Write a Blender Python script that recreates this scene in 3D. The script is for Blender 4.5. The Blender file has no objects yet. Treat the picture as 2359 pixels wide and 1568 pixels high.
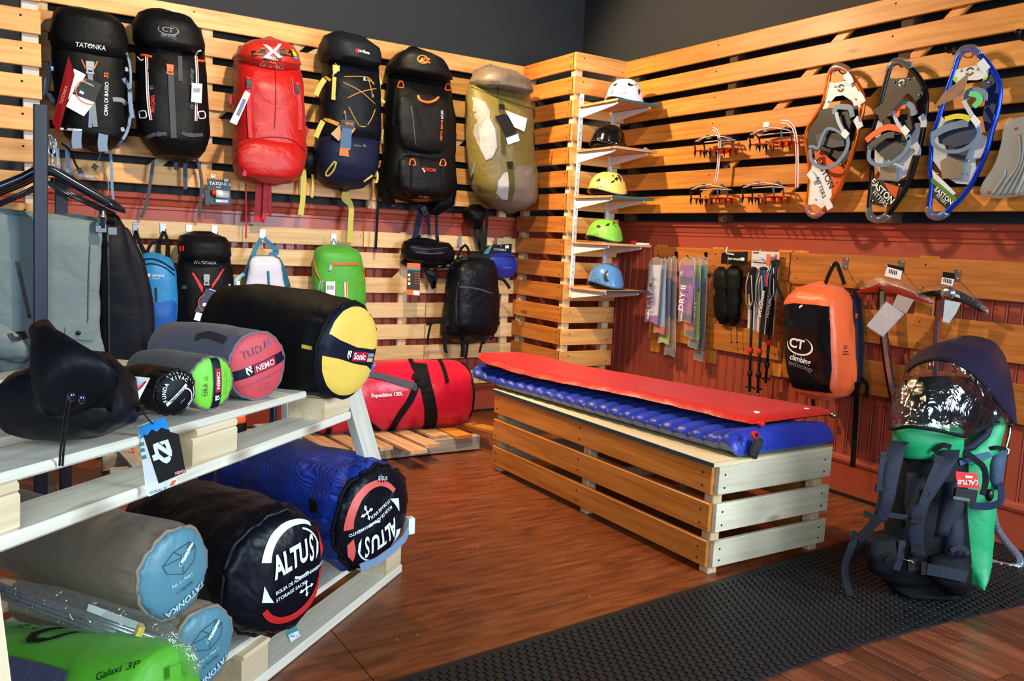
import bpy, bmesh, math, random
from mathutils import Vector as V, Matrix, noise
from mathutils.bvhtree import BVHTree
S = bpy.context.scene
COL = S.collection
R = math.radians
random.seed(4)

# ---------------------------------------------------------------- camera
FPX, CX, CY, EYE = 1923.0, 1179.5, 784.0, 1.15
YAW, PIT, ROL = .564585, -.117317, .04692
fw = V((math.sin(YAW)*math.cos(PIT), math.cos(YAW)*math.cos(PIT), math.sin(PIT)))
r0 = V((math.cos(YAW), -math.sin(YAW), 0)); u0 = r0.cross(fw)
rt = r0*math.cos(ROL)+u0*math.sin(ROL); up = u0*math.cos(ROL)-r0*math.sin(ROL)
cam = bpy.data.cameras.new('camera'); cam_o = bpy.data.objects.new('camera', cam); COL.objects.link(cam_o)
cam.sensor_width = 36; cam.lens = FPX/2359*36; cam.clip_start = .05
m = Matrix((rt, up, -fw)).transposed().to_4x4(); m.translation = (0, 0, EYE); cam_o.matrix_world = m
S.camera = cam_o

# ---------------------------------------------------------------- light
S.view_settings.view_transform = 'Standard'; S.view_settings.look = 'None'
S.view_settings.exposure = 0.36; S.view_settings.gamma = 1; S.view_settings.use_curve_mapping = False
w = bpy.data.worlds.new('room_ambient'); S.world = w; w.use_nodes = True
w.node_tree.nodes['Background'].inputs[0].default_value = (.62, .78, 1, 1)
w.node_tree.nodes['Background'].inputs[1].default_value = .12
def lamp(name, kind, loc, target, energy, color, **k):
    l = bpy.data.lights.new(name, kind); l.energy = energy; l.color = color
    for a, b in k.items(): setattr(l, a, b)
    o = bpy.data.objects.new(name, l); COL.objects.link(o); o.location = loc
    o.rotation_euler = (V(target)-V(loc)).to_track_quat('-Z', 'Y').to_euler()
    return o
lamp('window_daylight', 'AREA', (3.2, -1.1, 1.75), (1.1, 2.8, .75), 190, (.68, .86, 1), shape='RECTANGLE', size=1.5, size_y=1.7)
lamp('shop_window_daylight', 'AREA', (-.8, -1.7, 1.9), (1.6, 3, .7), 95, (.72, .88, 1), shape='RECTANGLE', size=2.0, size_y=1.6)
WARM = (1, .70, .38)
lamp('ceiling_spot_right', 'SPOT', (1.55, 4.1, 2.75), (3.5, 2.9, 1.35), 250, (1, .74, .42), spot_size=R(115), spot_blend=.5, shadow_soft_size=.05)
lamp('ceiling_spot_left', 'SPOT', (1.3, 2.35, 3.0), (1.3, 4.7, 1.5), 230, (1, .80, .54), spot_size=R(110), spot_blend=.6, shadow_soft_size=.06)
lamp('ceiling_spot_floor', 'SPOT', (.9, 3.0, 3.0), (1.9, 2.7, 0), 75, WARM, spot_size=R(95), spot_blend=.6, shadow_soft_size=.06)

# ---------------------------------------------------------------- pixel geometry used to measure the photograph
def ray(x, y): return rt*((x-CX)/FPX)+up*(-(y-CY)/FPX)+fw
def at(x, y, ax, val):
    d = ray(x, y); o = V((0, 0, EYE)); return o+d*((val-o[ax])/d[ax])
def dep(x, y, D): return V((0, 0, EYE))+ray(x, y)*D
def atY(x, y, val): return at(x, y, 1, val)
def atX(x, y, val): return at(x, y, 0, val)
def atZ(x, y, val): return at(x, y, 2, val)

# ---------------------------------------------------------------- materials
MATS = {}
def nmat(name):
    m = bpy.data.materials.new(name); m.use_nodes = True
    return m, m.node_tree.nodes, m.node_tree.links, m.node_tree.nodes['Principled BSDF']
def sl(c):  # sRGB 0-255 to linear
    return tuple((x/255/12.92 if x/255 <= .04045 else ((x/255+.055)/1.055)**2.4) for x in c)+(1,)
def plain(name, rgb, rough=.5, metal=0, coat=0, bump=0, bscale=60, alpha=1, trans=0, spec=.5, ior=1.45):
    if name in MATS: return MATS[name]
    m, n, l, p = nmat(name); p.inputs['Base Color'].default_value = sl(rgb)
    p.inputs['Roughness'].default_value = rough; p.inputs['Metallic'].default_value = metal
    p.inputs['Coat Weight'].default_value = coat; p.inputs['Alpha'].default_value = alpha
    p.inputs['Transmission Weight'].default_value = trans; p.inputs['Specular IOR Level'].default_value = spec
    p.inputs['IOR'].default_value = ior
    if bump:
        t = n.new('ShaderNodeTexNoise'); t.inputs['Scale'].default_value = bscale; t.inputs['Detail'].default_value = 4
        c = n.new('ShaderNodeTexCoord'); l.new(c.outputs['Object'], t.inputs['Vector'])
        b = n.new('ShaderNodeBump'); b.inputs['Strength'].default_value = bump; b.inputs['Distance'].default_value = .01
        l.new(t.outputs['Fac'], b.inputs['Height']); l.new(b.outputs['Normal'], p.inputs['Normal'])
    MATS[name] = m; return m
def fabric(name, rgb, rough=.55, wrinkle=.35, scale=9, weave=.15, wscale=420, sheen=.15, var=.12):
    if name in MATS: return MATS[name]
    m, n, l, p = nmat(name)
    c = n.new('ShaderNodeTexCoord')
    t = n.new('ShaderNodeTexNoise'); t.inputs['Scale'].default_value = scale; t.inputs['Detail'].default_value = 3
    t.inputs['Distortion'].default_value = .5; l.new(c.outputs['Object'], t.inputs['Vector'])
    k = n.new('ShaderNodeTexNoise'); k.inputs['Scale'].default_value = wscale; l.new(c.outputs['Object'], k.inputs['Vector'])
    b1 = n.new('ShaderNodeBump'); b1.inputs['Strength'].default_value = wrinkle*.85; b1.inputs['Distance'].default_value = .03
    b2 = n.new('ShaderNodeBump'); b2.inputs['Strength'].default_value = weave; b2.inputs['Distance'].default_value = .002
    l.new(t.outputs['Fac'], b1.inputs['Height']); l.new(k.outputs['Fac'], b2.inputs['Height'])
    l.new(b1.outputs['Normal'], b2.inputs['Normal']); l.new(b2.outputs['Normal'], p.inputs['Normal'])
    x = n.new('ShaderNodeMix'); x.data_type = 'RGBA'
    a = sl(rgb); x.inputs[6].default_value = tuple(v*(1-var) for v in a[:3])+(1,); x.inputs[7].default_value = tuple(min(1, v*(1+var)) for v in a[:3])+(1,)
    l.new(k.outputs['Fac'], x.inputs[0]); l.new(x.outputs[2], p.inputs['Base Color'])
    p.inputs['Roughness'].default_value = rough; p.inputs['Sheen Weight'].default_value = sheen*.4 if sum(rgb) > 200 else 0; p.inputs['Specular IOR Level'].default_value = .45 if sum(rgb) > 200 else .18
    MATS[name] = m; return m
def mesh_fabric(name, lo, hi, rough=.5, scale=30, bump=.5):
    """open-weave netting: two crossed sets of threads over a darker ground"""
    if name in MATS: return MATS[name]
    m, n, l, p = nmat(name); c = n.new('ShaderNodeTexCoord'); fac = None
    for rz in (38, -52):
        q = n.new('ShaderNodeMapping'); q.inputs['Rotation'].default_value = (R(30), R(rz), R(rz)); l.new(c.outputs['Object'], q.inputs[0])
        t = n.new('ShaderNodeTexWave'); t.inputs['Scale'].default_value = scale; t.inputs['Distortion'].default_value = .6; l.new(q.outputs[0], t.inputs[0])
        if fac is None: fac = t.outputs['Fac']
        else:
            k = n.new('ShaderNodeMath'); k.operation = 'MULTIPLY'; l.new(fac, k.inputs[0]); l.new(t.outputs['Fac'], k.inputs[1]); fac = k.outputs[0]
    x = n.new('ShaderNodeMix'); x.data_type = 'RGBA'; x.inputs[6].default_value = sl(lo); x.inputs[7].default_value = sl(hi); l.new(fac, x.inputs[0]); l.new(x.outputs[2], p.inputs['Base Color'])
    w_ = n.new('ShaderNodeTexNoise'); w_.inputs['Scale'].default_value = 6; w_.inputs['Detail'].default_value = 3; l.new(c.outputs['Object'], w_.inputs[0])
    b = n.new('ShaderNodeBump'); b.inputs['Strength'].default_value = bump; b.inputs['Distance'].default_value = .05; l.new(w_.outputs['Fac'], b.inputs['Height']); l.new(b.outputs[0], p.inputs['Normal'])
    p.inputs['Roughness'].default_value = rough; p.inputs['Specular IOR Level'].default_value = .3; MATS[name] = m; return m
def film(name, tint=(235, 240, 245), gloss=.16, rough=.05, bump=0, bscale=30, density=.1):
    """thin clear plastic: mostly see-through, a little milky, with a glossy coat"""
    if name in MATS: return MATS[name]
    m, n, l, p = nmat(name); out = n['Material Output']; n.remove(p)
    tr = n.new('ShaderNodeBsdfTransparent'); gl = n.new('ShaderNodeBsdfGlossy'); df = n.new('ShaderNodeBsdfDiffuse'); a = n.new('ShaderNodeMixShader'); b = n.new('ShaderNodeMixShader')
    df.inputs[0].default_value = sl(tint); gl.inputs['Roughness'].default_value = rough; a.inputs[0].default_value = density; b.inputs[0].default_value = gloss
    l.new(tr.outputs[0], a.inputs[1]); l.new(df.outputs[0], a.inputs[2]); l.new(a.outputs[0], b.inputs[1]); l.new(gl.outputs[0], b.inputs[2]); l.new(b.outputs[0], out.inputs[0])
    if bump:
        t = n.new('ShaderNodeTexNoise'); t.inputs['Scale'].default_value = bscale; t.inputs['Detail'].default_value = 3; t.inputs['Distortion'].default_value = .8; c = n.new('ShaderNodeTexCoord'); l.new(c.outputs['Object'], t.inputs['Vector'])
        q = n.new('ShaderNodeBump'); q.inputs['Strength'].default_value = bump; q.inputs['Distance'].default_value = .02; l.new(t.outputs['Fac'], q.inputs['Height']); l.new(q.outputs[0], gl.inputs['Normal'])
    MATS[name] = m; return m
def wood(name, lo, hi, knot=(70, 35, 12), rough=.5, coat=0, rv=.16, grain=1.0, knots=True):
    """long axis of a piece is its local X"""
    if name in MATS: return MATS[name]
    m, n, l, p = nmat(name)
    c = n.new('ShaderNodeTexCoord'); oi = n.new('ShaderNodeObjectInfo')
    ofs = n.new('ShaderNodeVectorMath'); ofs.operation = 'SCALE'; ofs.inputs[0].default_value = (37, 91, 53)
    l.new(oi.outputs['Random'], ofs.inputs['Scale'])
    mp = n.new('ShaderNodeMapping'); mp.inputs['Scale'].default_value = (1.6, 26, 26)
    l.new(c.outputs['Object'], mp.inputs['Vector']); l.new(ofs.outputs[0], mp.inputs['Location'])
    t = n.new('ShaderNodeTexNoise'); t.inputs['Scale'].default_value = 1.6; t.inputs['Detail'].default_value = 6; t.inputs['Distortion'].default_value = .6
    l.new(mp.outputs[0], t.inputs['Vector'])
    r = n.new('ShaderNodeValToRGB'); r.color_ramp.elements[0].position = .5-.22/grain; r.color_ramp.elements[1].position = .5+.22/grain
    r.color_ramp.elements[0].color = sl(lo); r.color_ramp.elements[1].color = sl(hi); l.new(t.outputs['Fac'], r.inputs[0])
    hv = n.new('ShaderNodeHueSaturation'); ma = n.new('ShaderNodeMapRange')
    ma.inputs['To Min'].default_value = 1-rv; ma.inputs['To Max'].default_value = 1+rv*.6
    l.new(oi.outputs['Random'], ma.inputs['Value']); l.new(ma.outputs[0], hv.inputs['Value'])
    l.new(r.outputs[0], hv.inputs['Color']); out = hv.outputs[0]
    if knots:
        mk_ = n.new('ShaderNodeMapping'); mk_.inputs['Scale'].default_value = (2.2, 7, 7); l.new(c.outputs['Object'], mk_.inputs['Vector']); l.new(ofs.outputs[0], mk_.inputs['Location'])
        vo = n.new('ShaderNodeTexVoronoi'); vo.inputs['Scale'].default_value = 1.0; l.new(mk_.outputs[0], vo.inputs['Vector'])
        kr = n.new('ShaderNodeMapRange'); kr.inputs['From Min'].default_value = .05; kr.inputs['From Max'].default_value = .13
        kr.inputs['To Min'].default_value = .75; kr.inputs['To Max'].default_value = 0; l.new(vo.outputs['Distance'], kr.inputs['Value'])
        x = n.new('ShaderNodeMix'); x.data_type = 'RGBA'; x.inputs[7].default_value = sl(knot)
        l.new(kr.outputs[0], x.inputs[0]); l.new(out, x.inputs[6]); out = x.outputs[2]
    l.new(out, p.inputs['Base Color']); p.inputs['Roughness'].default_value = rough; p.inputs['Coat Weight'].default_value = coat
    p.inputs['Coat Roughness'].default_value = .25
    b = n.new('ShaderNodeBump'); b.inputs['Strength'].default_value = .12; b.inputs['Distance'].default_value = .004
    l.new(t.outputs['Fac'], b.inputs['Height']); l.new(b.outputs['Normal'], p.inputs['Normal'])
    MATS[name] = m; return m

# ---------------------------------------------------------------- things and parts
ROOT = {}
def tag(o, label=None, cat=None, group=None, kind=None):
    if label: o['label'] = label
    if cat: o['category'] = cat
    if group: o['group'] = group
    if kind: o['kind'] = kind
    return o
def thing(name, label, cat, loc=(0, 0, 0), group=None, kind=None):
    o = bpy.data.objects.new(name, None); COL.objects.link(o); o.location = loc; o.empty_display_size = .05
    ROOT[o.name] = V(loc); return tag(o, label, cat, group, kind)
def rootloc(o): return ROOT[o.name]
def link(name, me, mat, parent=None, loc=None, rot=None, label=None):
    o = bpy.data.objects.new(name, me); COL.objects.link(o)
    if mat is not None and not me.materials:
        for q in (mat if isinstance(mat, (list, tuple)) else [mat]): me.materials.append(q)
    b = V((0, 0, 0))
    if parent is not None:
        o.parent = parent; b = rootloc(parent)
    ROOT[o.name] = V(b)
    if loc is not None: o.location = V(loc)-b
    if rot is not None: o.rotation_euler = rot
    if label: o['label'] = label
    return o
class G:
    """collects shapes in world coordinates, links them as ONE mesh object"""
    def __init__(s): s.v = []; s.f = []; s.sm = []; s.mi = []; s.cm = 0
    def add(s, vs, fs, smooth=False):
        b = len(s.v); s.v += [V(q) for q in vs]
        for f in fs: s.f.append([b+i for i in f]); s.sm.append(smooth); s.mi.append(s.cm)
        return s
    def box(s, c, size, rot=None, ch=0):
        x, y, z = (q/2 for q in size); c = V(c)
        M3 = rot if rot is not None else Matrix.Identity(3)
        if ch:
            pr = [(-y+ch, -z), (y-ch, -z), (y, -z+ch), (y, z-ch), (y-ch, z), (-y+ch, z), (-y, z-ch), (-y, -z+ch)]
            vs = [c+M3@V((sx*x, a, b)) for sx in (-1, 1) for a, b in pr]
            return s.add(vs, [list(range(7, -1, -1)), list(range(8, 16))]+[[i, (i+1) % 8, 8+(i+1) % 8, 8+i] for i in range(8)])
        vs = [c+M3@V((a*x, b*y, d*z)) for a in (-1, 1) for b in (-1, 1) for d in (-1, 1)]
        return s.add(vs, [(0, 1, 3, 2), (4, 6, 7, 5), (0, 4, 5, 1), (2, 3, 7, 6), (0, 2, 6, 4), (1, 5, 7, 3)])
    def tube(s, pts, r, n=8, closed=False, cap=True):
        pts = [V(p) for p in pts]; m = len(pts); rr = r if isinstance(r, (list, tuple)) else [r]*m
        vs = []; ref = None
        for i, p in enumerate(pts):
            a = pts[(i-1) % m] if (closed or i) else p; b = pts[(i+1) % m] if (closed or i < m-1) else p
            t = (b-a).normalized() if (b-a).length > 1e-9 else V((0, 0, 1))
            if ref is None: ref = t.orthogonal().normalized()
            ref = (ref-t*ref.dot(t))
            ref = ref.normalized() if ref.length > 1e-6 else t.orthogonal().normalized()
            q = t.cross(ref)
            for k in range(n):
                an = 2*math.pi*k/n; vs.append(p+(ref*math.cos(an)+q*math.sin(an))*rr[i])
        fs = []
        for i in range(m if closed else m-1):
            j = (i+1) % m
            for k in range(n): fs.append((i*n+k, i*n+(k+1) % n, j*n+(k+1) % n, j*n+k))
        if cap and not closed: fs += [tuple(range(n-1, -1, -1)), tuple((m-1)*n+k for k in range(n))]
        return s.add(vs, fs, True)
    def strap(s, pts, w, t=.003, nrm=(0, -1, 0), closed=False):
        """flat ribbon; nrm is the outward direction (one, or one per point)"""
        pts = [V(p) for p in pts]; m = len(pts); vs = []
        for i, p in enumerate(pts):
            a = pts[(i-1) % m] if (closed or i) else p; b = pts[(i+1) % m] if (closed or i < m-1) else p
            tg = (b-a).normalized(); nn = V(nrm[i]) if isinstance(nrm, list) else V(nrm)
            nn = (nn-tg*nn.dot(tg)); nn = nn.normalized() if nn.length > 1e-5 else tg.orthogonal().normalized()
            sd = tg.cross(nn); ww = w[i] if isinstance(w, (list, tuple)) else w
            vs += [p-sd*ww/2, p+sd*ww/2, p+sd*ww/2+nn*t, p-sd*ww/2+nn*t]
        fs = []
        for i in range(m if closed else m-1):
            j = (i+1) % m
            for k in range(4): fs.append((i*4+k, i*4+(k+1) % 4, j*4+(k+1) % 4, j*4+k))
        if not closed: fs += [(3, 2, 1, 0), tuple((m-1)*4+k for k in range(4))]
        return s.add(vs, fs)
    def prism(s, poly, o, u, v, n, t, smooth=False):
        """2-D outline in the frame o,u,v extruded by t along n"""
        o, u, v, n = V(o), V(u), V(v), V(n); k = len(poly)
        vs = [o+u*a+v*b for a, b in poly]+[o+u*a+v*b+n*t for a, b in poly]
        return s.add(vs, [tuple(range(k-1, -1, -1)), tuple(range(k, 2*k))]+[(i, (i+1) % k, k+(i+1) % k, k+i) for i in range(k)], smooth)
    def loft(s, secs, n=28, cap=True):
        """secs: (centre, half-axis u, half-axis v, exponent)"""
        vs = []
        for c, u, v, e in secs:
            c, u, v = V(c), V(u), V(v)
            for k in range(n):
                a = 2*math.pi*k/n; ca, sa = math.cos(a), math.sin(a)
                vs.append(c+u*math.copysign(abs(ca)**(2/e), ca)+v*math.copysign(abs(sa)**(2/e), sa))
        m = len(secs); fs = [(i*n+k, i*n+(k+1) % n, (i+1)*n+(k+1) % n, (i+1)*n+k) for i in range(m-1) for k in range(n)]
        if cap: fs += [tuple(range(n-1, -1, -1)), tuple((m-1)*n+k for k in range(n))]
        return s.add(vs, fs, True)
    def ball(s, c, r, nu=16, nv=10, M3=None):
        c = V(c); r = V(r) if not isinstance(r, (int, float)) else V((r, r, r)); vs = []
        M3 = M3 or Matrix.Identity(3)
        for i in range(nv+1):
            th = math.pi*i/nv
            for k in range(nu):
                a = 2*math.pi*k/nu; q = V((math.sin(th)*math.cos(a)*r.x, math.sin(th)*math.sin(a)*r.y, math.cos(th)*r.z)); vs.append(c+M3@q)
        return s.add(vs, [(i*nu+k, (i+1)*nu+k, (i+1)*nu+(k+1) % nu, i*nu+(k+1) % nu) for i in range(nv) for k in range(nu)], True)
    def wobble(s, amp, scale, seed=0, along=None):
        for q in s.v:
            d = noise.noise_vector(q*scale+V((seed*3.1, seed*1.7, seed)))
            q += d*amp
        return s
    def mesh(s, name='m', base=V((0, 0, 0))):
        me = bpy.data.meshes.new(name); me.from_pydata([tuple(q-base) for q in s.v], [], s.f)
        me.polygons.foreach_set('use_smooth', s.sm); me.polygons.foreach_set('material_index', s.mi)
        bm = bmesh.new(); bm.from_mesh(me); bmesh.ops.remove_doubles(bm, verts=bm.verts, dist=1e-6); bmesh.ops.recalc_face_normals(bm, faces=bm.faces)
        bm.to_mesh(me); bm.free(); me.update(); return me
    def obj(s, name, mat, parent=None, label=None, sub=0):
        b = rootloc(parent) if parent is not None else V((0, 0, 0))
        o = link(name, s.mesh(name, b), mat, parent, label=label)
        if sub:
            q = o.modifiers.new('sub', 'SUBSURF'); q.levels = sub; q.render_levels = sub
        return o
    def bvh(s): return BVHTree.FromPolygons(s.v, s.f)
PLK = {}
def plank(name, c, L, W, T, mat, parent=None, rz=0, ry=0, rx=0, ch=.003, label=None):
    """a board, long axis local X, its mesh shared by boards of one size"""
    k = (round(L, 3), round(W, 3), round(T, 4), ch, mat.name)
    if k not in PLK:
        me = G().box((0, 0, 0), (L, T, W), ch=ch).mesh('plank'); me.materials.append(mat); PLK[k] = me
    return link(name, PLK[k], None, parent, loc=c, rot=(rx, ry, rz), label=label)
def hit(bv, p, d, off=.0015):
    p = V(p); d = V(d).normalized(); h = bv.ray_cast(p-d*1.5, d)
    if h[0] is None: return None
    return h[0]-d*off
def drape(name, polys, fr, bv, mat, parent, off=.0015, res=.012, thick=0, label=None, flat_bm=None):
    """flat outlines (or a flat mesh) in a frame (o,u,v), pressed along -n onto the surface bv: print, patches, panels"""
    o, u, v = (V(q) for q in fr[:3]); n = u.cross(v).normalized()
    bm = flat_bm or bmesh.new()
    for p in polys:
        try: bm.faces.new([bm.verts.new((a, b, 0)) for a, b in p])
        except ValueError: pass
    bmesh.ops.triangulate(bm, faces=bm.faces)
    for _ in range(5):
        e = [e for e in bm.edges if e.calc_length() > res]
        if not e or len(bm.faces) > 6000: break
        bmesh.ops.subdivide_edges(bm, edges=e, cuts=1, use_grid_fill=False); bmesh.ops.triangulate(bm, faces=[f for f in bm.faces if len(f.verts) > 3])
    base = rootloc(parent) if parent is not None else V((0, 0, 0)); bad = []
    for q in bm.verts:
        w_ = o+u*q.co.x+v*q.co.y
        if bv is not None:
            h = hit(bv, w_, -n, off)
            if h is None or (h-w_).length > .6:
                nr = bv.find_nearest(w_-n*.1)
                if nr[0] is None: bad.append(q); continue
                h = nr[0]+n*off
            w_ = h
        else: w_ = w_+n*off
        q.co = w_-base
    bmesh.ops.delete(bm, geom=bad, context='VERTS')
    if thick:
        pass
    me = bpy.data.meshes.new(name); bm.to_mesh(me); bm.free(); me.update()
    for f in me.polygons: f.use_smooth = bv is not None
    return link(name, me, mat, parent, label=label)
def text_bm(s, size, bold=0, shear=0, spacing=1, align='CENTER', extrude=0):
    c = bpy.data.curves.new('t', 'FONT'); c.body = s; c.size = size; c.offset = bold*size; c.shear = shear
    c.space_character = spacing; c.align_x = align; c.align_y = 'CENTER'; c.resolution_u = 3; c.fill_mode = 'BOTH'
    o = bpy.data.objects.new('t', c); COL.objects.link(o)
    me = bpy.data.meshes.new_from_object(o.evaluated_get(bpy.context.evaluated_depsgraph_get()))
    bm = bmesh.new(); bm.from_mesh(me); bpy.data.objects.remove(o); bpy.data.meshes.remove(me); bpy.data.curves.remove(c)
    return bm
def text(s, size, fr, bv, mat, parent, name='lettering', off=.002, rot=0, res=.01, sx=1, **k):
    bm = text_bm(s, size, **k)
    if sx != 1:
        for q in bm.verts: q.co.x *= sx
    o, u, v = (V(q) for q in fr[:3])
    if rot:
        a = R(rot); u, v = u*math.cos(a)+v*math.sin(a), v*math.cos(a)-u*math.sin(a)
    return drape(name, [], (o, u, v), bv, mat, parent, off, res, flat_bm=bm)
def arc(cx, cy, r1, r2, a1, a2, n=20, sx=1, sy=1, taper=None):
    """list of quads forming an arc band"""
    out = []
    for i in range(n):
        q = []
        for t in (i, i+1):
            a = R(a1+(a2-a1)*t/n); f = taper(t/n) if taper else 1; mid = (r1+r2)/2; h = (r2-r1)/2*f
            q.append((a, mid-h, mid+h))
        (a, i1, o1), (b, i2, o2) = q
        out.append([(cx+sx*i1*math.cos(a), cy+sy*i1*math.sin(a)), (cx+sx*o1*math.cos(a), cy+sy*o1*math.sin(a)), (cx+sx*o2*math.cos(b), cy+sy*o2*math.sin(b)), (cx+sx*i2*math.cos(b), cy+sy*i2*math.sin(b))])
    return out
def frame_px(px, py, ax, val, u, v): return (at(px, py, ax, val), V(u), V(v))
def rect(w, h, cx=0, cy=0): return [(cx-w/2, cy-h/2), (cx+w/2, cy-h/2), (cx+w/2, cy+h/2), (cx-w/2, cy+h/2)]
def copy_tree(o, delta, parent=None):
    c = o.copy(); COL.objects.link(c)
    if parent is None: c.location = o.location+V(delta); ROOT[c.name] = ROOT[o.name]+V(delta)
    else: c.parent = parent; ROOT[c.name] = ROOT[parent.name]
    for ch in list(o.children): copy_tree(ch, delta, c)
    return c
# ================================================================ SETTING
YL, YC, XC, XR = 4.75, 4.19, 3.02, 3.387       # slat face left, column face, column side, slat face right
WL, WR = 4.83, 3.525                           # wall planes
TOP, PITCH = 2.29, .1385
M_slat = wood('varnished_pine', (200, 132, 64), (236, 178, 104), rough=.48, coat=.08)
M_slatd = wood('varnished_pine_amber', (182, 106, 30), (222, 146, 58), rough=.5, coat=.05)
M_slatk = wood('shade_darkened_amber_pine', (154, 86, 28), (200, 122, 50), rough=.5, coat=.05)  # darker copy of the amber pine, shade put into the colour
M_slatp = wood('pale_pine', (212, 166, 108), (240, 202, 148), knot=(110, 60, 30), rough=.5)
M_post = wood('raw_pine_post', (196, 160, 118), (224, 194, 154), rough=.6)
M_black = plain('black_plaster', (38, 40, 45), .75, bump=.15, bscale=5)
M_red = plain('red_wainscot_paint', (162, 72, 52), .45, coat=.1, bump=.03, bscale=30)
M_redtrim = plain('red_trim_paint', (162, 70, 50), .42, coat=.1)
M_screw = plain('dark_screw_steel', (34, 26, 20), .5, .6)
M_ply = None
def floor_mat():
    m, n, l, p = nmat('varnished_plywood_floor')
    c = n.new('ShaderNodeTexCoord')
    mp = n.new('ShaderNodeMapping'); mp.inputs['Scale'].default_value = (3.6, 24, 1); mp.inputs['Rotation'].default_value = (0, 0, R(-38)); l.new(c.outputs['Object'], mp.inputs[0])
    t = n.new('ShaderNodeTexNoise'); t.inputs['Scale'].default_value = 1.3; t.inputs['Detail'].default_value = 9; t.inputs['Roughness'].default_value = .68; t.inputs['Distortion'].default_value = .3; l.new(mp.outputs[0], t.inputs[0])
    r = n.new('ShaderNodeValToRGB'); e = r.color_ramp.elements
    e[0].position = .3; e[0].color = sl((66, 34, 18)); e[1].position = .74; e[1].color = sl((144, 80, 42))
    q = e.new(.48); q.color = sl((112, 54, 25)); l.new(t.outputs['Fac'], r.inputs[0])
    v = n.new('ShaderNodeTexNoise'); v.inputs['Scale'].default_value = 90; v.inputs['Detail'].default_value = 3; l.new(c.outputs['Object'], v.inputs[0])
    ms = n.new('ShaderNodeMapRange'); ms.inputs['From Min'].default_value = .72; ms.inputs['From Max'].default_value = .78; ms.inputs['To Max'].default_value = .6; l.new(v.outputs['Fac'], ms.inputs[0])
    x = n.new('ShaderNodeMix'); x.data_type = 'RGBA'; x.inputs[7].default_value = sl((196, 150, 112)); l.new(ms.outputs[0], x.inputs[0]); l.new(r.outputs[0], x.inputs[6])
    l.new(x.outputs[2], p.inputs['Base Color']); p.inputs['Roughness'].default_value = .34
    rr = n.new('ShaderNodeMapRange'); rr.inputs['To Min'].default_value = .2; rr.inputs['To Max'].default_value = .5; l.new(t.outputs['Fac'], rr.inputs[0]); l.new(rr.outputs[0], p.inputs['Roughness'])
    b = n.new('ShaderNodeBump'); b.inputs['Strength'].default_value = .08; l.new(t.outputs['Fac'], b.inputs['Height']); l.new(b.outputs[0], p.inputs['Normal'])
    return m
M_ply = floor_mat()
fl = tag(G().box((1.2, 1.6, -.06), (7.0, 8.0, .08)).obj('floor', plain('subfloor_dark', (40, 26, 18), .8)), kind='structure')
ROOT[fl.name] = V((0, 0, 0))
# plywood sheets laid over the floor; their joints show as thin dark gaps
def sheet(x0, x1, y0, y1):
    G().box(((x0+x1)/2, (y0+y1)/2, -.010), (x1-x0-.003, y1-y0-.003, .02)).obj('plywood_sheet', M_ply, fl)
sheet(-1.6, .83, 1.3, 2.05); sheet(.83, 3.52, 1.75, 2.05); sheet(-1.6, .83, 2.05, 4.83); sheet(.83, 3.52, 2.05, 4.83)
# narrow floorboards in the near right corner
M_board = wood('old_floorboard', (72, 36, 24), (132, 70, 44), rough=.4, coat=.1, rv=.45)
bd = V((0, 1, 0)); bn = V((1, 0, 0)); bc = atZ(2200, 1540, 0)
for i in range(-16, 16):
    for j in range(-4, 5):
        p = bc+bn*(i*.088)+bd*(j*.55+(i*.37 % 1)*.5)
        if p.y > 1.9 or p.y < -.5: continue
        plank('floorboard', (p.x, p.y, -.0085), .546, .084, .016, M_board, fl, rx=R(90), rz=math.atan2(bd.y, bd.x), ch=.0012)
scr = G()
for px, py in ((1358, 1374), (915, 1473), (960, 1461), (1100, 1260)):
    p = atZ(px, py, 0.0); scr.tube([p, p+V((0, 0, .0012))], .005, 10)
tag(scr.obj('floor_screw', plain('worn_screw_head', (190, 170, 120), .3, .9), fl), kind='stuff')

wl = tag(G().box((1.2, WL+.05, 1.65), (7.0, .10, 3.5)).obj('wall_left', M_black), kind='structure')
wr = tag(G().box((WR+.05, 2.0, 1.65), (.10, 5.8, 3.5)).obj('wall_right', M_black), kind='structure')
ce = tag(G().box((1.2, 1.9, 3.44), (7.0, 6.0, .08)).obj('ceiling', plain('dark_ceiling', (70, 66, 62), .8)), kind='structure')
# beaded wainscot boards, one per board
DADO = 1.315
def bead_mesh(Wd, Hh):
    g = G(); h = Hh/2; w2 = Wd/2
    pr = [(-w2, 0), (-w2, -.006), (-w2+.004, -.012), (w2-.014, -.012), (w2-.010, -.007), (w2-.006, -.013), (w2-.001, -.011), (w2-.0005, -.004), (w2, 0)]
    vs = [(x, y, z) for z in (-h, h) for x, y in pr]; n = len(pr)
    g.add(vs, [tuple(range(n-1, -1, -1)), tuple(range(n, 2*n))]+[(i, (i+1) % n, n+(i+1) % n, n+i) for i in range(n)])
    return g.mesh('bead_board')
bmz = bead_mesh(.062, .98); bmz.materials.append(M_red)
for i in range(79): link('wainscot_board', bmz, None, wl, loc=(-1.35+.062*i, WL, .67))
for i in range(58): link('wainscot_board', bmz, None, wr, loc=(WR, 4.80-.062*i, .67), rot=(0, 0, R(-90)))
def trim(name, a, b, prof, mat, nrm):
    """moulding: profile (out, z) swept from a to b"""
    a, b, nrm = V(a), V(b), V(nrm); g = G(); n = len(prof)
    vs = [q+nrm*o+V((0, 0, z)) for q in (a, b) for o, z in prof]
    g.add(vs, [tuple(range(n)), tuple(range(2*n-1, n-1, -1))]+[(i, i+n, (i+1) % n+n, (i+1) % n) for i in range(n)])
    return tag(g.obj(name, mat), kind='structure')
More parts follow.
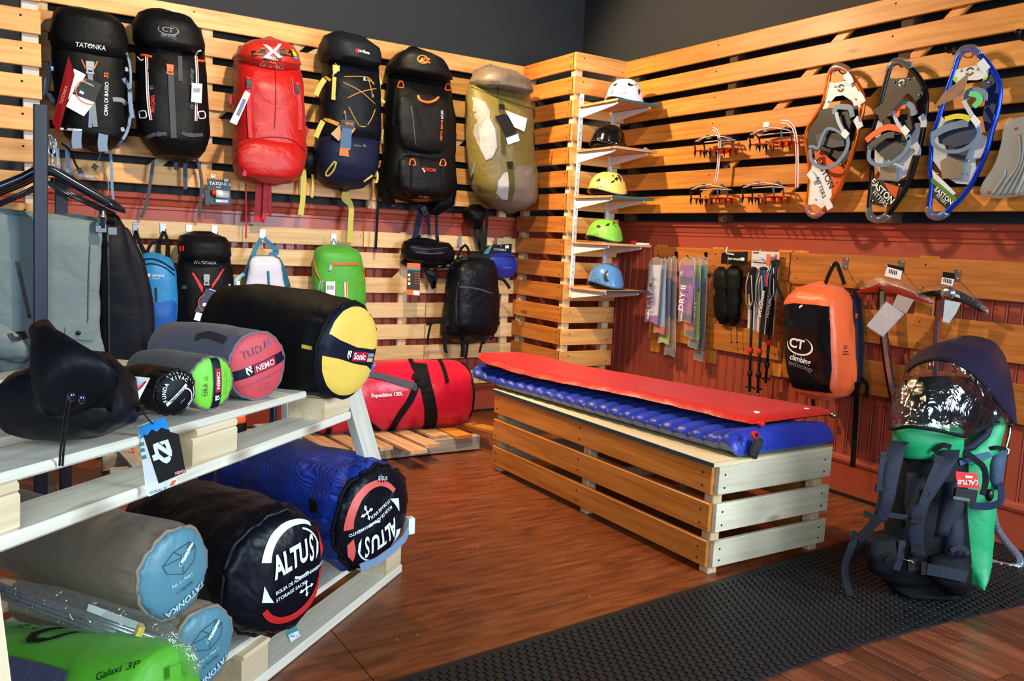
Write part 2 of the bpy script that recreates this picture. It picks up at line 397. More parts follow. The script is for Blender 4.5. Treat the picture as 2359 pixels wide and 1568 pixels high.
cap = [(0, DADO-.17), (.016, DADO-.17), (.018, DADO-.155), (.018, DADO-.085), (.024, DADO-.08), (.024, DADO-.066), (.03, DADO-.06), (.038, DADO-.035), (.052, DADO-.026), (.055, DADO-.006), (.05, DADO), (0, DADO)]
base = [(0, .0), (.022, .0), (.022, .155), (.03, .165), (.034, .178), (.03, .192), (.018, .2), (0, .2)]
trim('trim_1', (-1.4, WL, 0), (WR, WL, 0), cap, M_redtrim, (0, -1, 0))
trim('trim_2', (WR, WL, 0), (WR, -.6, 0), cap, M_redtrim, (-1, 0, 0))
trim('baseboard_left', (-1.4, WL, 0), (WR, WL, 0), base, M_redtrim, (0, -1, 0))
trim('baseboard_right', (WR, WL, 0), (WR, -.6, 0), base, M_redtrim, (-1, 0, 0))
gap = plain('black_gap_strip', (14, 12, 12), .8)
trim('trim_3', (WR-.022, WL, 0), (WR-.022, 1.0, 0), [(0, 0), (.006, 0), (.006, .016), (0, .016)], gap, (-1, 0, 0))
trim('trim_4', (-1.4, WL-.022, 0), (WR, WL-.022, 0), [(0, 0), (.006, 0), (.006, .016), (0, .016)], gap, (0, -1, 0))

# ================================================================ SLAT WALLS
TH = .02
def screws(pts, nrm, parent, r=.004):
    g = G(); nrm = V(nrm)
    for p in pts: g.tube([V(p), V(p)+nrm*.0012], r, 8)
    return tag(g.obj('screw', M_screw, parent), kind='stuff')
rows = [TOP-PITCH*k-.05 for k in range(7)]
t1 = thing('slat_rack', 'varnished pine slat wall behind the six big hiking packs', 'slat rack', (1.6, YL+TH/2, 0))
sc = []
for i, z in enumerate(rows):
    plank('slat', ((.20+3.02)/2, YL+TH/2, z), 2.82, .1, TH, M_slat, t1)
    for x in (.95, 1.9, 2.75): sc += [(x, YL, z+.025)]
for x in (.25, 1.02, 1.98, 2.9): plank('post', (x, YL+TH+.02, 1.79), .96, .06, .04, M_post, t1, ry=R(90))
for a, b in (((.70, 1.40), (1.55, 2.22)), ((2.1, 1.35), (2.75, 1.95)), ((1.45, 2.05), (1.8, 2.28))):
    dx, dz = b[0]-a[0], b[1]-a[1]; plank('brace', ((a[0]+b[0])/2, YL+TH+.011, (a[1]+b[1])/2), math.hypot(dx, dz), .05, .018, M_post, t1, ry=-math.atan2(dz, dx))
screws(sc, (0, -1, 0), t1)
t2 = thing('slat_rack', 'pine slat rows with metal hooks on the red lower wall', 'slat rack', (1.6, YL+TH/2, 0))
lowrows = [(1.174, 1.077), (1.042, .958), (.897, .802), (.741, .651), (.605, .517), (.469, .384), (.303, .2)]
sc = []
for a, b in lowrows:
    split = 1.92 if a > 1.1 else 2.35
    for x0, x1 in ((-1.0, split-.003), (split+.003, 3.015)):
        plank('slat', ((x0+x1)/2, YL+TH/2, (a+b)/2), x1-x0, .094, TH, M_slatp, t2)
    for x in (1.9, 2.9): sc.append((x, YL, (a+b)/2+.02))
for x in (.4, 1.3, 2.2, 2.95): plank('post', (x, YL+TH+.018, .68), 1.0, .06, .034, M_post, t2, ry=R(90))
screws(sc, (0, -1, 0), t2, .003)
plank('brace', (2.28, YL+TH+.01, 1.0), .42, .05, .018, M_post, t2, ry=R(-42))

t3 = thing('slat_tower', 'boxed corner column of pine slats carrying the helmet shelves', 'slat tower', ((XC+XR)/2, YC, 0))
sc = []
for k in range(16):
    z = TOP-PITCH*k-.05
    plank('slat', (XC-TH/2+.0, (YC+YL)/2+.005, z), YL-YC-.01, .1, TH, M_slatk, t3, rz=R(90))  # side face uses the pine darkened in colour for its shade
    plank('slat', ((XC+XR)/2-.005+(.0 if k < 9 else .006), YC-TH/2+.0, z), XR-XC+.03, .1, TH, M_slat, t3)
    sc += [(XC-TH, YC+.035, z+.03), (XC-TH, YC+.035, z-.03), (XC-TH, YL-.05, z+.03)]
for x, y in ((XC+.025, YC+.028), (XC+.026, YL-.03), (XR-.03, YC+.028)): plank('post', (x, y, 1.16), 2.27, .05, .05, M_post, t3, ry=R(90))
screws(sc, (-1, 0, 0), t3)
screws([(x, YC-TH, TOP-PITCH*k-.05+dz) for k in range(16) for x, dz in ((XC+.04, .02), (XR-.03, -.02))], (0, -1, 0), t3)

t4 = thing('slat_rack', 'amber pine slat wall carrying the snowshoes and crampons', 'slat rack', (XR+TH/2, 2.8, 0))
sc = []
for i, z in enumerate(rows):
    plank('slat', (XR+TH/2, 2.42, z), 3.5, .1, TH, M_slatd, t4, rz=R(-90))
    for y in (3.4, 2.35, 1.75): sc.append((XR, y, z+.02))
for y in (4.1, 3.3, 2.3, 1.3): plank('post', (XR+TH+.03, y, 1.79), .96, .06, .06, plain('dark_stained_post', (60, 36, 16), .7), t4, ry=R(90))
for a, b in (((3.52, 1.40), (2.55, 2.25)), ((2.95, 1.40), (2.0, 2.25))):
    dy, dz = b[0]-a[0], b[1]-a[1]; plank('brace', (XR+TH+.012, (a[0]+b[0])/2, (a[1]+b[1])/2), math.hypot(dy, dz), .05, .02, M_slatd, t4, rz=R(-90), ry=-math.atan2(dz, -dy))
screws(sc, (-1, 0, 0), t4)

# pallets on the right wall that carry the hooks
def wall_pallet(label, y0, y1, zs, mats, ends=True):
    t = thing('wall_pallet', label, 'pallet', (WR-.035, (y0+y1)/2, .8)); sc = []
    for a, b in zs:
        plank('board', (3.492, (y0+y1)/2, (a+b)/2), y1-y0, a-b, .018, mats, t, rz=R(-90))
        sc += [(3.483, y, z) for y in (y0+.04, y1-.04, (y0+y1)/2) for z in (a-.03, b+.03)]
    for y in (y0+.045, (y0+y1)/2, y1-.045): plank('stringer', (3.506, y, .845), .66, .09, .01, M_slatd, t, ry=R(90), rz=R(90))
    screws(sc, (-1, 0, 0), t)
wall_pallet('stained pallet on the red wall behind the clear sleeves and trekking poles', 2.885, 3.915, ((1.165, 1.02), (.93, .79), (.745, .60)), M_slatk)  # boards coloured darker for the dim light low on this wall
wall_pallet('stained pallet on the red wall behind the ice axes', 1.42, 2.875, ((1.165, 1.005), (.915, .76), (.68, .52)), M_slatk)

# left box section of slats nearest the clothes rail
t5 = thing('slat_rack', 'raised pale slat section with a white post at the left edge', 'slat rack', (-.3, 4.31, 0))
s5 = (-.0,)
for k in range(10):
    z = atY(99, 26+0*k, 4.31).z-PITCH*k+.0
    plank('slat', (-.36, 4.31+TH/2, z-.05+PITCH), 1.17, .1, TH, M_slat, t5)
plank('post', (.185, 4.36, 1.3), 2.4, .065, .05, plain('white_post_paint', (205, 190, 178), .6), t5, ry=R(90))
screws([(.15, 4.31, atY(99, 26, 4.31).z-PITCH*k-.05+PITCH+.02) for k in range(10)], (0, -1, 0), t5, .005)

# ================================================================ RUBBER MAT
M_rub = plain('black_rubber', (22, 22, 24), .55, bump=.1, bscale=200, spec=.4)
mp = [(-.35, .62), (.86, 1.845), (3.45, 2.03), (3.5, 1.55), (2.45, 1.2), (1.35, .35), (.6, -.2)]
def mat_z(x, y): return .006
mt = thing('rubber_mat', 'black studded rubber mat laid across the floor under the child carrier', 'mat', (1.6, 1.3, 0))
e1a, e1b = atZ(930, 1560, .003), atZ(1880, 1268, .003); ed = (e1b-e1a).normalized()
e2 = [atZ(px, py, .003) for px, py in ((1740, 1568), (1960, 1490), (2150, 1440), (2359, 1392))]
A = e1a-ed*.12; B_ = e1b+ed*1.08
outl = [A, B_, e2[3]+V((.55, .25, 0)), e2[3], e2[2], e2[1], e2[0], e2[0]+(e2[0]-e2[1]).normalized()*.8, A+V((.1, -1.0, 0))]
outl = [(q.x, q.y) for q in outl]
G().prism(outl, (0, 0, .0005), (1, 0, 0), (0, 1, 0), (0, 0, 1), .006).obj('rubber_sheet', M_rub, mt)
def inside(x, y, P):
    c = False; j = len(P)-1
    for i in range(len(P)):
        if (P[i][1] > y) != (P[j][1] > y) and x < (P[j][0]-P[i][0])*(y-P[i][1])/(P[j][1]-P[i][1])+P[i][0]: c = not c
        j = i
    return c
g = G(); ctr = V((sum(p[0] for p in outl)/len(outl), sum(p[1] for p in outl)/len(outl), 0)); nd = V((-ed.y, ed.x, 0)); st = .0285
inn = [(ctr.x+(a-ctr.x)*.975, ctr.y+(b-ctr.y)*.975) for a, b in outl]
for i in range(-10, 120):
    for j in range(-52, 4):
        p = e1a+ed*(i*st+(j % 2)*st/2)+nd*(j*st*.87-.01)
        if inside(p.x, p.y, inn) and (p.x > -.2):
            n_ = 12 if (p.length < 2.2) else 8
            vs = [p+V((math.cos(2*math.pi*k/n_)*rr, math.sin(2*math.pi*k/n_)*rr, z)) for rr, z in ((.0124, .006), (.0117, .0083)) for k in range(n_)]
            g.add(vs, [(k, (k+1) % n_, n_+(k+1) % n_, n_+k) for k in range(n_)]+[tuple(range(n_, 2*n_))])
tag(g.obj('raised_stud', M_rub, mt), kind='stuff')

# ================================================================ BENCH
bx0, bx1, by0, by1 = 2.15, 2.785, 2.035, 3.535
tb = thing('slatted_bench', 'low slatted pine display bench under the two camping mats', 'bench', ((bx0+bx1)/2, (by0+by1)/2, 0))
M_bf = wood('bench_side_orange_pine', (158, 90, 30), (206, 132, 58), rough=.4, coat=.25)  # side slats: deep orange pine, glossier than the ends
zr = ((.398, .295), (.262, .158), (.125, .028))
sc = []
M_be = wood('bench_end_pale_pine', (206, 190, 158), (234, 222, 196), knot=(96, 70, 50), rough=.55)  # end slats: much paler pine than the sides
for a, b in zr:
    plank('side_slat', (bx0+.01, (by0+by1)/2, (a+b)/2), by1-by0-.008, a-b, .02, M_bf, tb, rz=R(90))
    plank('side_slat', (bx1-.01, (by0+by1)/2, (a+b)/2), by1-by0-.05, a-b, .02, M_bf, tb, rz=R(90))
    plank('end_slat', ((bx0+bx1)/2+.01, by0-.004, (a+b)/2), bx1-bx0-.02, a-b, .02, M_be, tb)
    plank('end_slat', ((bx0+bx1)/2+.01, by1-.004, (a+b)/2), bx1-bx0-.06, a-b, .02, M_be, tb)
    for z in (a-.03, b+.025):
        sc += [(bx0, y, z) for y in (by0+.045, (by0+by1)/2+.03, by1-.03)]
screws(sc, (-1, 0, 0), tb)
screws([(x, by0-.014, z) for x in (bx0+.05, bx1-.04) for a, b in zr for z in (a-.03, b+.025)], (0, -1, 0), tb)
for x in (bx0+.042, bx1-.042):
    for y in (by0+.028, (by0+by1)/2, by1-.03): plank('post', (x, y, .2), .4, .045, .045, M_post, tb, ry=R(90))
for z in (.275, .14): plank('rail', ((bx0+bx1)/2, (by0+by1)/2+.035, z), bx1-bx0-.1, .05, .02, M_post, tb)
tp = G().box(((bx0+bx1)/2, (by0+by1)/2, .406), (bx1-bx0+.012, by1-by0+.02, .014)).obj('top_board', wood('birch_ply_top', (222, 198, 150), (238, 220, 184), rough=.5), tb)
G().box((bx0-.007, (by0+by1)/2, .406), (.003, by1-by0+.02, .0135)).obj('edge_band', plain('dark_blue_edge', (28, 62, 88), .5), tb)
# ================================================================ PACK HELPERS
def pxs(p): return (V(p)-V((0, 0, EYE))).dot(fw)/FPX
M_buckle = plain('black_buckle_plastic', (16, 16, 18), .35)
M_steel = plain('bright_steel', (200, 205, 210), .22, 1)
M_white = plain('white_card', (238, 240, 245), .45)
M_whiteprint = plain('white_print', (236, 238, 240), .5)
M_greyprint = plain('grey_print', (120, 128, 140), .5)
M_blackprint = plain('black_print', (12, 12, 14), .5)
M_orangeprint = plain('orange_print', (238, 108, 28), .5)
M_redprint = plain('red_print', (206, 30, 34), .5)
M_blackcard = plain('black_card', (14, 15, 18), .35)
def pk(rows, yb, dmax, e=2.6, prof=None, ax=1, sgn=1):
    """body hanging flat on a wall: rows (y_px, x_left, x_right[, depth share]); yb = plane of its back"""
    g = G(); secs = []; n = len(rows)
    for i, r_ in enumerate(rows):
        t = i/(n-1); dsh = r_[3] if len(r_) > 3 else min(1, .35+2.6*t, .45+3.0*(1-t))
        b = dmax/2*dsh; yc = yb-b
        l = at(r_[1], r_[0], ax, yc); r = at(r_[2], r_[0], ax, yc); c = (l+r)/2
        w = (r-l); w.z = 0; a = w.length/2; d = c-V((0, 0, EYE))
        tn = abs((d.x/d.y) if ax == 1 else (d.y/d.x))
        a = math.sqrt(max(a*a-(b*tn*.85)**2, (a*.45)**2)) if e < 5 else a-b*tn*.9
        if ax == 1: secs.append((c, V((a, 0, 0)), V((0, b, 0)), e))
        else: secs.append((c, V((0, -a, 0)), V((b, 0, 0)), e))
    # ease extra sections in for smoothness
    out = []
    for i in range(len(secs)-1):
        (c0, u0_, v0_, _), (c1, u1_, v1_, _) = secs[i], secs[i+1]
        for k in range(3):
            t = k/3; out.append((c0.lerp(c1, t), u0_.lerp(u1_, t), v0_.lerp(v1_, t), e))
    out.append(secs[-1]); c, u, v, _ = secs[0]; c2, u2, v2, _ = secs[-1]
    out = [(c+V((0, 0, .012)), u*.6, v*.5, 2)]+out+[(c2-V((0, 0, .012)), u2*.6, v2*.5, 2)]
    return g.loft(out, 30)
def pj(pts, y, bv=None, off=.002, ax=1):
    """pixels onto the plane, then onto the surface"""
    d = V((0, 1, 0)) if ax == 1 else V((1, 0, 0)); o = []
    for q in pts:
        p = at(q[0], q[1], ax, y if len(q) < 3 else q[2])
        if bv is not None and len(q) < 3:
            # slide along the view of the photographer until the surface is met, else stay on the plane
            h = bv.ray_cast(V((0, 0, EYE)), ray(q[0], q[1]).normalized())
            if h[0] is not None: p = h[0]-d*off
        o.append(p)
    return o
def dense(pts, n=6):
    # Catmull-Rom through the measured points
    o = []; m_ = len(pts)
    for j in range(m_-1):
        a, b = pts[j], pts[j+1]; p, q = pts[max(0, j-1)], pts[min(m_-1, j+2)]; dm = min(len(a), len(b), len(p), len(q))
        for k in range(n):
            t = k/n; o.append(tuple(.5*(2*a[i]+(b[i]-p[i])*t+(2*p[i]-5*a[i]+4*b[i]-q[i])*t*t+(3*a[i]-p[i]-3*b[i]+q[i])*t**3) for i in range(dm)))
    return o+[tuple(pts[-1])]
class Pk:
    """one hanging item: body plus parts measured on the photograph; ax is the wall's normal axis"""
    def __init__(s, name, label, cat, loc_px, yb, group=None, ax=1):
        s.ax = ax; s.yb = yb; p = at(loc_px[0], loc_px[1], ax, yb); s.t = thing(name, label, cat, p, group); s.bv = None; s.nrm = V((0, -1, 0)) if ax == 1 else V((-1, 0, 0))
        s.u = V((1, 0, 0)) if ax == 1 else V((0, -1, 0)); s.yf = yb-.2
    def body(s, rows, d, mat, e=2.6, name='body', wob=.006, ws=9, seed=1, main=True, yb=None, label=None):
        g = pk(rows, s.yb if yb is None else yb, d, e, ax=s.ax); g.wobble(wob, ws, seed).wobble(wob*.4, ws*3.1, seed+5)
        o = g.obj(name, mat, s.t, label); bv = g.bvh()
        if main: s.bv = bv; s.yf = (s.yb if yb is None else yb)-d
        s.last = bv
        s.all = getattr(s, 'all', [])+[g]; s.merge(); return o
    def merge(s):
        v = []; f = []
        for g in s.all: b = len(v); v += g.v; f += [[b+i for i in q] for q in g.f]
        s.bv = BVHTree.FromPolygons(v, f)
    def strap(s, pts, w, mat, name='strap', on=True, y=None, t=.004, label=None, n=5):
        P = pj(dense(pts, n), s.yf if y is None else y, s.bv if on else None, .003, s.ax)
        k = pxs(P[0])
        if isinstance(w, list):
            q = len(w)-1; m_ = len(P)-1; w = [w[min(q, int(i*q/m_))]+(w[min(q, int(i*q/m_)+1)]-w[min(q, int(i*q/m_))])*(i*q/m_ % 1) for i in range(m_+1)]
        return G().strap(P, [x*k for x in w] if isinstance(w, list) else w*k, t, s.nrm).obj(name, mat, s.t, label)
    def cord(s, pts, r, mat, name='cord', on=True, y=None, closed=False, n=4):
        P = pj(dense(pts, n), s.yf if y is None else y, s.bv if on else None, .003, s.ax)
        return G().tube(P, r*pxs(P[0]), 7, closed).obj(name, mat, s.t)
    def P(s, px, py, y=None):
        p = at(px, py, s.ax, s.yf if y is None else y)
        if y is None and s.bv:
            h = s.bv.ray_cast(V((0, 0, EYE)), ray(px, py).normalized())
            if h[0] is not None: p = h[0]
        return p
    def text(s, st, px, py, size, mat, rot=0, name='lettering', y=None, on=True, off=.004, **k):
        o = s.P(px, py, y); kk = pxs(o)
        return text(st, size*kk, (o+s.nrm*.02, s.u, V((0, 0, 1))), s.bv if on else None, mat, s.t, name, rot=rot, off=off if on else .0008, **k)
    def patch(s, polys, mat, name='panel', y=None, off=.0035, label=None):
        """polys in pixels"""
        o = s.P(*polys[0][0], y); out = []
        for po in polys:
            q = []
            for a, b in po:
                p = s.P(a, b, y); q.append(((p-o).dot(s.u), p.z-o.z))
            out.append(q)
        return drape(name, out, (o+s.nrm*.0, s.u, V((0, 0, 1))), s.bv, mat, s.t, off, .02, label=label)
    def card(s, px, mat, name='tag', y=None, t=.0015, label=None):
        g = G(); q = [at(c[0], c[1], s.ax, (y if y is not None else s.yf-.012) if len(c) < 3 else c[2]) for c in px]
        n = len(q); g.add(q+[p+s.nrm*t for p in q], [tuple(range(n)), tuple(range(2*n-1, n-1, -1))]+[(i, n+i, n+(i+1) % n, (i+1) % n) for i in range(n)])
        return g.obj(name, mat, s.t, label)
    def block(s, px, py, w, h, mat, name='buckle', d=.012, rot=0, y=None, ch=.002, label=None):
        o = s.P(px, py, y); k = pxs(o); a = R(rot)
        M3 = Matrix((s.u*math.cos(a)+V((0, 0, math.sin(a))), -s.nrm, V((0, 0, math.cos(a)))-s.u*math.sin(a))).transposed()
        return G().box(o+s.nrm*d*.3, (w*k, d, h*k), M3, ch).obj(name, mat, s.t, label)
    def buckle(s, px, py, w, h, mat, rot=0, y=None):
        """side-release buckle: socket, prong bridge and ladder bar"""
        o = s.P(px, py, y); k = pxs(o); a = R(rot); U = s.u*math.cos(a)+V((0, 0, math.sin(a))); W = V((0, 0, math.cos(a)))-s.u*math.sin(a)
        M3 = Matrix((U, -s.nrm, W)).transposed(); g = G(); c = o+s.nrm*.006; w *= k; h *= k
        g.box(c+W*h*.22, (w, .011, h*.5), M3, .002); g.box(c-W*h*.08, (w*.72, .008, h*.3), M3, .002)
        for q in (-.36, .36): g.box(c-W*h*.16+U*w*q, (w*.16, .009, h*.4), M3, .001)
        g.box(c-W*h*.4, (w, .008, h*.16), M3, .001)
        return g.obj('buckle', mat, s.t)
M_nyl_k = fabric('black_pack_nylon', (10, 10, 12), .55)
M_nyl_k2 = fabric('black_pack_ripstop', (13, 13, 15), .5, wscale=260, weave=.3)
M_nyl_k3 = fabric('charcoal_lid_nylon', (15, 15, 17), .55)
M_web_k = fabric('black_webbing', (12, 12, 15), .7, wrinkle=.05)
M_web_g = fabric('grey_webbing', (128, 136, 146), .7, wrinkle=.05)
M_web_b = fabric('blue_grey_webbing', (118, 142, 172), .7, wrinkle=.05)
M_web_d = fabric('slate_webbing', (62, 66, 76), .7, wrinkle=.05)
M_orange = plain('orange_plastic', (240, 96, 30), .4)
BIGG = 'big hiking packs on the upper slats'
YB = 4.735

# ---- 1 black pack, far left
a = Pk('hiking_pack', 'black trekking pack with red swing tag and grey straps, leftmost on upper slats', 'backpack', (205, 345), YB)
a.body([(40, 122, 272, .5), (80, 117, 292, .9), (110, 118, 293), (137, 119, 294), (191, 121, 297), (239, 124, 299), (287, 134, 298), (319, 150, 290), (338, 178, 271, .7), (346, 204, 249, .4)], .27, M_nyl_k)
a.body([(27, 140, 236, .4), (34, 128, 262, .75), (52, 124, 284, 1), (82, 115, 293, 1), (112, 116, 295, 1), (134, 124, 288, .9), (141, 150, 262, .75)], .31, M_nyl_k3, name='lid', seed=3, main=False)
a.text('TATONKA', 209, 107, 13, M_whiteprint, name='logo', bold=.02)
a.patch([[(200, 108), (205, 103), (212, 103), (217, 108), (212, 105.5), (205, 105.5)]], M_whiteprint, 'logo')
for po in [[(186, 137), (189, 137), (199, 158), (196, 159)], [(226, 141), (223, 141), (215, 158), (218, 159)]]: a.patch([po], M_orangeprint, "piping")
a.strap([(207, 168), (211, 215), (219, 292)], 11, M_web_g); a.strap([(209, 244), (207, 294)], 7, M_web_b)
a.buckle(207, 156, 17, 30, plain('grey_buckle_plastic', (160, 165, 170), .4))
a.text('CIMA DI BASSO', 245, 228, 11, M_whiteprint, rot=88, bold=.01); a.text('35', 245, 173, 13, M_orangeprint, rot=88, bold=.02)
a.card([(170, 158), (198, 172), (163, 232), (153, 226)], M_white, 'price_card')
o = a.card([(195, 179), (236, 194), (218, 236), (166, 216)], M_blackcard, 'hang_tag', y=a.yf-.02); a.card([(166, 216), (218, 236), (193, 268), (152, 245)], M_white, 'hang_tag_foot', y=a.yf-.02)
a.text('TATONKA', 200, 193, 6, M_whiteprint, rot=-18, y=a.yf-.024, on=False)
a.card([(185, 208), (194, 213), (191, 218), (182, 213)], M_white, 'sticker', y=a.yf-.024)
k = pxs(a.P(197, 213)); drape('ring', arc(0, 0, 26*k, 28*k, 100, 290, 16), (a.P(205, 212, a.yf-.0245), V((1, 0, 0)), V((0, 0, 1))), None, M_orangeprint, a.t)
a.card([(158, 128, a.yf-.03), (172, 172, a.yf-.05), (135, 308, a.yf-.05), (120, 282, a.yf-.02)], plain('dark_red_card', (140, 16, 22), .4), 'red_tag')
a.text('TATONKA', 146, 220, 9, plain('pale_red_print', (214, 120, 120), .5), rot=74, y=a.yf-.056, on=False)
a.strap([(139, 297), (189, 300)], 5, M_whiteprint, 'reflector'); a.strap([(259, 229), (280, 231), (290, 240)], 10, M_web_g)
for x0, y0 in ((178, 302), (238, 309)): a.strap([(x0, y0), (x0-2, y0+22), (x0, y0+40)], 20, M_web_b, 'ice_axe_loop', y=a.yf-.005, on=False)
a.strap([(291, 122), (299, 150), (301, 185), (297, 225)], 5, M_web_b); a.strap([(284, 180), (297, 205), (300, 235), (305, 272)], 9, M_web_b); a.strap([(302, 240), (292, 300), (268, 340)], 9, M_web_b)
a.strap([(120, 140), (110, 175), (104, 220)], 9, M_web_b, on=False, y=YB-.12); a.strap([(112, 215), (124, 236)], 9, M_web_b, on=False, y=YB-.14)
for x0, y0 in ((122, 158), (290, 160), (282, 298)): a.block(x0, y0, 8, 11, M_steel, 'ladder_lock', .008, 20)
a.strap([(254, 343), (256, 375), (258, 430), (261, 460)], 6, M_web_b, 'hanging_strap', on=False, y=YB-.05)
a.cord([(141, 330), (160, 345), (175, 380), (186, 393)], 2.2, M_web_k, on=False, y=YB-.06); a.cord([(216, 385), (230, 385), (245, 405), (250, 430), (246, 452)], 1.6, M_web_g, on=False, y=YB-.05)
a.cord([(216, 382), (228, 365), (232, 350)], .8, M_web_g, on=False, y=YB-.06)
a.block(184, 393, 11, 12, M_buckle, 'clip', .012, 20, y=YB-.06); a.block(218, 384, 11, 11, M_buckle, 'clip', .012, -30, y=YB-.06); a.block(198, 406, 34, 9, plain('grey_buckle_plastic', (160, 165, 170), .4), 'chest_clip', .014, -3, y=YB-.06, ch=.003)
a.cord([(170, 400), (163, 395), (168, 391), (180, 392)], 1.5, M_web_g, on=False, y=YB-.06)
a.strap([(155, 330), (157, 380), (161, 425)], 10, M_web_b, 'hanging_strap', on=False, y=YB-.04)
a.cord([(257, 52), (262, 56), (268, 65)], 1.6, plain('ochre_cord', (198, 150, 60), .6), 'zip_pull', on=False, y=YB-.2)
# ---- 2 black pack, white piping
a = Pk('hiking_pack', 'black climbing pack with white side piping and orange clip, second from left on upper slats', 'backpack', (395, 368), YB)
a.body([(60, 310, 462, .6), (105, 310, 470), (134, 314, 472), (179, 314, 475), (223, 312, 478), (271, 311, 481), (300, 313, 482), (325, 321, 478), (344, 338, 472, .9), (360, 354, 459, .75), (367, 376, 440, .4)], .27, M_nyl_k2)
a.body([(29, 340, 408, .45), (40, 316, 440, .85), (64, 304, 462, 1), (98, 305, 471, 1), (112, 312, 470, 1), (121, 340, 440, .95)], .31, M_nyl_k3, name='lid', main=False, seed=4)
a.patch([[(350, 112), (432, 112), (394, 148), (388, 148)]], M_nyl_k3, 'lid_flap')
k = pxs(a.P(387, 70)); a.text('CT', 386, 69, 15, M_greyprint, name='logo', bold=.02, sx=1.25)
drape('logo', arc(0, 0, 11.5*k, 13*k, 150, 440, 24, sx=1.75, sy=.85, taper=lambda t: .4+.9*math.sin(math.pi*t)), (a.P(388, 69)+V((0, -.02, 0)), V((1, 0, 0)), V((0, 0, 1))), a.bv, M_greyprint, a.t, .003)
a.text('climbing', 388, 81, 9.5, M_greyprint, bold=.02); a.text('technology', 388, 86.5, 8, plain('dim_print', (70, 74, 80), .5))
a.strap([(393, 172), (396, 240), (400, 318)], 13, M_web_d); a.strap([(414, 130), (415, 187)], 10, M_web_d); a.buckle(391, 160, 15, 24, M_orange)
M_pipe = plain('white_piping', (214, 214, 222), .5)
for pts in ([(337, 132), (339, 200), (342, 245), (347, 277)], [(451, 130), (454, 180), (452, 230), (451, 279)]):
    a.strap(pts, 6, M_pipe, 'zip_piping'); a.strap([(x+.6, y) for x, y in pts], 2, plain('red_zip', (150, 50, 40), .5), 'zip', t=.006)
a.strap([(463, 116), (454, 120), (449, 133)], 4, M_pipe, 'zip_piping')
a.text('MAGMA', 352, 239, 11, plain('red_orange_print', (220, 62, 34), .5), rot=88, bold=.02); a.text('45', 349, 202, 10, M_greyprint, rot=88)
a.text('climbing technology', 442, 204, 11.5, M_greyprint, rot=90)
a.card([(442, 191), (466, 193), (464, 238), (440, 234)], M_white, 'price_card', y=a.yf-.015)
for i in range(7): a.card([(446+2.3*i, 203), (447+2.3*i+(i % 2)*.5, 203), (447+2.3*i+(i % 2)*.5, 213), (446+2.3*i, 213)], M_blackprint, 'bar_print', y=a.yf-.0175, t=.0005)
for x0, y0 in ((327, 264), (463, 265)): a.cord([(x0-7, y0-7), (x0+7, y0-8), (x0+9, y0+6), (x0-5, y0+8)], 1.5, plain('white_plastic', (225, 228, 235), .4), 'gear_loop', closed=True)
for pts in ([(335, 318), (356, 310), (384, 308)], [(418, 306), (440, 312), (466, 310)]): a.strap(pts, 8, M_web_d, 'compression_strap')
for x0, y0 in ((366, 309), (438, 311)): a.block(x0, y0, 9, 12, M_buckle, 'ladder_lock')
a.cord([(324, 127), (336, 128), (349, 131)], 3, M_orange, 'orange_cord'); a.cord([(450, 137), (459, 140), (470, 141)], 3, M_orange, 'orange_cord')
a.cord([(316, 131), (324, 139), (330, 137)], 1.8, M_pipe, 'loop')
for pts, w_ in (([(353, 369), (346, 420), (337, 470), (324, 502)], 7), ([(426, 372), (427, 436)], 9), ([(405, 368), (405, 391)], 9), ([(453, 366), (462, 400), (464, 440), (458, 500)], 7)):
    a.strap(pts, w_, M_web_d, 'hanging_strap', on=False, y=YB-.04)
# ---- 3 red pack
M_nyl_r = fabric('red_pack_nylon', (186, 16, 15), .42, wrinkle=.45); M_nyl_r2 = fabric('warm_lit_red_lid_nylon', (206, 40, 18), .42, wrinkle=.45); M_web_r = fabric('red_webbing', (186, 20, 36), .6, wrinkle=.05)  # same red cloth; the lid colour carries the warm light falling on it
a = Pk('hiking_pack', 'bright red hiking pack with white cross on black band', 'backpack', (618, 424), YB)
a.body([(118, 548, 680, .6), (141, 540, 689), (166, 537, 693), (208, 536, 696), (246, 536, 699), (295, 538, 703), (348, 538, 703), (383, 536, 697), (404, 541, 690, .9), (417, 555, 674, .7), (423, 588, 647, .4)], .3, M_nyl_r, wob=.009)
a.body([(93, 606, 634, .45), (106, 565, 673, .8), (122, 546, 683, 1), (141, 537, 690, 1), (150, 545, 684, 1), (158, 570, 668, .95)], .33, M_nyl_r2, name='lid', main=False, seed=2, wob=.009)
a.body([(320, 585, 672, .5), (334, 552, 694, .8), (356, 545, 697, 1), (386, 546, 694, 1), (406, 556, 680, .9), (416, 588, 650, .5)], .1, M_nyl_r, name='bottom_pocket', main=False, yb=YB-.24, seed=6)
for po in ([(578, 118), (612, 112), (612, 127), (580, 131)], [(644, 112), (680, 117), (684, 133), (646, 128)]): a.patch([po], M_blackcard, 'banner')
a.patch([[(604, 103), (613, 103), (628, 116), (640, 101), (648, 101), (634, 119), (650, 132), (641, 134), (628, 122), (613, 134), (604, 134), (621, 119)]], M_white, 'white_cross', off=.006)
a.text('LIFT.', 594, 118, 7, M_orangeprint, rot=6, off=.008) if 0 else a.text('LIFT.', 594, 119, 7, M_orangeprint, rot=6, bold=.02)
a.text('AERBUILT', 596, 125, 6, M_orangeprint, rot=6, bold=.02); a.text('AIR', 660, 117, 7, M_orangeprint, rot=-6, bold=.02); a.text('COOLER', 659, 123, 6.5, M_orangeprint, rot=-6, bold=.02)
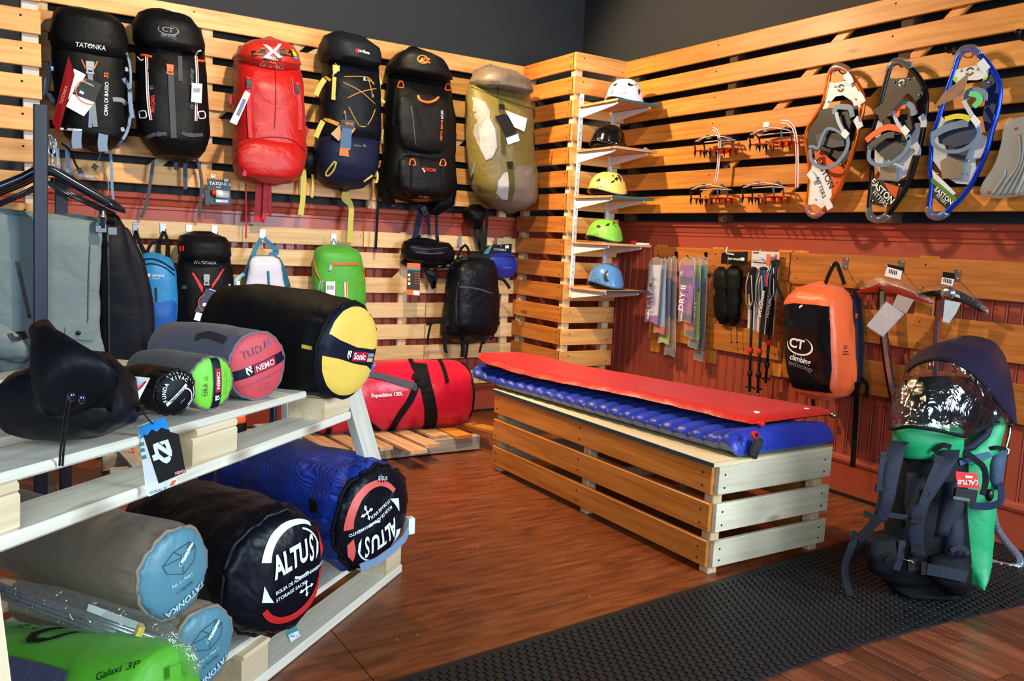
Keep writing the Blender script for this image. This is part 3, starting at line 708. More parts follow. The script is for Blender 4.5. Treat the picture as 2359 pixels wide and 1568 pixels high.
a.patch([[(606, 131), (650, 131), (648, 140), (603, 139)]], M_blackcard, 'banner'); a.text('ZERO', 622, 133, 8, M_whiteprint, bold=.03, sx=1.3); a.text('PLUS', 634, 138, 6, plain('gold_print', (214, 180, 60), .5), bold=.02)
a.patch([[(668, 114), (677, 116), (684, 131), (676, 130)]], plain('yellow_card', (232, 196, 60), .5), 'banner', off=.007); a.patch([[(675, 131), (685, 132), (686, 137), (678, 137)]], plain('sky_card', (60, 160, 220), .5), 'banner', off=.007)
a.text('TATONKA', 629, 151, 12, plain('pale_logo_print', (240, 200, 190), .5), name='logo', bold=.01)
a.strap([(572, 178), (573, 250), (577, 318)], 10, M_web_r); a.strap([(684, 190), (690, 245), (691, 300)], 9, M_web_r); a.buckle(573, 194, 12, 22, M_buckle); a.buckle(684, 206, 11, 20, M_buckle)
a.strap([(634, 164), (635, 230), (632, 296)], 1.6, plain('dark_red_seam', (120, 10, 12), .6), 'seam'); a.cord([(537, 352), (560, 332), (600, 318), (640, 316), (676, 324), (702, 348)], 1.0, plain('dark_red_seam', (120, 10, 12), .6), 'seam')
a.cord([(669, 176), (674, 190), (676, 215), (680, 222)], 1.0, M_greyprint, 'cord')
a.card([(565, 208), (577, 216), (545, 288), (529, 281)], M_white, 'swing_tag', y=a.yf-.01); a.card([(560, 226), (568, 230), (551, 268), (544, 264)], plain('blue_tag_print', (90, 110, 150), .5), 'tag_print', y=a.yf-.0125, t=.0005)
a.strap([(570, 368), (566, 390), (562, 405)], 9, M_web_r, 'loop', y=a.yf-.01, on=False)
a.strap([(598, 418), (598, 470), (596, 512)], [16, 22, 26], M_web_r, 'hanging_strap', on=False, y=YB-.06); a.strap([(612, 420), (610, 480), (607, 506)], 10, M_web_r, 'hanging_strap', on=False, y=YB-.08); a.strap([(621, 422), (621, 497)], 8, M_web_r, 'hanging_strap', on=False, y=YB-.06); a.strap([(566, 420), (567, 500), (566, 549)], 4, M_web_r, 'hanging_strap', on=False, y=YB-.05)
for pts in ([(536, 222), (530, 228), (534, 240)], [(700, 290), (707, 300), (702, 312)]): a.strap(pts, 8, M_web_r, 'side_loop', on=False, y=YB-.12)
# ---- 4 navy grey pack with yellow straps
M_nv = fabric('dark_slate_pack_nylon', (16, 19, 28), .5); M_nv2 = fabric('navy_pack_nylon', (22, 30, 58), .5); M_yel = fabric('mustard_webbing', (196, 184, 84), .65, wrinkle=.05); M_och = plain('ochre_cord', (198, 150, 60), .6); M_lidg = fabric('slate_lid_nylon', (30, 33, 41), .5)
a = Pk('hiking_pack', 'slate and navy hiking pack laced with ochre cord and mustard straps', 'backpack', (800, 438), YB)
a.body([(120, 745, 868, .6), (152, 746, 872), (190, 742, 872), (232, 738, 872), (278, 738, 874), (300, 736, 873), (322, 731, 872), (340, 728, 870)], .28, M_nv, wob=.009)
a.body([(312, 738, 870, .7), (326, 731, 872, .95), (352, 724, 868, 1), (383, 725, 867, 1), (411, 730, 853, .9), (430, 752, 833, .7), (437, 781, 805, .4)], .3, M_nv2, name='bottom_pocket', main=False, seed=3)
a.body([(80, 762, 805, .45), (88, 746, 838, .8), (108, 737, 871, 1), (134, 737, 876, 1), (146, 745, 874, 1), (154, 775, 850, .9)], .32, M_lidg, name='lid', main=False, seed=5, wob=.01)
drape('logo', arc(0, 0, 0, .012, 0, 360, 14), (a.P(823, 117)+V((0, -.02, 0)), V((1, 0, 0)), V((0, 0, 1))), a.bv, M_redprint, a.t, .003); a.text('caribee', 838, 119, 10, M_whiteprint, rot=-5, bold=.02)
a.buckle(773, 164, 16, 28, plain('mustard_buckle', (206, 192, 96), .45)); a.strap([(776, 150), (774, 152)], 12, M_yel); a.strap([(771, 178), (768, 230)], 12, M_yel)
for pts in ([(792, 177), (820, 176), (848, 179), (861, 196)], [(790, 190), (830, 210), (864, 240)], [(800, 226), (830, 212), (866, 204)], [(803, 246), (815, 270), (827, 290)], [(864, 252), (856, 272), (846, 288)], [(846, 179), (852, 195), (858, 222)], [(838, 186), (850, 185), (862, 192)], [(828, 290), (836, 292), (842, 291)]): a.cord(pts, 1.2, M_och, 'lacing')
a.block(838, 182, 5, 10, M_steel, 'cord_lock', .012); a.block(858, 221, 5, 7, M_greyprint, 'cord_lock', .01)
for pts in ([(748, 182), (737, 198), (727, 220)], [(744, 279), (736, 295), (727, 316)]): a.strap(pts, 12, M_yel, 'side_strap', on=False, y=YB-.2)
for pts in ([(750, 177), (762, 186)], [(747, 274), (780, 287)]): a.strap(pts, 9, M_och, 'side_strap')
for pts in ([(868, 168), (874, 185), (878, 195)], [(873, 195), (875, 225), (886, 236)]): a.strap(pts, 7, M_yel, 'side_strap', on=False, y=YB-.18)
a.card([(789, 276), (812, 277), (808, 343), (783, 340)], plain('blue_tag_picture', (60, 92, 130), .45), 'hang_tag', y=a.yf-.02); a.card([(783, 340), (808, 343), (807, 361), (781, 358)], M_orangeprint, 'hang_tag_foot', y=a.yf-.02); a.card([(786, 276), (818, 278), (816, 296), (785, 294)], M_blackcard, 'hang_tag_head', y=a.yf-.022)
a.text('NEVIS', 801, 286, 8, M_orangeprint, y=a.yf-.026, on=False, bold=.02); a.card([(784, 286), (762, 308), (780, 325), (786, 318)], plain('kraft_card', (190, 150, 110), .6), 'kraft_card', y=a.yf-.01); a.card([(811, 288), (819, 297), (810, 309)], plain('kraft_card', (190, 150, 110), .6), 'kraft_card', y=a.yf-.01)
a.cord([(793, 262), (794, 255), (796, 262), (797, 276)], .9, M_och, 'tag_string', y=a.yf-.015, on=False)
a.text('nevis', 823, 335, 9, M_greyprint); a.text('65', 839, 336, 8, M_och)
a.cord([(770, 372), (754, 392), (750, 402), (756, 405), (768, 392), (774, 375)], 2.2, M_yel, 'webbing_loop', closed=True); a.strap([(863, 386), (869, 400), (868, 418), (863, 418)], 5, M_yel, 'webbing_loop', on=False, y=YB-.2); a.strap([(857, 404), (838, 418)], 4, M_yel, 'webbing_loop')
a.strap([(799, 437), (795, 455), (808, 475), (807, 520), (805, 558)], [12, 20, 13, 13, 13], M_yel, 'hanging_strap', on=False, y=YB-.05); a.strap([(698, 372), (699, 420), (697, 460), (692, 495)], [12, 14, 12, 14], M_yel, 'hanging_strap', on=False, y=YB-.05); a.strap([(718, 385), (721, 420), (718, 455)], 6, M_yel, 'hanging_strap', on=False, y=YB-.05)
a.body([(345, 700, 722, .6), (365, 697, 728, 1), (385, 699, 728, 1), (398, 708, 726, .6)], .08, M_nv, name='hip_belt', main=False, yb=YB-.02)
a.card([(872, 296), (885, 296), (884, 332), (870, 330)], M_blackcard, 'side_tag', y=YB-.16); a.text('CARIBEE', 877, 314, 8, plain('yellow_card', (232, 196, 60), .5), rot=88, y=YB-.165, on=False, bold=.02)
# ---- 5 black pack with orange details
a = Pk('hiking_pack', 'black hiking pack with orange grab handle and orange round logo', 'backpack', (965, 467), YB)
a.body([(140, 905, 1012, .6), (180, 890, 1035), (218, 891, 1038), (260, 889, 1044), (310, 888, 1046), (352, 886, 1045), (380, 880, 1046), (408, 876, 1046), (436, 881, 1042, .95), (457, 896, 1026, .7), (466, 938, 1005, .4)], .29, M_nyl_k, wob=.008)
a.body([(115, 934, 964, .45), (124, 917, 991, .75), (138, 903, 1015, 1), (156, 893, 1027, 1), (176, 890, 1036, 1), (180, 900, 1030, .95)], .33, M_nyl_k3, name='lid', main=False, seed=7)
a.body([(222, 940, 1010, .5), (232, 920, 1026, .8), (270, 916, 1030, 1), (320, 918, 1030, 1), (346, 930, 1020, .8), (352, 950, 1005, .5)], .07, M_nyl_k3, name='front_pocket', main=False, yb=YB-.26, seed=2)
a.body([(362, 935, 1030, .6), (376, 918, 1034, .9), (410, 916, 1034, 1), (440, 922, 1030, .9), (455, 942, 1014, .5)], .08, M_nyl_k2, name='bottom_pocket', main=False, yb=YB-.24, seed=9)
k = pxs(a.P(975, 138)); drape('logo', arc(0, 0, 11*k, 13.5*k, 30, 400, 22, sx=1.0, sy=.72), (a.P(974, 137)+V((0, -.03, 0)), V((1, 0, 0)), V((0, 0, 1))), a.bv, M_orangeprint, a.t, .003); a.text('alpine', 981, 142, 9, M_orangeprint, bold=.02); a.patch([[(963, 143), (972, 132), (976, 137), (972, 143)]], M_orangeprint, 'logo'); a.text('lowe', 983, 135, 8, M_orangeprint, bold=.02)
a.cord([(963, 221), (968, 231), (985, 236), (1001, 232), (1010, 224)], 3.2, M_orange, 'grab_handle', n=5)
for x0, y0 in ((922, 196), (1031, 202), (949, 375), (1019, 376)): a.cord([(x0-3, y0-8), (x0+4, y0-8), (x0+7, y0+5), (x0-7, y0+5)], 1.5, M_orange, 'orange_loop', closed=True)
a.cord([(947, 245), (952, 280), (955, 315), (958, 335)], 1.4, M_web_d, 'zip'); a.text('cerro torre', 1016, 300, 10, M_orangeprint, rot=88, bold=.01); a.text('65:85', 1018, 264, 9, M_whiteprint, rot=88)
a.text('AXIOM', 988, 391, 11, M_redprint, bold=.02); a.patch([[(971, 387), (976, 387), (979, 396), (977, 397)]], M_whiteprint, 'logo'); a.text('lowe alpine', 976, 453, 6, M_orangeprint)
a.card([(1027, 300), (1052, 306), (1050, 340), (1026, 336)], M_blackcard, 'side_tag', y=YB-.2); a.card([(1026, 340), (1049, 345), (1048, 355), (1026, 351)], M_orangeprint, 'side_tag_foot', y=YB-.2); a.card([(1028, 352), (1048, 355), (1048, 343), (1029, 340)], M_blackcard, 'side_tag', y=YB-.198); a.text('lowe', 1037, 318, 8, M_whiteprint, y=YB-.206, on=False)
for pts, w_ in (([(948, 372), (947, 430)], 6), ([(1018, 374), (1020, 430)], 6), ([(912, 205), (904, 290)], 6)): a.strap(pts, w_, M_web_k)
for pts, w_ in (([(871, 440), (869, 500), (865, 574)], 6), ([(968, 470), (966, 505), (954, 550)], [16, 14, 13]), ([(985, 490), (988, 540)], 9), ([(1004, 465), (1006, 550)], 7)): a.strap(pts, w_, M_web_k if w_ == 6 else fabric('navy_webbing', (26, 34, 60), .7, wrinkle=.05), 'hanging_strap', on=False, y=YB-.06)
a.body([(390, 872, 892, .6), (420, 866, 896, 1), (450, 872, 900, 1), (468, 888, 912, .6)], .1, M_nyl_k, name='hip_belt', main=False, yb=YB-.02); a.body([(395, 1030, 1050, .6), (430, 1022, 1052, 1), (470, 1000, 1046, 1), (490, 985, 1016, .6)], .1, M_nyl_k, name='hip_belt', main=False, yb=YB-.02)
a.buckle(976, 484, 14, 20, M_buckle, 30, y=YB-.08); a.patch([[(957, 457), (987, 457), (984, 465), (960, 465)]], plain('tan_label', (150, 110, 70), .6), 'label')
# ---- 6 olive pack
M_ol = fabric('olive_pack_nylon', (98, 86, 38), .45, wrinkle=.5); M_br = fabric('brown_grey_lid_nylon', (94, 80, 66), .5, wrinkle=.45); M_gy = fabric('grey_panel_nylon', (128, 122, 118), .5, wrinkle=.4); M_olw = fabric('olive_webbing', (70, 66, 32), .7, wrinkle=.05)
a = Pk('hiking_pack', 'olive and grey hiking pack with white cards hanging beside the corner tower', 'backpack', (1165, 488), YB-.1)
a.body([(183, 1094, 1208, .6), (208, 1078, 1219), (246, 1073, 1221), (281, 1076, 1223), (324, 1076, 1225), (366, 1080, 1230), (401, 1083, 1234), (436, 1090, 1234), (464, 1104, 1228, .9), (481, 1128, 1208, .7), (487, 1159, 1191, .4)], .29, M_ol, wob=.009)
a.body([(155, 1108, 1134, .45), (164, 1097, 1180, .8), (180, 1093, 1211, 1), (196, 1084, 1220, 1), (208, 1090, 1222, 1)], .32, M_br, name='lid', main=False, seed=4, wob=.012)
a.patch([[(1078, 222), (1096, 226), (1118, 236), (1128, 256), (1126, 280), (1143, 300), (1144, 340), (1132, 364), (1118, 368), (1104, 340), (1090, 310), (1078, 262)]], M_gy, 'side_panel')
a.patch([[(1103, 292), (1124, 266), (1139, 296), (1144, 340), (1133, 363), (1119, 369), (1106, 345)]], fabric('light_grey_panel', (150, 148, 150), .4), 'side_pocket', off=.005)
a.patch([[(1188, 382), (1224, 380), (1233, 410), (1230, 452), (1212, 474), (1168, 482), (1120, 468), (1142, 440)]], fabric('brown_grey_panel', (104, 92, 84), .5), 'bottom_panel'); a.patch([[(1146, 418), (1160, 398), (1172, 394), (1174, 460), (1156, 460), (1142, 444)]], fabric('light_grey_panel', (150, 148, 150), .4), 'bottom_pocket', off=.005)
a.strap([(1150, 226), (1154, 250), (1160, 355)], 11, M_olw); a.strap([(1172, 372), (1178, 420), (1176, 462)], 15, M_olw); a.buckle(1154, 250, 14, 20, M_olw if 0 else M_buckle); a.buckle(1174, 380, 14, 16, M_buckle)
a.cord([(1085, 200), (1150, 226), (1222, 250)], 1.4, M_olw, 'seam'); a.cord([(1148, 190), (1146, 226)], 1.0, M_olw, 'seam')
a.card([(1164, 254), (1214, 273), (1208, 303), (1185, 293)], M_white, 'price_card', y=a.yf-.02); a.card([(1140, 268), (1160, 262), (1180, 310), (1166, 312)], M_blackcard, 'hang_tag', y=a.yf-.012); a.card([(1166, 318), (1193, 308), (1197, 324), (1170, 333)], M_white, 'hang_tag_foot', y=a.yf-.012); a.card([(1160, 262), (1176, 268), (1190, 306), (1166, 316)], M_blackcard, 'hang_tag', y=a.yf-.013)
a.text('caribee', 1205, 198, 8, M_greyprint, rot=-30); a.card([(1216, 222), (1222, 220), (1223, 240), (1217, 240)], plain('green_tag', (120, 170, 50), .5), 'side_label', y=YB-.17); a.card([(1216, 241), (1223, 240), (1223, 250), (1217, 250)], plain('sky_card', (60, 160, 220), .5), 'side_label', y=YB-.17)
a.strap([(1094, 376), (1090, 395), (1083, 414)], 7, M_web_g, 'side_strap')
a.body([(474, 1082, 1112, .5), (488, 1066, 1118, 1), (506, 1070, 1112, 1), (522, 1084, 1108, .6)], .14, M_nyl_k, name='hip_belt', main=False, yb=YB-.02)
for pts, w_ in (([(1090, 505), (1096, 540), (1110, 590)], 9), ([(1104, 490), (1108, 540), (1108, 588)], 14), ([(1122, 480), (1120, 520), (1116, 575)], 8)): a.strap(pts, w_, fabric('dark_olive_webbing', (30, 34, 26), .7, wrinkle=.05), 'hanging_strap', on=False, y=YB-.06)
# ================================================================ HOOKS ON THE LOWER SLATS
def hook(px, py, wall_y, label, ax=1, L=.075, mat=None, w=12, h=26):
    """chromed slat hook: folded clip plate and a bent wire arm with a ball tip"""
    p = at(px, py, ax, wall_y); nrm = V((0, -1, 0)) if ax == 1 else V((-1, 0, 0)); u = V((1, 0, 0)) if ax == 1 else V((0, -1, 0))
    t = thing('wall_hook', label, 'hook', p, 'chrome hooks on the slats'); M3 = Matrix((u, -nrm, V((0, 0, 1)))).transposed()
    k = pxs(p); g = G(); g.box(p+nrm*.004, (w*k, .006, h*k), M3, .001); g.box(p+nrm*.009+V((0, 0, h*k*.36)), (w*k*.9, .006, h*k*.2), M3, .001); g.obj('clip_plate', mat or M_steel, t)
    q = p+nrm*.008-V((0, 0, h*k*.3)); pts = [q, q+nrm*.02, q+nrm*L*.6-V((0, 0, .006)), q+nrm*L*.92, q+nrm*L+V((0, 0, .012))]
    G().tube(pts, .0028, 7).obj('hook_arm', mat or M_steel, t); G().ball(pts[-1], .0045, 8, 6).obj('ball_tip', mat or M_steel, t)
    return p
for px, py, lb in ((312, 524, 'chrome hook above the left shoulder strap of the small blue backpack'), (375, 526, 'chrome hook above the right shoulder strap of the small blue backpack'), (435, 530, 'chrome hook above the left edge of the small black red-trimmed backpack'), (493, 532, 'chrome hook above the right edge of the small black red-trimmed backpack'), (604, 541, 'chrome hook holding the white and teal child backpack'), (768, 551, 'chrome hook holding the green daypack'), (1057, 557, 'chrome hook right of the black waist pack'), (1139, 561, 'chrome hook behind the card of the blue pouch')):
    hook(px, py, YL, lb)
GS = 'small bags hanging on the lower slats'
Y2 = YL-.03
M_zip = plain('dark_zip', (20, 22, 30), .5)
# ---- blue backpack
M_blue = fabric('sky_blue_ripstop', (40, 140, 206), .45, wscale=220, weave=.3); M_blue2 = fabric('deep_blue_panel', (24, 96, 190), .45)
a = Pk('small_backpack', 'sky blue backpack hanging half hidden behind the dark jacket', 'backpack', (365, 790), Y2, GS)
a.body([(586, 326, 378, .5), (592, 320, 392, .7), (606, 316, 400, .9), (630, 316, 406), (680, 318, 409), (730, 330, 408), (768, 336, 404, .9), (786, 344, 396, .7), (793, 356, 384, .4)], .17, M_blue, seed=2)
a.patch([[(344, 700), (398, 690), (408, 700), (404, 770), (392, 790), (350, 790), (344, 750)]], M_blue2, 'bottom_panel')
a.cord([(322, 600), (350, 596), (378, 606), (400, 622)], 2.2, M_zip, 'zip'); a.cord([(318, 612), (350, 607), (380, 616), (402, 634)], 1.5, M_zip, 'zip'); a.strap([(359, 662), (360, 695)], 4, M_zip, 'pocket_zip')
a.text('campus', 364, 634, 9, M_whiteprint, bold=.02); a.text('outdoor', 358, 641, 5, M_whiteprint); a.patch([arc(0, 0, 0, 1, 0, 360, 2)[0]] if 0 else [[(338, 631), (342, 629), (346, 631), (346, 636), (342, 638), (338, 636)]], M_whiteprint, 'logo')
for pts in ([(313, 530), (308, 560), (312, 590), (320, 600)], [(314, 532), (322, 560), (336, 588)], [(377, 532), (368, 556), (362, 586)], [(379, 534), (386, 560), (386, 600)]): a.strap(pts, [6, 9, 12], M_web_k, 'shoulder_strap', on=False, y=Y2-.06)
a.strap([(336, 588), (348, 562), (366, 557), (378, 562)], 7, M_web_k, 'grab_handle', on=False, y=Y2-.06)
a.cord([(398, 750), (412, 766), (424, 762), (420, 768), (402, 775)], 2.5, M_web_b, 'loop', on=False, y=Y2-.1); a.strap([(404, 672), (416, 676), (412, 684)], 6, M_web_b, 'side_strap', on=False, y=Y2-.1)
# ---- black red trim
a = Pk('small_backpack', 'small black backpack with a red V of piping and a reflective card', 'backpack', (470, 785), Y2, GS)
a.body([(560, 418, 524, .7), (590, 412, 530), (640, 408, 536), (690, 408, 538), (730, 410, 534), (765, 414, 530, .9), (784, 424, 520, .6)], .2, M_nyl_k, seed=3)
a.body([(538, 432, 500, .45), (544, 416, 520, .8), (560, 412, 530, 1), (586, 412, 532, 1), (600, 424, 522, .9)], .23, M_nyl_k3, name='lid', main=False, seed=5)
a.text('TATONKA', 473, 605, 10.5, M_whiteprint, name='logo', bold=.02); a.patch([[(466, 606), (470, 602), (476, 602), (480, 606), (476, 604), (470, 604)]], M_whiteprint, 'logo')
for po in ([(441, 628), (446, 628), (468, 662), (466, 676)], [(517, 618), (511, 621), (488, 654), (487, 666)]): a.patch([po], plain('red_piping', (214, 40, 36), .5), 'piping')
a.buckle(475, 644, 13, 27, plain('grey_buckle_plastic', (160, 165, 170), .4)); a.cord([(415, 566), (416, 580)], 2, plain('red_piping', (214, 40, 36), .5), 'zip_pull'); a.cord([(422, 566), (421, 578)], 2, plain('red_piping', (214, 40, 36), .5), 'zip_pull')
a.card([(474, 664), (509, 674), (494, 718), (448, 718)], plain('film_over_dark_card', (74, 80, 110), .12), 'hang_tag', y=a.yf-.015); a.card([(482, 664), (509, 674), (490, 748), (446, 736), (452, 718), (474, 724)], M_white, 'price_card', y=a.yf-.012); a.card([(468, 697), (478, 699), (476, 706), (466, 704)], M_white, 'sticker', y=a.yf-.018)
k = pxs(a.P(470, 700)); drape('ring', arc(0, 0, 21*k, 22.5*k, 110, 300, 14), (a.P(480, 698, a.yf-.0185), V((1, 0, 0)), V((0, 0, 1))), None, M_orangeprint, a.t)
a.text('CIMA DI', 501, 722, 8, M_whiteprint, rot=86); a.strap([(536, 668), (545, 688)], 10, M_web_g, 'side_strap', on=False, y=a.yf+.05); a.block(529, 660, 4, 12, M_whiteprint, 'label', .006, 10); a.block(425, 661, 12, 9, M_buckle, 'ladder_lock', .01)
# ---- white teal
M_teal = fabric('teal_nylon', (20, 104, 140), .45); M_pw = fabric('pale_lilac_nylon', (214, 212, 226), .5)
a = Pk('small_backpack', 'small white and teal backpack hanging from one hook by its straps', 'backpack', (605, 690), Y2, GS)
a.body([(592, 580, 644, .6), (600, 574, 648, .8), (620, 566, 656), (650, 560, 664), (680, 558, 668), (710, 560, 668), (730, 566, 660, .6)], .16, M_teal, seed=3)
a.body([(594, 582, 642, .7), (604, 576, 646, 1), (630, 570, 652, 1), (660, 566, 658, 1), (700, 566, 658, .9), (714, 580, 650, .5)], .07, M_pw, name='front_pocket', main=False, yb=Y2-.13, seed=7, wob=.009)
a.strap([(617, 624), (619, 658)], 5, M_teal, 'pocket_zip'); a.cord([(578, 600), (600, 594), (622, 595), (644, 600)], 2, M_whiteprint, 'gather')
for pts in ([(602, 548), (588, 574), (575, 610), (566, 640)], [(607, 548), (626, 566), (636, 580), (622, 590)]): a.strap(pts, [8, 12, 16], M_teal, 'shoulder_strap', on=False, y=Y2-.09)
a.strap([(562, 630), (544, 645), (545, 662)], 8, fabric('pale_teal', (150, 200, 214), .5), 'side_strap', on=False, y=Y2-.1); a.cord([(652, 612), (662, 640), (668, 660)], 2, M_zip, 'edge_zip', on=False, y=Y2-.1); a.block(548, 652, 8, 10, M_whiteprint, 'ladder_lock', .008, y=Y2-.11)
# ---- green
M_grn = fabric('grass_green_polyester', (78, 172, 52), .5)
a = Pk('small_backpack', 'grass green daypack with orange front zip', 'backpack', (780, 700), Y2, GS)
a.body([(567, 742, 806, .5), (572, 730, 820, .8), (584, 724, 830), (620, 721, 837), (660, 721, 840), (695, 722, 840), (715, 726, 836, .8), (722, 740, 826, .5)], .18, M_grn, seed=4, wob=.008)
a.strap([(764, 608), (795, 607), (825, 607)], 6, plain('orange_zip', (226, 96, 30), .5), 'pocket_zip'); a.cord([(722, 596), (728, 625), (738, 645)], 2, plain('orange_zip', (226, 96, 30), .5), 'zip'); a.cord([(840, 615), (838, 640), (832, 652)], 1.5, plain('orange_zip', (226, 96, 30), .5), 'zip')
a.block(761, 616, 7, 15, plain('grey_zip_pull', (170, 175, 180), .4), 'zip_pull', .008, -15)
for q in (0, 6): a.cord([(738+q, 646), (733+q, 668)], 1.6, plain('grey_zip_pull', (170, 175, 180), .4), 'zip_pull')
a.card([(751, 648), (772, 648), (771, 684), (750, 682)], M_white, 'price_card', y=a.yf-.012)
for i in range(7): a.card([(754+2.2*i, 657), (755+2.2*i, 657), (755+2.2*i, 667), (754+2.2*i, 667)], M_blackprint, 'bar_print', y=a.yf-.0145, t=.0005)
a.strap([(796, 650), (797, 690)], 8, M_whiteprint, 'reflector'); a.strap([(797, 650), (798, 690)], 3, plain('orange_zip', (226, 96, 30), .5), 'reflector_edge', t=.006)
a.cord([(762, 566), (767, 552), (770, 552), (777, 566)], 2, M_web_g, 'grab_loop', on=False, y=Y2-.06)
# ---- black waist pack
M_blk_n = fabric('black_navy_nylon', (14, 15, 22), .38, wrinkle=.4)
a = Pk('waist_pack', 'black waist pack with an orange and black price tag', 'waist pack', (985, 610), Y2, GS)
a.body([(553, 940, 1010, .5), (558, 930, 1034, .8), (568, 926, 1043), (585, 925, 1046), (598, 930, 1044, .9), (606, 940, 1036, .5)], .16, M_blk_n, e=2.4, seed=2, wob=.007)
a.strap([(956, 580), (990, 584), (1020, 582)], 3, M_web_d, 'zip'); a.cord([(945, 570), (985, 574), (1030, 570)], 1, M_web_d, 'seam')
a.body([(600, 926, 960, .5), (606, 924, 1042, .8), (612, 930, 1040, .6)], .1, M_nyl_k, name='belt_pad', main=False, seed=3)
a.strap([(978, 612), (992, 640), (1000, 664)], [14, 16, 12], M_web_k, 'belt_strap', on=False, y=Y2-.05); a.strap([(1002, 610), (1002, 645), (996, 662)], 10, M_web_k, 'belt_strap', on=False, y=Y2-.05); a.block(990, 628, 20, 10, M_buckle, 'buckle', .014, -20, y=Y2-.06)
a.strap([(964, 540), (960, 556)], 13, M_web_k, 'hanging_strap', on=False, y=Y2-.04); a.strap([(1006, 540), (1008, 556)], 8, M_web_k, 'hanging_strap', on=False, y=Y2-.04)
y_ = a.yf-.01; a.card([(938, 605), (968, 607), (967, 681), (936, 678)], M_orangeprint, 'hang_tag', y=y_); a.card([(939, 620), (968, 622), (967, 668), (937, 666)], plain('dark_tag_print', (52, 40, 36), .5), 'tag_print', y=y_-.002, t=.0005); a.card([(939, 616), (968, 618), (968, 623), (939, 621)], plain('teal_print', (70, 140, 150), .5), 'tag_print', y=y_-.003, t=.0005); a.card([(952, 669), (966, 670), (966, 680), (952, 679)], M_white, 'price_sticker', y=y_-.002)
for yy in (630, 640, 650): a.card([(940, yy), (945, yy), (945, yy+6), (940, yy+6)], plain('yellow_card', (232, 196, 60), .5) if yy == 640 else M_whiteprint, 'tag_icon', y=y_-.003, t=.0005)
for i, yy in enumerate((628, 634, 640, 646, 652)): a.text('sport bag', 958, yy, 3.5, M_orangeprint, y=y_-.003, on=False)
a.cord([(954, 606), (956, 596)], .8, M_web_k, 'tag_string', on=False, y=y_); a.block(1012, 613, 9, 4, M_steel, 'metal_clip', .01); a.block(1032, 611, 11, 5, M_steel, 'metal_clip', .01)
# ---- black glossy backpack
a = Pk('small_backpack', 'glossy black backpack with dangling straps beside the corner tower', 'backpack', (1085, 785), Y2, GS)
a.body([(594, 1058, 1120, .5), (600, 1046, 1136, .8), (620, 1036, 1142), (660, 1030, 1146), (700, 1024, 1147), (740, 1018, 1144), (765, 1016, 1138, .9), (780, 1026, 1124, .6), (786, 1050, 1100, .4)], .22, M_blk_n, seed=6, wob=.01)
a.body([(606, 1068, 1118, .6), (620, 1058, 1130, 1), (660, 1054, 1134, 1), (720, 1052, 1134, 1), (752, 1056, 1128, .9), (762, 1070, 1112, .5)], .06, fabric('black_front_pocket', (15, 17, 25), .35, wrinkle=.5), name='front_pocket', main=False, yb=Y2-.2, seed=2)
a.block(1103, 615, 14, 12, M_buckle, 'logo_tab', .008, -15); a.cord([(1056, 650), (1050, 700), (1056, 755)], 1.2, M_web_d, 'seam'); a.strap([(1058, 660), (1096, 664), (1134, 676)], 3, M_web_d, 'pocket_zip')
for pts, w_ in (([(1024, 742), (1000, 742), (982, 746)], 8), ([(992, 746), (986, 775), (985, 794)], 5), ([(1022, 770), (1026, 806), (1030, 808)], 8), ([(1062, 770), (1066, 800), (1064, 822)], 10), ([(1076, 775), (1076, 795), (1072, 825)], 7), ([(1100, 760), (1112, 780), (1112, 792)], 11), ([(1110, 788), (1104, 812)], 5), ([(1132, 765), (1136, 775), (1128, 780)], 5), ([(1144, 640), (1160, 645), (1174, 664)], 7), ([(1144, 736), (1148, 745), (1142, 750)], 7)): a.strap(pts, w_, M_web_k, 'loose_strap', on=False, y=a.yf+.05)
a.block(1078, 777, 13, 10, M_buckle, 'buckle', .012, y=a.yf); a.block(1032, 744, 10, 12, M_buckle, 'buckle', .012)
a.cord([(1052, 600), (1062, 574), (1074, 566), (1084, 590)], 3, M_web_k, 'grab_loop', on=False, y=Y2-.06); a.strap([(1080, 592), (1100, 590), (1128, 592)], 14, fabric('dark_olive_webbing', (30, 34, 26), .7, wrinkle=.05), 'haul_strap', on=False, y=Y2-.1)
# ---- blue pouch
a = Pk('small_pouch', 'royal blue zip pouch on a black header card', 'pouch', (1155, 640), Y2+.01, GS)
a.body([(583, 1124, 1182, .5), (588, 1118, 1188, .9), (606, 1116, 1191), (622, 1120, 1188, .9), (636, 1136, 1180, .6)], .09, fabric('royal_blue_nylon', (20, 44, 150), .45), seed=2, e=2.4)
a.card([(1117, 566), (1179, 561), (1178, 584), (1118, 586)], M_blackcard, 'header_card', y=a.yf+.05); a.card([(1112, 584), (1130, 564), (1134, 566), (1124, 586)], plain('teal_print', (70, 140, 150), .5), 'card_stripe', y=a.yf+.045, t=.0005); a.text('TATONKA', 1148, 575, 7, M_whiteprint, y=a.yf+.047, on=False); a.card([(1164, 565), (1172, 565), (1172, 572), (1164, 572)], M_white, 'price_sticker', y=a.yf+.047, t=.0005)
a.text('Ski Pouch', 1168, 616, 6, plain('pale_blue_print', (110, 150, 230), .5)); a.strap([(1122, 592), (1150, 588), (1184, 592)], 2, M_zip, 'zip')
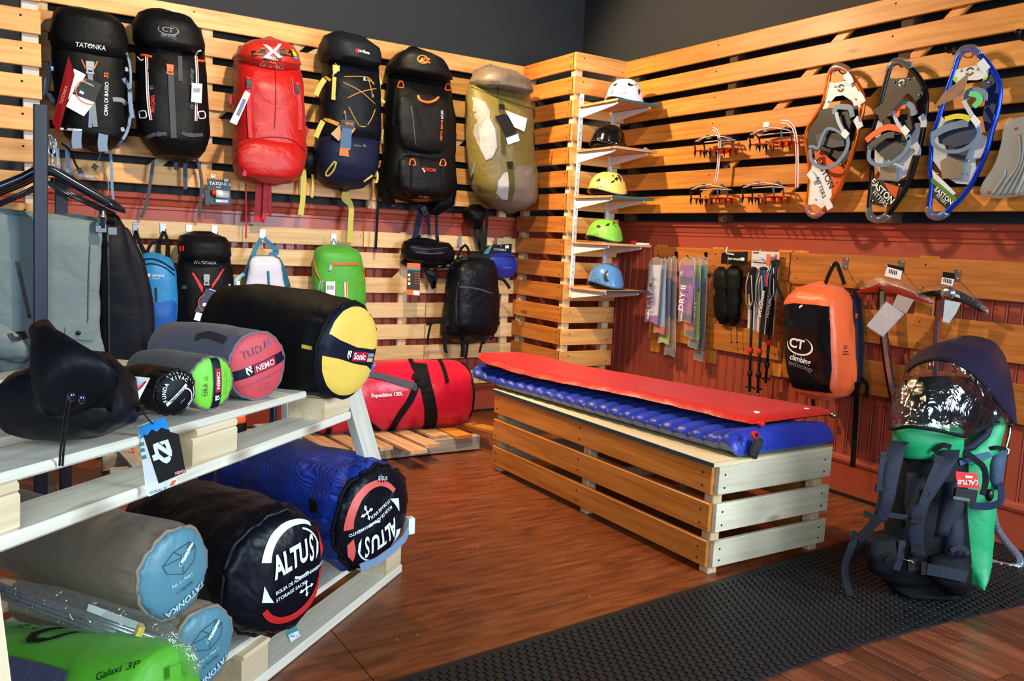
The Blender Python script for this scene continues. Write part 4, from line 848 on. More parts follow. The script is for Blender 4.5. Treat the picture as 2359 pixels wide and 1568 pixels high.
# ---- packaged item below the second pack
a = Pk('packaged_strap_set', 'small dark blister card with a white roll hanging under the second pack', 'blister pack', (505, 472), YB, None)
a.bv = None; a.card([(476, 411), (530, 416), (533, 472), (484, 470)], plain('dark_green_card', (20, 52, 60), .4), 'backing_card', y=YB-.03); a.card([(474, 440), (484, 438), (482, 474), (472, 470)], plain('card_edge', (40, 40, 44), .4), 'side_flap', y=YB-.04)
a.text('TATONKA', 505, 424, 10, M_whiteprint, y=YB-.034, on=False, bold=.02); a.text('strap', 501, 431, 5, M_whiteprint, y=YB-.034, on=False); a.card([(516, 411), (526, 412), (526, 419), (516, 418)], M_white, 'price_sticker', y=YB-.033)
k = pxs(a.P(510, 447, YB-.05)); c = at(512, 447, 1, YB-.055); G().tube([c-V((14*k, 0, 0)), c+V((14*k, 0, 0))], 9*k, 14).obj('white_roll', M_white, a.t); c2 = at(492, 444, 1, YB-.05); G().tube([c2-V((4*k, 0, 0)), c2+V((4*k, 0, 0))], 7*k, 12).obj('red_roll', plain('red_piping', (214, 40, 36), .5), a.t); a.block(511, 463, 28, 7, M_white, 'white_label', .006, y=YB-.04)
a.cord([(490, 404), (492, 398), (494, 404), (492, 412)], 1, M_steel, 'hanger', on=False, y=YB-.03); a.card([(486, 400), (496, 400), (496, 409), (486, 408)], M_white, 'price_tab', y=YB-.028)
# ================================================================ HELMET SHELVES
M_wm = plain('white_powder_coat', (226, 228, 234), .35)
SHZ = [1.982, 1.718, 1.443, 1.170, .898]
for x, lb in ((3.052, 'left white slotted shelf standard on the corner tower'), (3.295, 'right white slotted shelf standard on the corner tower')):
    t = thing('shelf_standard', lb, 'shelf rail', (x, YC-.02, .85)); g = G(); yy = YC-.0205
    for q in (-.009, .009): g.box((x+q, yy-.007, 1.44), (.004, .014, 1.22))
    g.box((x, yy-.002, 1.44), (.02, .004, 1.22)); g.obj('channel', M_wm, t)
    g = G()
    for i in range(30): g.box((x, yy-.0045, .86+i*.04), (.006, .001, .014))
    tag(g.obj('slot', plain('slot_dark', (60, 60, 66), .6), t), kind='stuff')
M_ply2 = wood('shelf_ply', (196, 132, 76), (226, 168, 110), rough=.5)
M_edge = [plain('teal_edge', (36, 104, 112), .4), plain('bare_ply_edge', (206, 160, 110), .5), plain('teal_edge', (36, 104, 112), .4), plain('bare_ply_edge', (206, 160, 110), .5), plain('dark_teal_edge', (30, 60, 74), .4)]
wh = ('under the white helmet', 'under the black helmet', 'under the yellow helmet', 'under the green helmet', 'under the blue helmet')
for i, z in enumerate(SHZ):
    t = thing('helmet_shelf', 'plywood bracket shelf '+wh[i], 'shelf', (3.19, 3.98, z), 'plywood helmet shelves')
    plank('board', (3.188, 3.978, z-.007), .315, .372, .012, M_ply2, t, rx=R(90))
    G().box((3.188, 3.790, z-.007), (.315, .004, .0135)).obj('front_edge', M_edge[i], t)
    for x in (3.052, 3.295):
        b = t; pr = [(0, -.016), (.335, -.016), (.335, -.026), (.32, -.032), (0, -.075)]
        o = G().prism(pr, (x-.004, YC-.028, z), (0, -1, 0), (0, 0, 1), (1, 0, 0), .009).obj('bracket', M_wm, t)
        e = V((x, YC-.028-.335, z-.021)); G().tube([e, e-V((0, .006, 0))], .0075, 10).obj('bracket_cap', M_wm, o)
def helmet(i, name_lb, px, rgb, rough, vents, logo_rgb, rx, ry, rz_, ridge=0, coat=.4):
    c = at(px[0], px[1], 1, 3.95); z0 = SHZ[i]; t = thing('climbing_helmet', name_lb, 'helmet', (c.x, 3.95, z0), 'climbing helmets on the shelves')
    M = plain('helmet_shell_%d' % i, rgb, rough, coat=coat); g = G(); N, n = 12, 32; vs = []
    for a in range(N+1):
        th = a/N*math.pi/2
        for k in range(n):
            ph = 2*math.pi*k/n; rr = math.sin(th)**.7
            flare = 1+.05*max(0, (a-N+2))/2
            zz = math.cos(th)*rz_; dip = (.014*math.cos(2*ph)+.004*math.sin(ph))*(a/N)**3
            rd = 1+ridge*max(0, math.cos(6*ph))**6*math.sin(2*th)
            vs.append(V((c.x+rx*rr*math.cos(ph)*flare*rd, 3.95+ry*rr*math.sin(ph)*flare*rd, z0+.028+zz*rd+dip-.004)))
    g.add(vs, [(a*n+k, (a+1)*n+k, (a+1)*n+(k+1) % n, a*n+(k+1) % n) for a in range(N) for k in range(n)], True)
    sh = g.obj('shell', M, t); bv = g.bvh(); q = sh.modifiers.new('sol', 'SOLIDIFY'); q.thickness = .004; q.offset = -1
    rim = [V((c.x+rx*1.052*math.cos(2*math.pi*k/40), 3.95+ry*1.052*math.sin(2*math.pi*k/40), z0+.024+.014*math.cos(4*math.pi*k/40)+.004*math.sin(2*math.pi*k/40))) for k in range(40)]
    G().tube(rim, .0035, 6, True).obj('rim', plain('rim_dark', (30, 30, 34), .5) if sum(rgb) < 650 else M, t)
    G().loft([(V((c.x, 3.95, z0+.008)), V((rx*.82, 0, 0)), V((0, ry*.82, 0)), 2), (V((c.x, 3.95, z0+.03)), V((rx*.9, 0, 0)), V((0, ry*.9, 0)), 2)], 24).obj('liner', plain('liner_dark', (24, 24, 28), .8), t)
    G().strap([V((c.x+rx*.5, 3.95-ry*.5, z0+.03)), V((c.x+rx*.6, 3.95-ry*.7, z0+.008)), V((c.x+rx*.9, 3.95-ry*.4, z0+.006))], .014, .002, (0, -1, 0)).obj('chin_strap', M_web_k, t)
    k = pxs(c); vd = (c-V((0, 0, EYE))); vd.z = 0; vd.normalize(); u = V((vd.y, -vd.x, 0))
    fr = (c-vd*.2+V((0, 0, z0+.022+rz_*.45-c.z)), u, V((0, 0, 1)))
    for po in vents: drape('vent', [[(a*k, b*k) for a, b in po]], fr, bv, plain('vent_black', (12, 12, 14), .6), t, .0015)
    LM = plain('helmet_logo_%d' % i, logo_rgb, .5)
    text('CT', 8*k, (fr[0]+u*(-18 if i != 0 else -2)*k-V((0, 0, 1))*12*k, u, V((0, 0, 1))), bv, LM, t, 'logo', off=.002, sx=1.3)
    text('climbing', 4*k, (fr[0]+u*(-18 if i != 0 else -2)*k-V((0, 0, 1))*18*k, u, V((0, 0, 1))), bv, LM, t, 'logo', off=.002)
    return t
# vents in pixels about the dome's middle
helmet(0, 'white helmet with dark eyelid-shaped vents, on the topmost shelf', (1439, 205), (236, 236, 242), .25, [[(-28, 6), (-20, 8), (-16, 14), (-24, 12)], [(6, 9), (10, 5), (16, 6), (22, 9), (14, 10), (8, 14)], [(30, 14), (36, 17), (40, 22), (34, 21)], [(30, -2), (36, 8), (37, -4), (33, -14)], [(-43, 2), (-40, 10), (-41, -14), (-44, -10)]], (90, 90, 96), .098, .118, .122)
helmet(1, 'glossy black helmet on the second shelf from the top', (1401, 312), (12, 12, 14), .12, [], (190, 190, 196), .094, .114, .114)
helmet(2, 'yellow helmet with rows of slit vents on the middle shelf', (1400, 418), (232, 196, 104), .35, [[(-28, 2), (-18, 10), (-16, 2)], [(6, 0), (14, 6), (16, 2), (9, -2)], [(14, 8), (20, 14), (24, 10), (20, 4)], [(20, 18), (30, 6), (31, 10), (24, 20)], [(29, 20), (38, 4), (40, 8), (34, 20)], [(38, 18), (44, 2), (46, 6), (41, 18)], [(8, 16), (14, 12), (12, 18)]], (60, 50, 30), .106, .122, .118, ridge=.03)
helmet(3, 'lime green helmet with a red buckle on the fourth shelf', (1393, 526), (122, 188, 62), .35, [[(-20, 6), (-12, 3), (-8, 8), (-14, 7), (-16, 12)], [(0, 10), (8, 9), (12, 16), (6, 15)], [(16, 18), (22, 14), (28, 20), (22, 22)], [(31, 20), (36, 14), (38, 20)], [(-38, 2), (-36, 8), (-35, 1)]], (50, 90, 30), .1, .118, .116)
helmet(4, 'steel blue helmet with one boomerang vent on the lowest shelf', (1396, 632), (76, 126, 184), .25, [[(-6, 2), (2, 14), (4, 10), (1, 4), (4, -6), (8, -12), (0, -14), (-4, -10)]], (30, 50, 90), .1, .118, .128)
t = tag(G().box((3.315, 3.83, SHZ[3]+.005), (.05, .06, .01)).obj('white_card', M_white), 'white folded card lying on the fourth shelf beside the green helmet', 'card')
t = G().add([V((3.26, 3.80, SHZ[1]+.001)), V((3.34, 3.83, SHZ[1]+.001)), V((3.30, 3.90, SHZ[1]+.001)), V((3.295, 3.84, SHZ[1]+.022))], [(0, 1, 2), (0, 1, 3), (1, 2, 3), (2, 0, 3)]).obj('plastic_bag', plain('cloudy_plastic', (220, 215, 225), .2, trans=.5)); tag(t, 'crumpled clear plastic bag on the shelf beside the black helmet', 'plastic bag')
G().box((3.30, 3.9, SHZ[3]+.012), (.016, .03, .02), ch=.003).obj('red_buckle', M_redprint, bpy.data.objects['climbing_helmet.003'])

# ================================================================ CRAMPONS
M_crred = plain('red_anodised', (176, 44, 22), .3, .7); M_strapw = fabric('white_red_tape', (228, 226, 228), .6, wrinkle=.05); M_tapr = fabric('red_tape_edge', (190, 40, 34), .6, wrinkle=.05); M_blkm = plain('black_steel', (30, 28, 30), .4, .8)
def crampon(px, label, L=.27):
    """toe to the right (-y), spikes down, soles out from the wall"""
    b = at(px[0], px[1], 0, 3.32); t = thing('crampon', label, 'crampon', b, 'crampons hanging on the right wall')
    Y = lambda f: b.y+L/2-f*L
    g = G()
    for f0, f1, w_ in ((0, .38, .036), (.55, 1, .042)):   # heel and toe plates
        pr = [(Y(f0), -w_*.8), (Y(f0)-.01, -w_), (Y(f1)+.02, -w_*.95), (Y(f1), -w_*.3), (Y(f1), w_*.3), (Y(f1)+.02, w_*.95), (Y(f0)-.01, w_), (Y(f0), w_*.8)]
        g.prism([(x, y) for y, x in pr], b-V((0, b.y, 0)), (1, 0, 0), (0, 1, 0), (0, 0, 1), .004)
    g.obj('plates', M_crred, t); tag(bpy.data.objects[t.name].children[-1], kind='stuff')
    G().box((b.x, Y(.47), b.z), (.016, L*.26, .004)).obj('centre_bar', M_steel, t)
    sp = []
    for f in (.04, .2, .36, .58, .74, .9):
        for q in (-1, 1): sp.append((f, q*.034, 0))
    for f in (1.0, .98): sp.append((f, .016 if f == 1 else -.016, 1))
    for f, q, fr in sp:
        p = V((b.x+q, Y(f), b.z)); g = G(); tip = p+V((q*.12, -.006 if not fr else -.035, -.034 if not fr else -.014))
        a1, a2 = p+V((0, .008, 0)), p+V((0, -.008, 0)); tt = V((.003, 0, 0))
        g.add([a1-tt, a2-tt, tip-tt*.3, a1+tt, a2+tt, tip+tt*.3], [(0, 1, 2), (5, 4, 3), (0, 3, 4, 1), (1, 4, 5, 2), (2, 5, 3, 0)]); g.obj('spike', M_blkm if f < .5 else M_crred, t)
    for f, h, mt in ((.06, .06, M_blkm), (.8, .075, plain('grey_bail', (90, 92, 96), .4))):   # heel post and toe cage
        P = [V((b.x-.036, Y(f), b.z)), V((b.x-.036, Y(f)+.012, b.z+h*.7)), V((b.x, Y(f)+.016, b.z+h)), V((b.x+.036, Y(f)+.012, b.z+h*.7)), V((b.x+.036, Y(f), b.z))]
        G().tube(P, .0042, 7).obj('bail', mt, t)
    G().box((b.x-.02, Y(.05)+.008, b.z+.05), (.02, .014, .03), ch=.002).obj('heel_lever', M_blkm, t)
    P = [V((b.x-.03, Y(.06), b.z+.05)), V((b.x-.05, Y(.3), b.z+.062)), V((b.x-.045, Y(.6), b.z+.07)), V((b.x-.03, Y(.85), b.z+.055)), V((b.x+.02, Y(.9), b.z+.045)), V((b.x+.04, Y(.5), b.z+.055)), V((b.x+.02, Y(.1), b.z+.05))]
    s = G().strap(P, .018, .003, (0, 0, 1)).obj('ankle_strap', M_strapw, t); G().strap([p+V((0, 0, .0032)) for p in P], .006, .001, (0, 0, 1)).obj('strap_stripe', M_tapr, s)
    G().box(V((b.x-.05, Y(.45), b.z+.066)), (.012, .024, .022), ch=.002).obj('strap_buckle', M_steel, t)
    return t
cr = [crampon((1650, 346), 'red steel crampon, upper one nearest the corner tower'), crampon((1783, 331), 'red steel crampon, upper one nearest the snowshoes'), crampon((1640, 458), 'red steel crampon, lower one nearest the corner tower'), crampon((1765, 455), 'red steel crampon, lower one nearest the snowshoes')]
for t, pts in ((cr[0], [(1642, 296), (1652, 302), (1658, 330), (1654, 390), (1648, 420)]), (cr[1], [(1800, 280), (1818, 283), (1832, 305), (1837, 360), (1836, 432)])):
    P = [at(x, y, 0, 3.31) for x, y in dense(pts, 4)]; s = G().strap(P, .017, .003, (-1, 0, 0)).obj('hanging_strap', M_strapw, t); G().strap([p-V((.0035, 0, 0)) for p in P], .005, .001, (-1, 0, 0)).obj('strap_stripe', M_tapr, s)
G().box(at(1765, 288, 0, 3.30), (.006, .034, .03), ch=.001).obj('white_tag', M_white, cr[1])

# ================================================================ SNOWSHOES
def c1(x, y): return (1560+.3387*x, 80+.3387*y)
M_clear = film('clear_plastic', (235, 240, 245), .2, .06, density=.1); M_bind = plain('blue_grey_rubber_strap', (106, 130, 160), .4); M_bindk = plain('binding_black', (9, 9, 11), .5); M_bindg = plain('binding_grey', (60, 64, 70), .4)
def smooth(P, it=2, closed=True):
    for _ in range(it):
        q = []
        for i in range(len(P)):
            a, b = P[i], P[(i+1) % len(P)]; q += [a*.75+b*.25, a*.25+b*.75]
        P = q
    return P
class Shoe(Pk):
    def __init__(s, label, frame, mat, X=3.325):
        ctr = (sum(p[0] for p in frame)/len(frame), sum(p[1] for p in frame)/len(frame)); s.X = X
        Pk.__init__(s, 'snowshoe', label, 'snowshoe', c1(*ctr), X, 'snowshoes on the slat wall', 0); s.yf = X-.02
        P = smooth([at(*c1(*p), 0, X) for p in frame]); s.k = pxs(P[0])
        G().tube(P, .011, 10, True).obj('tube_frame', mat, s.t)
    def deck(s, poly, mat, name, dx=0, t=.003, off=0):
        q = [at(*c1(*p), 0, s.X-dx) for p in poly]; g = G(); n = len(q); w_ = V((-t, 0, 0))
        g.add(q+[p+w_ for p in q], [tuple(range(n)), tuple(range(2*n-1, n-1, -1))]+[(i, n+i, n+(i+1) % n, (i+1) % n) for i in range(n)]); return g.obj(name, mat, s.t)
    def tub(s, pts, r, mat, name, dx=.02, closed=False):
        return G().tube([at(*c1(*p[:2]), 0, s.X-(p[2] if len(p) > 2 else dx)) for p in dense(pts, 3)], r, 8, closed).obj(name, mat, s.t)
    def rib(s, pts, w, mat, name='strap', dx=.03):
        P = [at(*c1(*p[:2]), 0, s.X-(p[2] if len(p) > 2 else dx)) for p in dense(pts, 4)]; return G().strap(P, w*.3387*s.k, .005, (-1, 0, 0)).obj(name, mat, s.t)
    def tx(s, st, x, y, size, mat, rot, dx=.006, **k):
        o = at(*c1(x, y), 0, s.X-dx); return text(st, size*.3387*s.k, (o, s.u, V((0, 0, 1))), None, mat, s.t, rot=rot, off=.0005, **k)
    def rivets(s, pts, dx=.006):
        g = G()
        for p in pts: q = at(*c1(*p), 0, s.X-dx); g.ball(q, (.003, .0055, .0055), 8, 6)
        return tag(g.obj('rivet', M_steel, s.t), kind='stuff')
    def dial(s, x, y, r=15, dx=.04):
        p = at(*c1(x, y), 0, s.X-dx); r *= .3387*s.k; g = G().tube([p, p-V((.008, 0, 0))], r, 14); o = g.obj('ratchet', M_bind, s.t); G().tube([p-V((.008, 0, 0)), p-V((.011, 0, 0))], r*.5, 10).obj('ratchet_pin', M_steel, o)
    def ring(s, x, y, r1, r2, mat, dx=.006):
        k = .3387*s.k
        for a1, a2 in ((20, 165), (195, 345)): drape('logo', arc(0, 0, r1*k, r2*k, a1, a2, 12), (at(*c1(x, y), 0, s.X-dx), s.u, V((0, 0, 1))), None, mat, s.t, .0005)
M_or_al = plain('orange_anodised', (226, 104, 26), .25, .6); M_bk_al = plain('black_anodised', (22, 24, 28), .25, .5); M_bl_al = plain('blue_anodised', (20, 60, 190), .25, .6); M_deckw = plain('white_decking', (226, 228, 236), .35); M_decko = plain('orange_decking', (206, 84, 26), .4); M_deckk = plain('black_decking', (10, 10, 12), .5)
# ---- white and orange
a = Shoe('white and orange snowshoe, the left one of the three hung upright', [(1040, 235), (1100, 214), (1165, 245), (1200, 300), (1248, 370), (1268, 440), (1262, 520), (1240, 600), (1220, 700), (1185, 830), (1150, 930), (1120, 1010), (1085, 1085), (1030, 1150), (990, 1200), (945, 1226), (900, 1212), (886, 1160), (895, 1090), (905, 980), (905, 900), (890, 800), (875, 720), (885, 640), (935, 570), (985, 490), (1008, 420), (1025, 330)], M_or_al)
a.deck([(1030, 320), (1075, 330), (1130, 318), (1190, 310), (1245, 380), (1262, 440), (1250, 490), (1215, 500), (1190, 450), (1130, 412), (1080, 420), (1045, 460), (1020, 512), (975, 500), (1008, 420)], M_deckw, 'toe_deck')
a.deck([(935, 790), (990, 800), (1060, 860), (1120, 900), (1150, 930), (1120, 1010), (1085, 1085), (1050, 1080), (1060, 1010), (1010, 900), (945, 860)], M_decko, 'tail_deck'); a.deck([(925, 850), (945, 855), (1000, 905), (1050, 1000), (1055, 1090), (1030, 1150), (985, 1180), (940, 1150), (890, 1160), (905, 980)], M_deckw, 'tail_deck_white', .001, .004)
a.deck([(935, 590), (985, 510), (1060, 515), (1230, 480), (1240, 600), (1215, 720), (1180, 830), (1130, 880), (1060, 830), (980, 780), (900, 800), (880, 720), (890, 640)], M_deckk, 'middle_deck', .001)
a.deck([(985, 515), (1060, 500), (1180, 520), (1200, 600), (1180, 690), (1120, 720), (1030, 700), (960, 640)], M_bindk, 'binding_plate', .012, .02); a.deck([(950, 680), (1040, 660), (1140, 700), (1150, 760), (1060, 770), (960, 740)], M_bindg, 'heel_plate', .018, .012)
a.rib([(1070, 540), (1085, 495), (1140, 490), (1180, 500), (1195, 560)], 34, M_bind, 'toe_strap', .045); a.rib([(1085, 530), (1100, 590), (1130, 650), (1150, 690)], 22, plain('pale_strap', (190, 200, 214), .4), 'ratchet_strap', .05); a.rib([(1020, 640), (1060, 640), (1120, 670), (1160, 690)], 18, M_bind, 'instep_strap', .05)
a.rib([(905, 765), (930, 760), (960, 770), (990, 690), (1020, 640)], 20, M_bind, 'side_strap', .045); a.rib([(905, 780), (915, 850), (950, 890), (1010, 905), (1080, 880), (1140, 810), (1165, 740), (1155, 680)], 24, M_bind, 'heel_strap', .05); a.dial(910, 765); a.rib([(1130, 660), (1160, 690)], 44, M_white, 'buckle', .055)
for q in ([(1020, 470, .004), (960, 480, .004)],): pass
for x, y in ((1170, 300), (1235, 600), (1250, 430), (920, 965), (1030, 1150)): a.rib([(x-22, y-30), (x, y), (x+14, y+34)], 46, M_deckw, 'frame_wrap', .014)
a.rivets([(1075, 352), (1155, 330), (1030, 455), (1215, 435), (1040, 590), (1110, 720), (1070, 765), (1000, 1125), (945, 1120), (1080, 1000), (1110, 880)]); a.ring(1112, 362, 16, 26, M_blackprint); a.tx('E', 1112, 362, 20, M_blackprint, 0)
a.tx('EASTON', 1003, 940, 62, M_blackprint, -57, .006, bold=.01, sx=1.05); a.tx('FITTERS', 975, 1040, 44, M_blackprint, -62, .006, sx=1.05)
def tips(s, pts, r=.017):
    for q in pts: G().tube(smooth([at(*c1(*p), 0, s.X) for p in q], 1)[1:-1] if 0 else [at(*c1(*p), 0, s.X) for p in dense(q, 3)], r, 10).obj('clear_bumper', M_clear, s.t)
tips(a, [[(1048, 262), (1066, 228), (1105, 216), (1150, 238), (1172, 262)], [(888, 1160), (905, 1212), (945, 1226), (990, 1196)]])
# ---- black silver
a = Shoe('black and silver snowshoe with a brown card, the middle one of three', [(1450, 205), (1520, 180), (1590, 225), (1655, 305), (1690, 380), (1698, 450), (1688, 560), (1668, 680), (1640, 800), (1610, 900), (1580, 1000), (1545, 1070), (1490, 1150), (1435, 1225), (1380, 1256), (1318, 1240), (1302, 1180), (1312, 1100), (1320, 1000), (1328, 910), (1295, 820), (1290, 730), (1335, 650), (1360, 560), (1385, 460), (1412, 350), (1436, 260)], M_bk_al)
a.deck([(1425, 290), (1480, 300), (1560, 290), (1640, 300), (1690, 380), (1698, 460), (1680, 560), (1640, 560), (1630, 460), (1580, 400), (1500, 420), (1440, 520), (1400, 590), (1365, 560), (1390, 440)], M_deckk, 'toe_deck'); a.deck([(1350, 590), (1390, 580), (1420, 660), (1660, 600), (1655, 690), (1650, 760), (1600, 830), (1560, 960), (1500, 1000), (1400, 990), (1345, 850), (1350, 660)], plain('silver_decking', (196, 200, 212), .35), 'middle_deck', .001)
a.deck([(1320, 980), (1400, 990), (1540, 1040), (1480, 1150), (1400, 1170), (1310, 1150)], M_deckk, 'tail_deck'); a.deck([(1410, 1005), (1510, 1035), (1490, 1110), (1450, 1080)], M_decko, 'tail_panel', .003)
a.deck([(1430, 560), (1600, 540), (1620, 640), (1570, 720), (1480, 740), (1400, 700)], M_bindk, 'binding_plate', .012, .02); a.deck([(1350, 700), (1480, 720), (1570, 760), (1480, 860), (1400, 830), (1340, 760)], M_bindg, 'heel_plate', .018, .012); a.deck([(1390, 890), (1420, 870), (1500, 890), (1500, 990), (1385, 985)], M_steel, 'crampon_claw', .012, .01)
a.rib([(1475, 560), (1500, 480), (1560, 470), (1600, 490), (1610, 550)], 36, M_bind, 'toe_strap', .045); a.rib([(1475, 520), (1500, 600), (1560, 680), (1580, 720)], 22, plain('pale_strap', (190, 200, 214), .4), 'ratchet_strap', .05); a.rib([(1500, 560), (1510, 500), (1555, 490)], 26, M_orange, 'orange_strap', .05); a.rib([(1290, 720), (1350, 670), (1430, 630), (1510, 640), (1560, 660)], 40, M_orange, 'orange_strap', .045)
a.rib([(1310, 770), (1340, 740), (1420, 690), (1480, 680)], 40, M_bindg, 'side_strap', .048); a.rib([(1310, 780), (1310, 850), (1360, 885), (1440, 880), (1530, 820), (1580, 740), (1575, 680)], 26, M_bind, 'heel_strap', .05); a.dial(1312, 770); a.rib([(1535, 630), (1570, 670)], 40, M_white, 'buckle', .055)
a.rivets([(1475, 320), (1575, 300), (1645, 410), (1450, 545), (1440, 720), (1500, 720), (1395, 790), (1530, 880), (1365, 1005), (1510, 1020), (1380, 1140), (1330, 1130)]); a.ring(1527, 328, 14, 24, M_whiteprint)
a.tx('EASTON', 1395, 1065, 62, M_whiteprint, -40, .006, bold=.02); a.tx('FITTERS', 1380, 1115, 44, M_whiteprint, -40, .006)
for x, y in ((1680, 590), (1640, 780)): a.rib([(x-20, y-40), (x, y), (x-4, y+40)], 40, plain('silver_decking', (196, 200, 212), .35), 'frame_wrap', .014)
a.card([c1(1538, 330), c1(1556, 405), c1(1450, 540), c1(1380, 600), c1(1368, 550), c1(1330, 520), c1(1420, 450)], plain('brown_card', (70, 56, 44), .6), 'swing_card', y=3.26); a.cord([c1(1527, 340), c1(1540, 300), c1(1560, 290)], .8, M_web_g, 'string', on=False, y=3.27); tips(a, [[(1448, 235), (1470, 192), (1520, 180), (1570, 205), (1590, 235)], [(1302, 1180), (1318, 1240), (1380, 1256), (1440, 1220)]])
# ---- blue
a = Shoe('blue framed snowshoe with honeycomb decking, the right one of three', [(1910, 155), (1940, 108), (2000, 94), (2050, 125), (2120, 205), (2178, 290), (2198, 370), (2190, 470), (2170, 560), (2140, 650), (2120, 750), (2090, 830), (2040, 940), (1995, 1030), (1940, 1100), (1880, 1160), (1830, 1210), (1780, 1236), (1725, 1220), (1712, 1170), (1728, 1080), (1735, 1000), (1720, 920), (1730, 830), (1730, 760), (1728, 690), (1762, 620), (1795, 520), (1830, 400), (1862, 310), (1890, 230)], M_bl_al)
a.deck([(1895, 240), (1960, 225), (2050, 205), (2130, 215), (2110, 290), (2040, 310), (1960, 310), (1900, 330), (1870, 300)], M_deckw, 'toe_deck', .002); a.deck([(2070, 320), (2110, 290), (2150, 240), (2198, 370), (2185, 480), (2140, 660), (2100, 660), (2080, 560), (2100, 430)], plain('navy_sparkle_decking', (22, 40, 86), .4), 'side_deck')
a.deck([(1870, 300), (1905, 285), (1900, 320), (1890, 320)], plain('lime_trim', (140, 210, 40), .4), 'trim', .004); a.deck([(2080, 300), (2120, 280), (2105, 305), (2085, 315)], plain('lime_trim', (140, 210, 40), .4), 'trim', .004)
def honey():
    m_, n, l, p = nmat('honeycomb_decking'); c = n.new('ShaderNodeTexCoord'); mp_ = n.new('ShaderNodeMapping'); mp_.inputs['Scale'].default_value = (1, 1, .9); l.new(c.outputs['Object'], mp_.inputs[0])
    v = n.new('ShaderNodeTexVoronoi'); v.inputs['Scale'].default_value = 110; v.inputs['Randomness'].default_value = .12; l.new(mp_.outputs[0], v.inputs[0]); r = n.new('ShaderNodeValToRGB'); r.color_ramp.elements[0].position = .38; r.color_ramp.elements[1].position = .5
    r.color_ramp.elements[0].color = sl((54, 66, 84)); r.color_ramp.elements[1].color = sl((196, 204, 214)); l.new(v.outputs['Distance'], r.inputs[0]); l.new(r.outputs[0], p.inputs['Base Color']); p.inputs['Roughness'].default_value = .4; return m_
a.deck([(1790, 540), (1840, 600), (2080, 680), (2120, 700), (2090, 830), (2030, 850), (2040, 930), (1995, 1020), (1900, 1010), (1820, 960), (1725, 830), (1732, 700), (1765, 620)], honey(), 'honeycomb_deck', .001); a.deck([(1720, 900), (1780, 960), (1900, 1080), (1850, 1100), (1735, 1010)], M_deckw, 'tail_deck_white', .002); a.deck([(1732, 970), (1880, 1100), (1840, 1190), (1780, 1140), (1725, 1080)], M_deckk, 'tail_deck', .003)
a.deck([(1735, 970), (1905, 1115), (1895, 1140), (1728, 1000)], plain('lime_stripe', (80, 130, 40), .4), 'stripe', .007)
a.deck([(1850, 590), (2000, 560), (2050, 640), (2010, 740), (1900, 770), (1800, 740), (1790, 660)], plain('binding_navy', (46, 58, 86), .35), 'binding_plate', .014, .02); a.deck([(1800, 860), (1850, 830), (1960, 870), (1940, 980), (1810, 980)], M_steel, 'crampon_claw', .012, .01); a.deck([(1830, 740), (1990, 760), (1960, 860), (1900, 930), (1850, 860)], M_bindg, 'heel_plate', .012, .008)
a.rib([(1970, 440), (1985, 390), (2040, 380), (2090, 400), (2090, 450)], 40, M_bind, 'toe_strap', .045); a.rib([(1990, 400), (2040, 410), (2060, 440), (2020, 490)], 34, plain('mint_strap', (90, 214, 130), .4), 'mint_strap', .05); a.rib([(1950, 450), (1990, 520), (2030, 590), (2050, 630)], 26, plain('pale_strap', (190, 200, 214), .4), 'ratchet_strap', .052); a.rib([(1825, 575), (1900, 555), (1960, 560), (1995, 580)], 34, plain('yellow_strap', (226, 214, 40), .4), 'yellow_strap', .052)
a.rib([(1735, 690), (1800, 650), (1880, 620), (1980, 600)], 50, M_bind, 'side_strap', .045); a.rib([(1740, 690), (1745, 740), (1800, 785), (1900, 795), (1990, 760), (2050, 690), (2055, 640), (2030, 600)], 26, M_bind, 'heel_strap', .05); a.dial(1740, 685); a.dial(1746, 710, 11); a.rib([(2010, 560), (2050, 610)], 36, M_white, 'buckle', .056)
a.rivets([(1935, 245), (2045, 235), (2120, 325), (1990, 650), (1930, 725), (1825, 750), (1975, 855), (1975, 945), (1770, 945), (1815, 855)]); a.ring(1990, 250, 18, 28, M_blackprint); a.tx('EASTON', 1812, 1095, 44, M_whiteprint, -38, .012, bold=.02); a.tx('FITTERS', 1795, 1120, 28, M_whiteprint, -38, .012)
for x, y in ((2085, 210),): a.rib([(x-22, y-30), (x, y), (x+24, y+30)], 52, M_deckw, 'frame_wrap', .014)
a.card([c1(1990, 255), c1(1945, 410), c1(1740, 500), c1(1810, 400)], plain('kraft_brown_card', (150, 112, 84), .6), 'swing_card', y=3.26); a.text('easton', *c1(1890, 370), 9, plain('brown_print', (96, 64, 46), .6), rot=35, y=3.257, on=False); tips(a, [[(1912, 150), (1940, 108), (2000, 94), (2040, 112), (2062, 140)], [(1712, 1170), (1725, 1220), (1780, 1236), (1836, 1205)]])
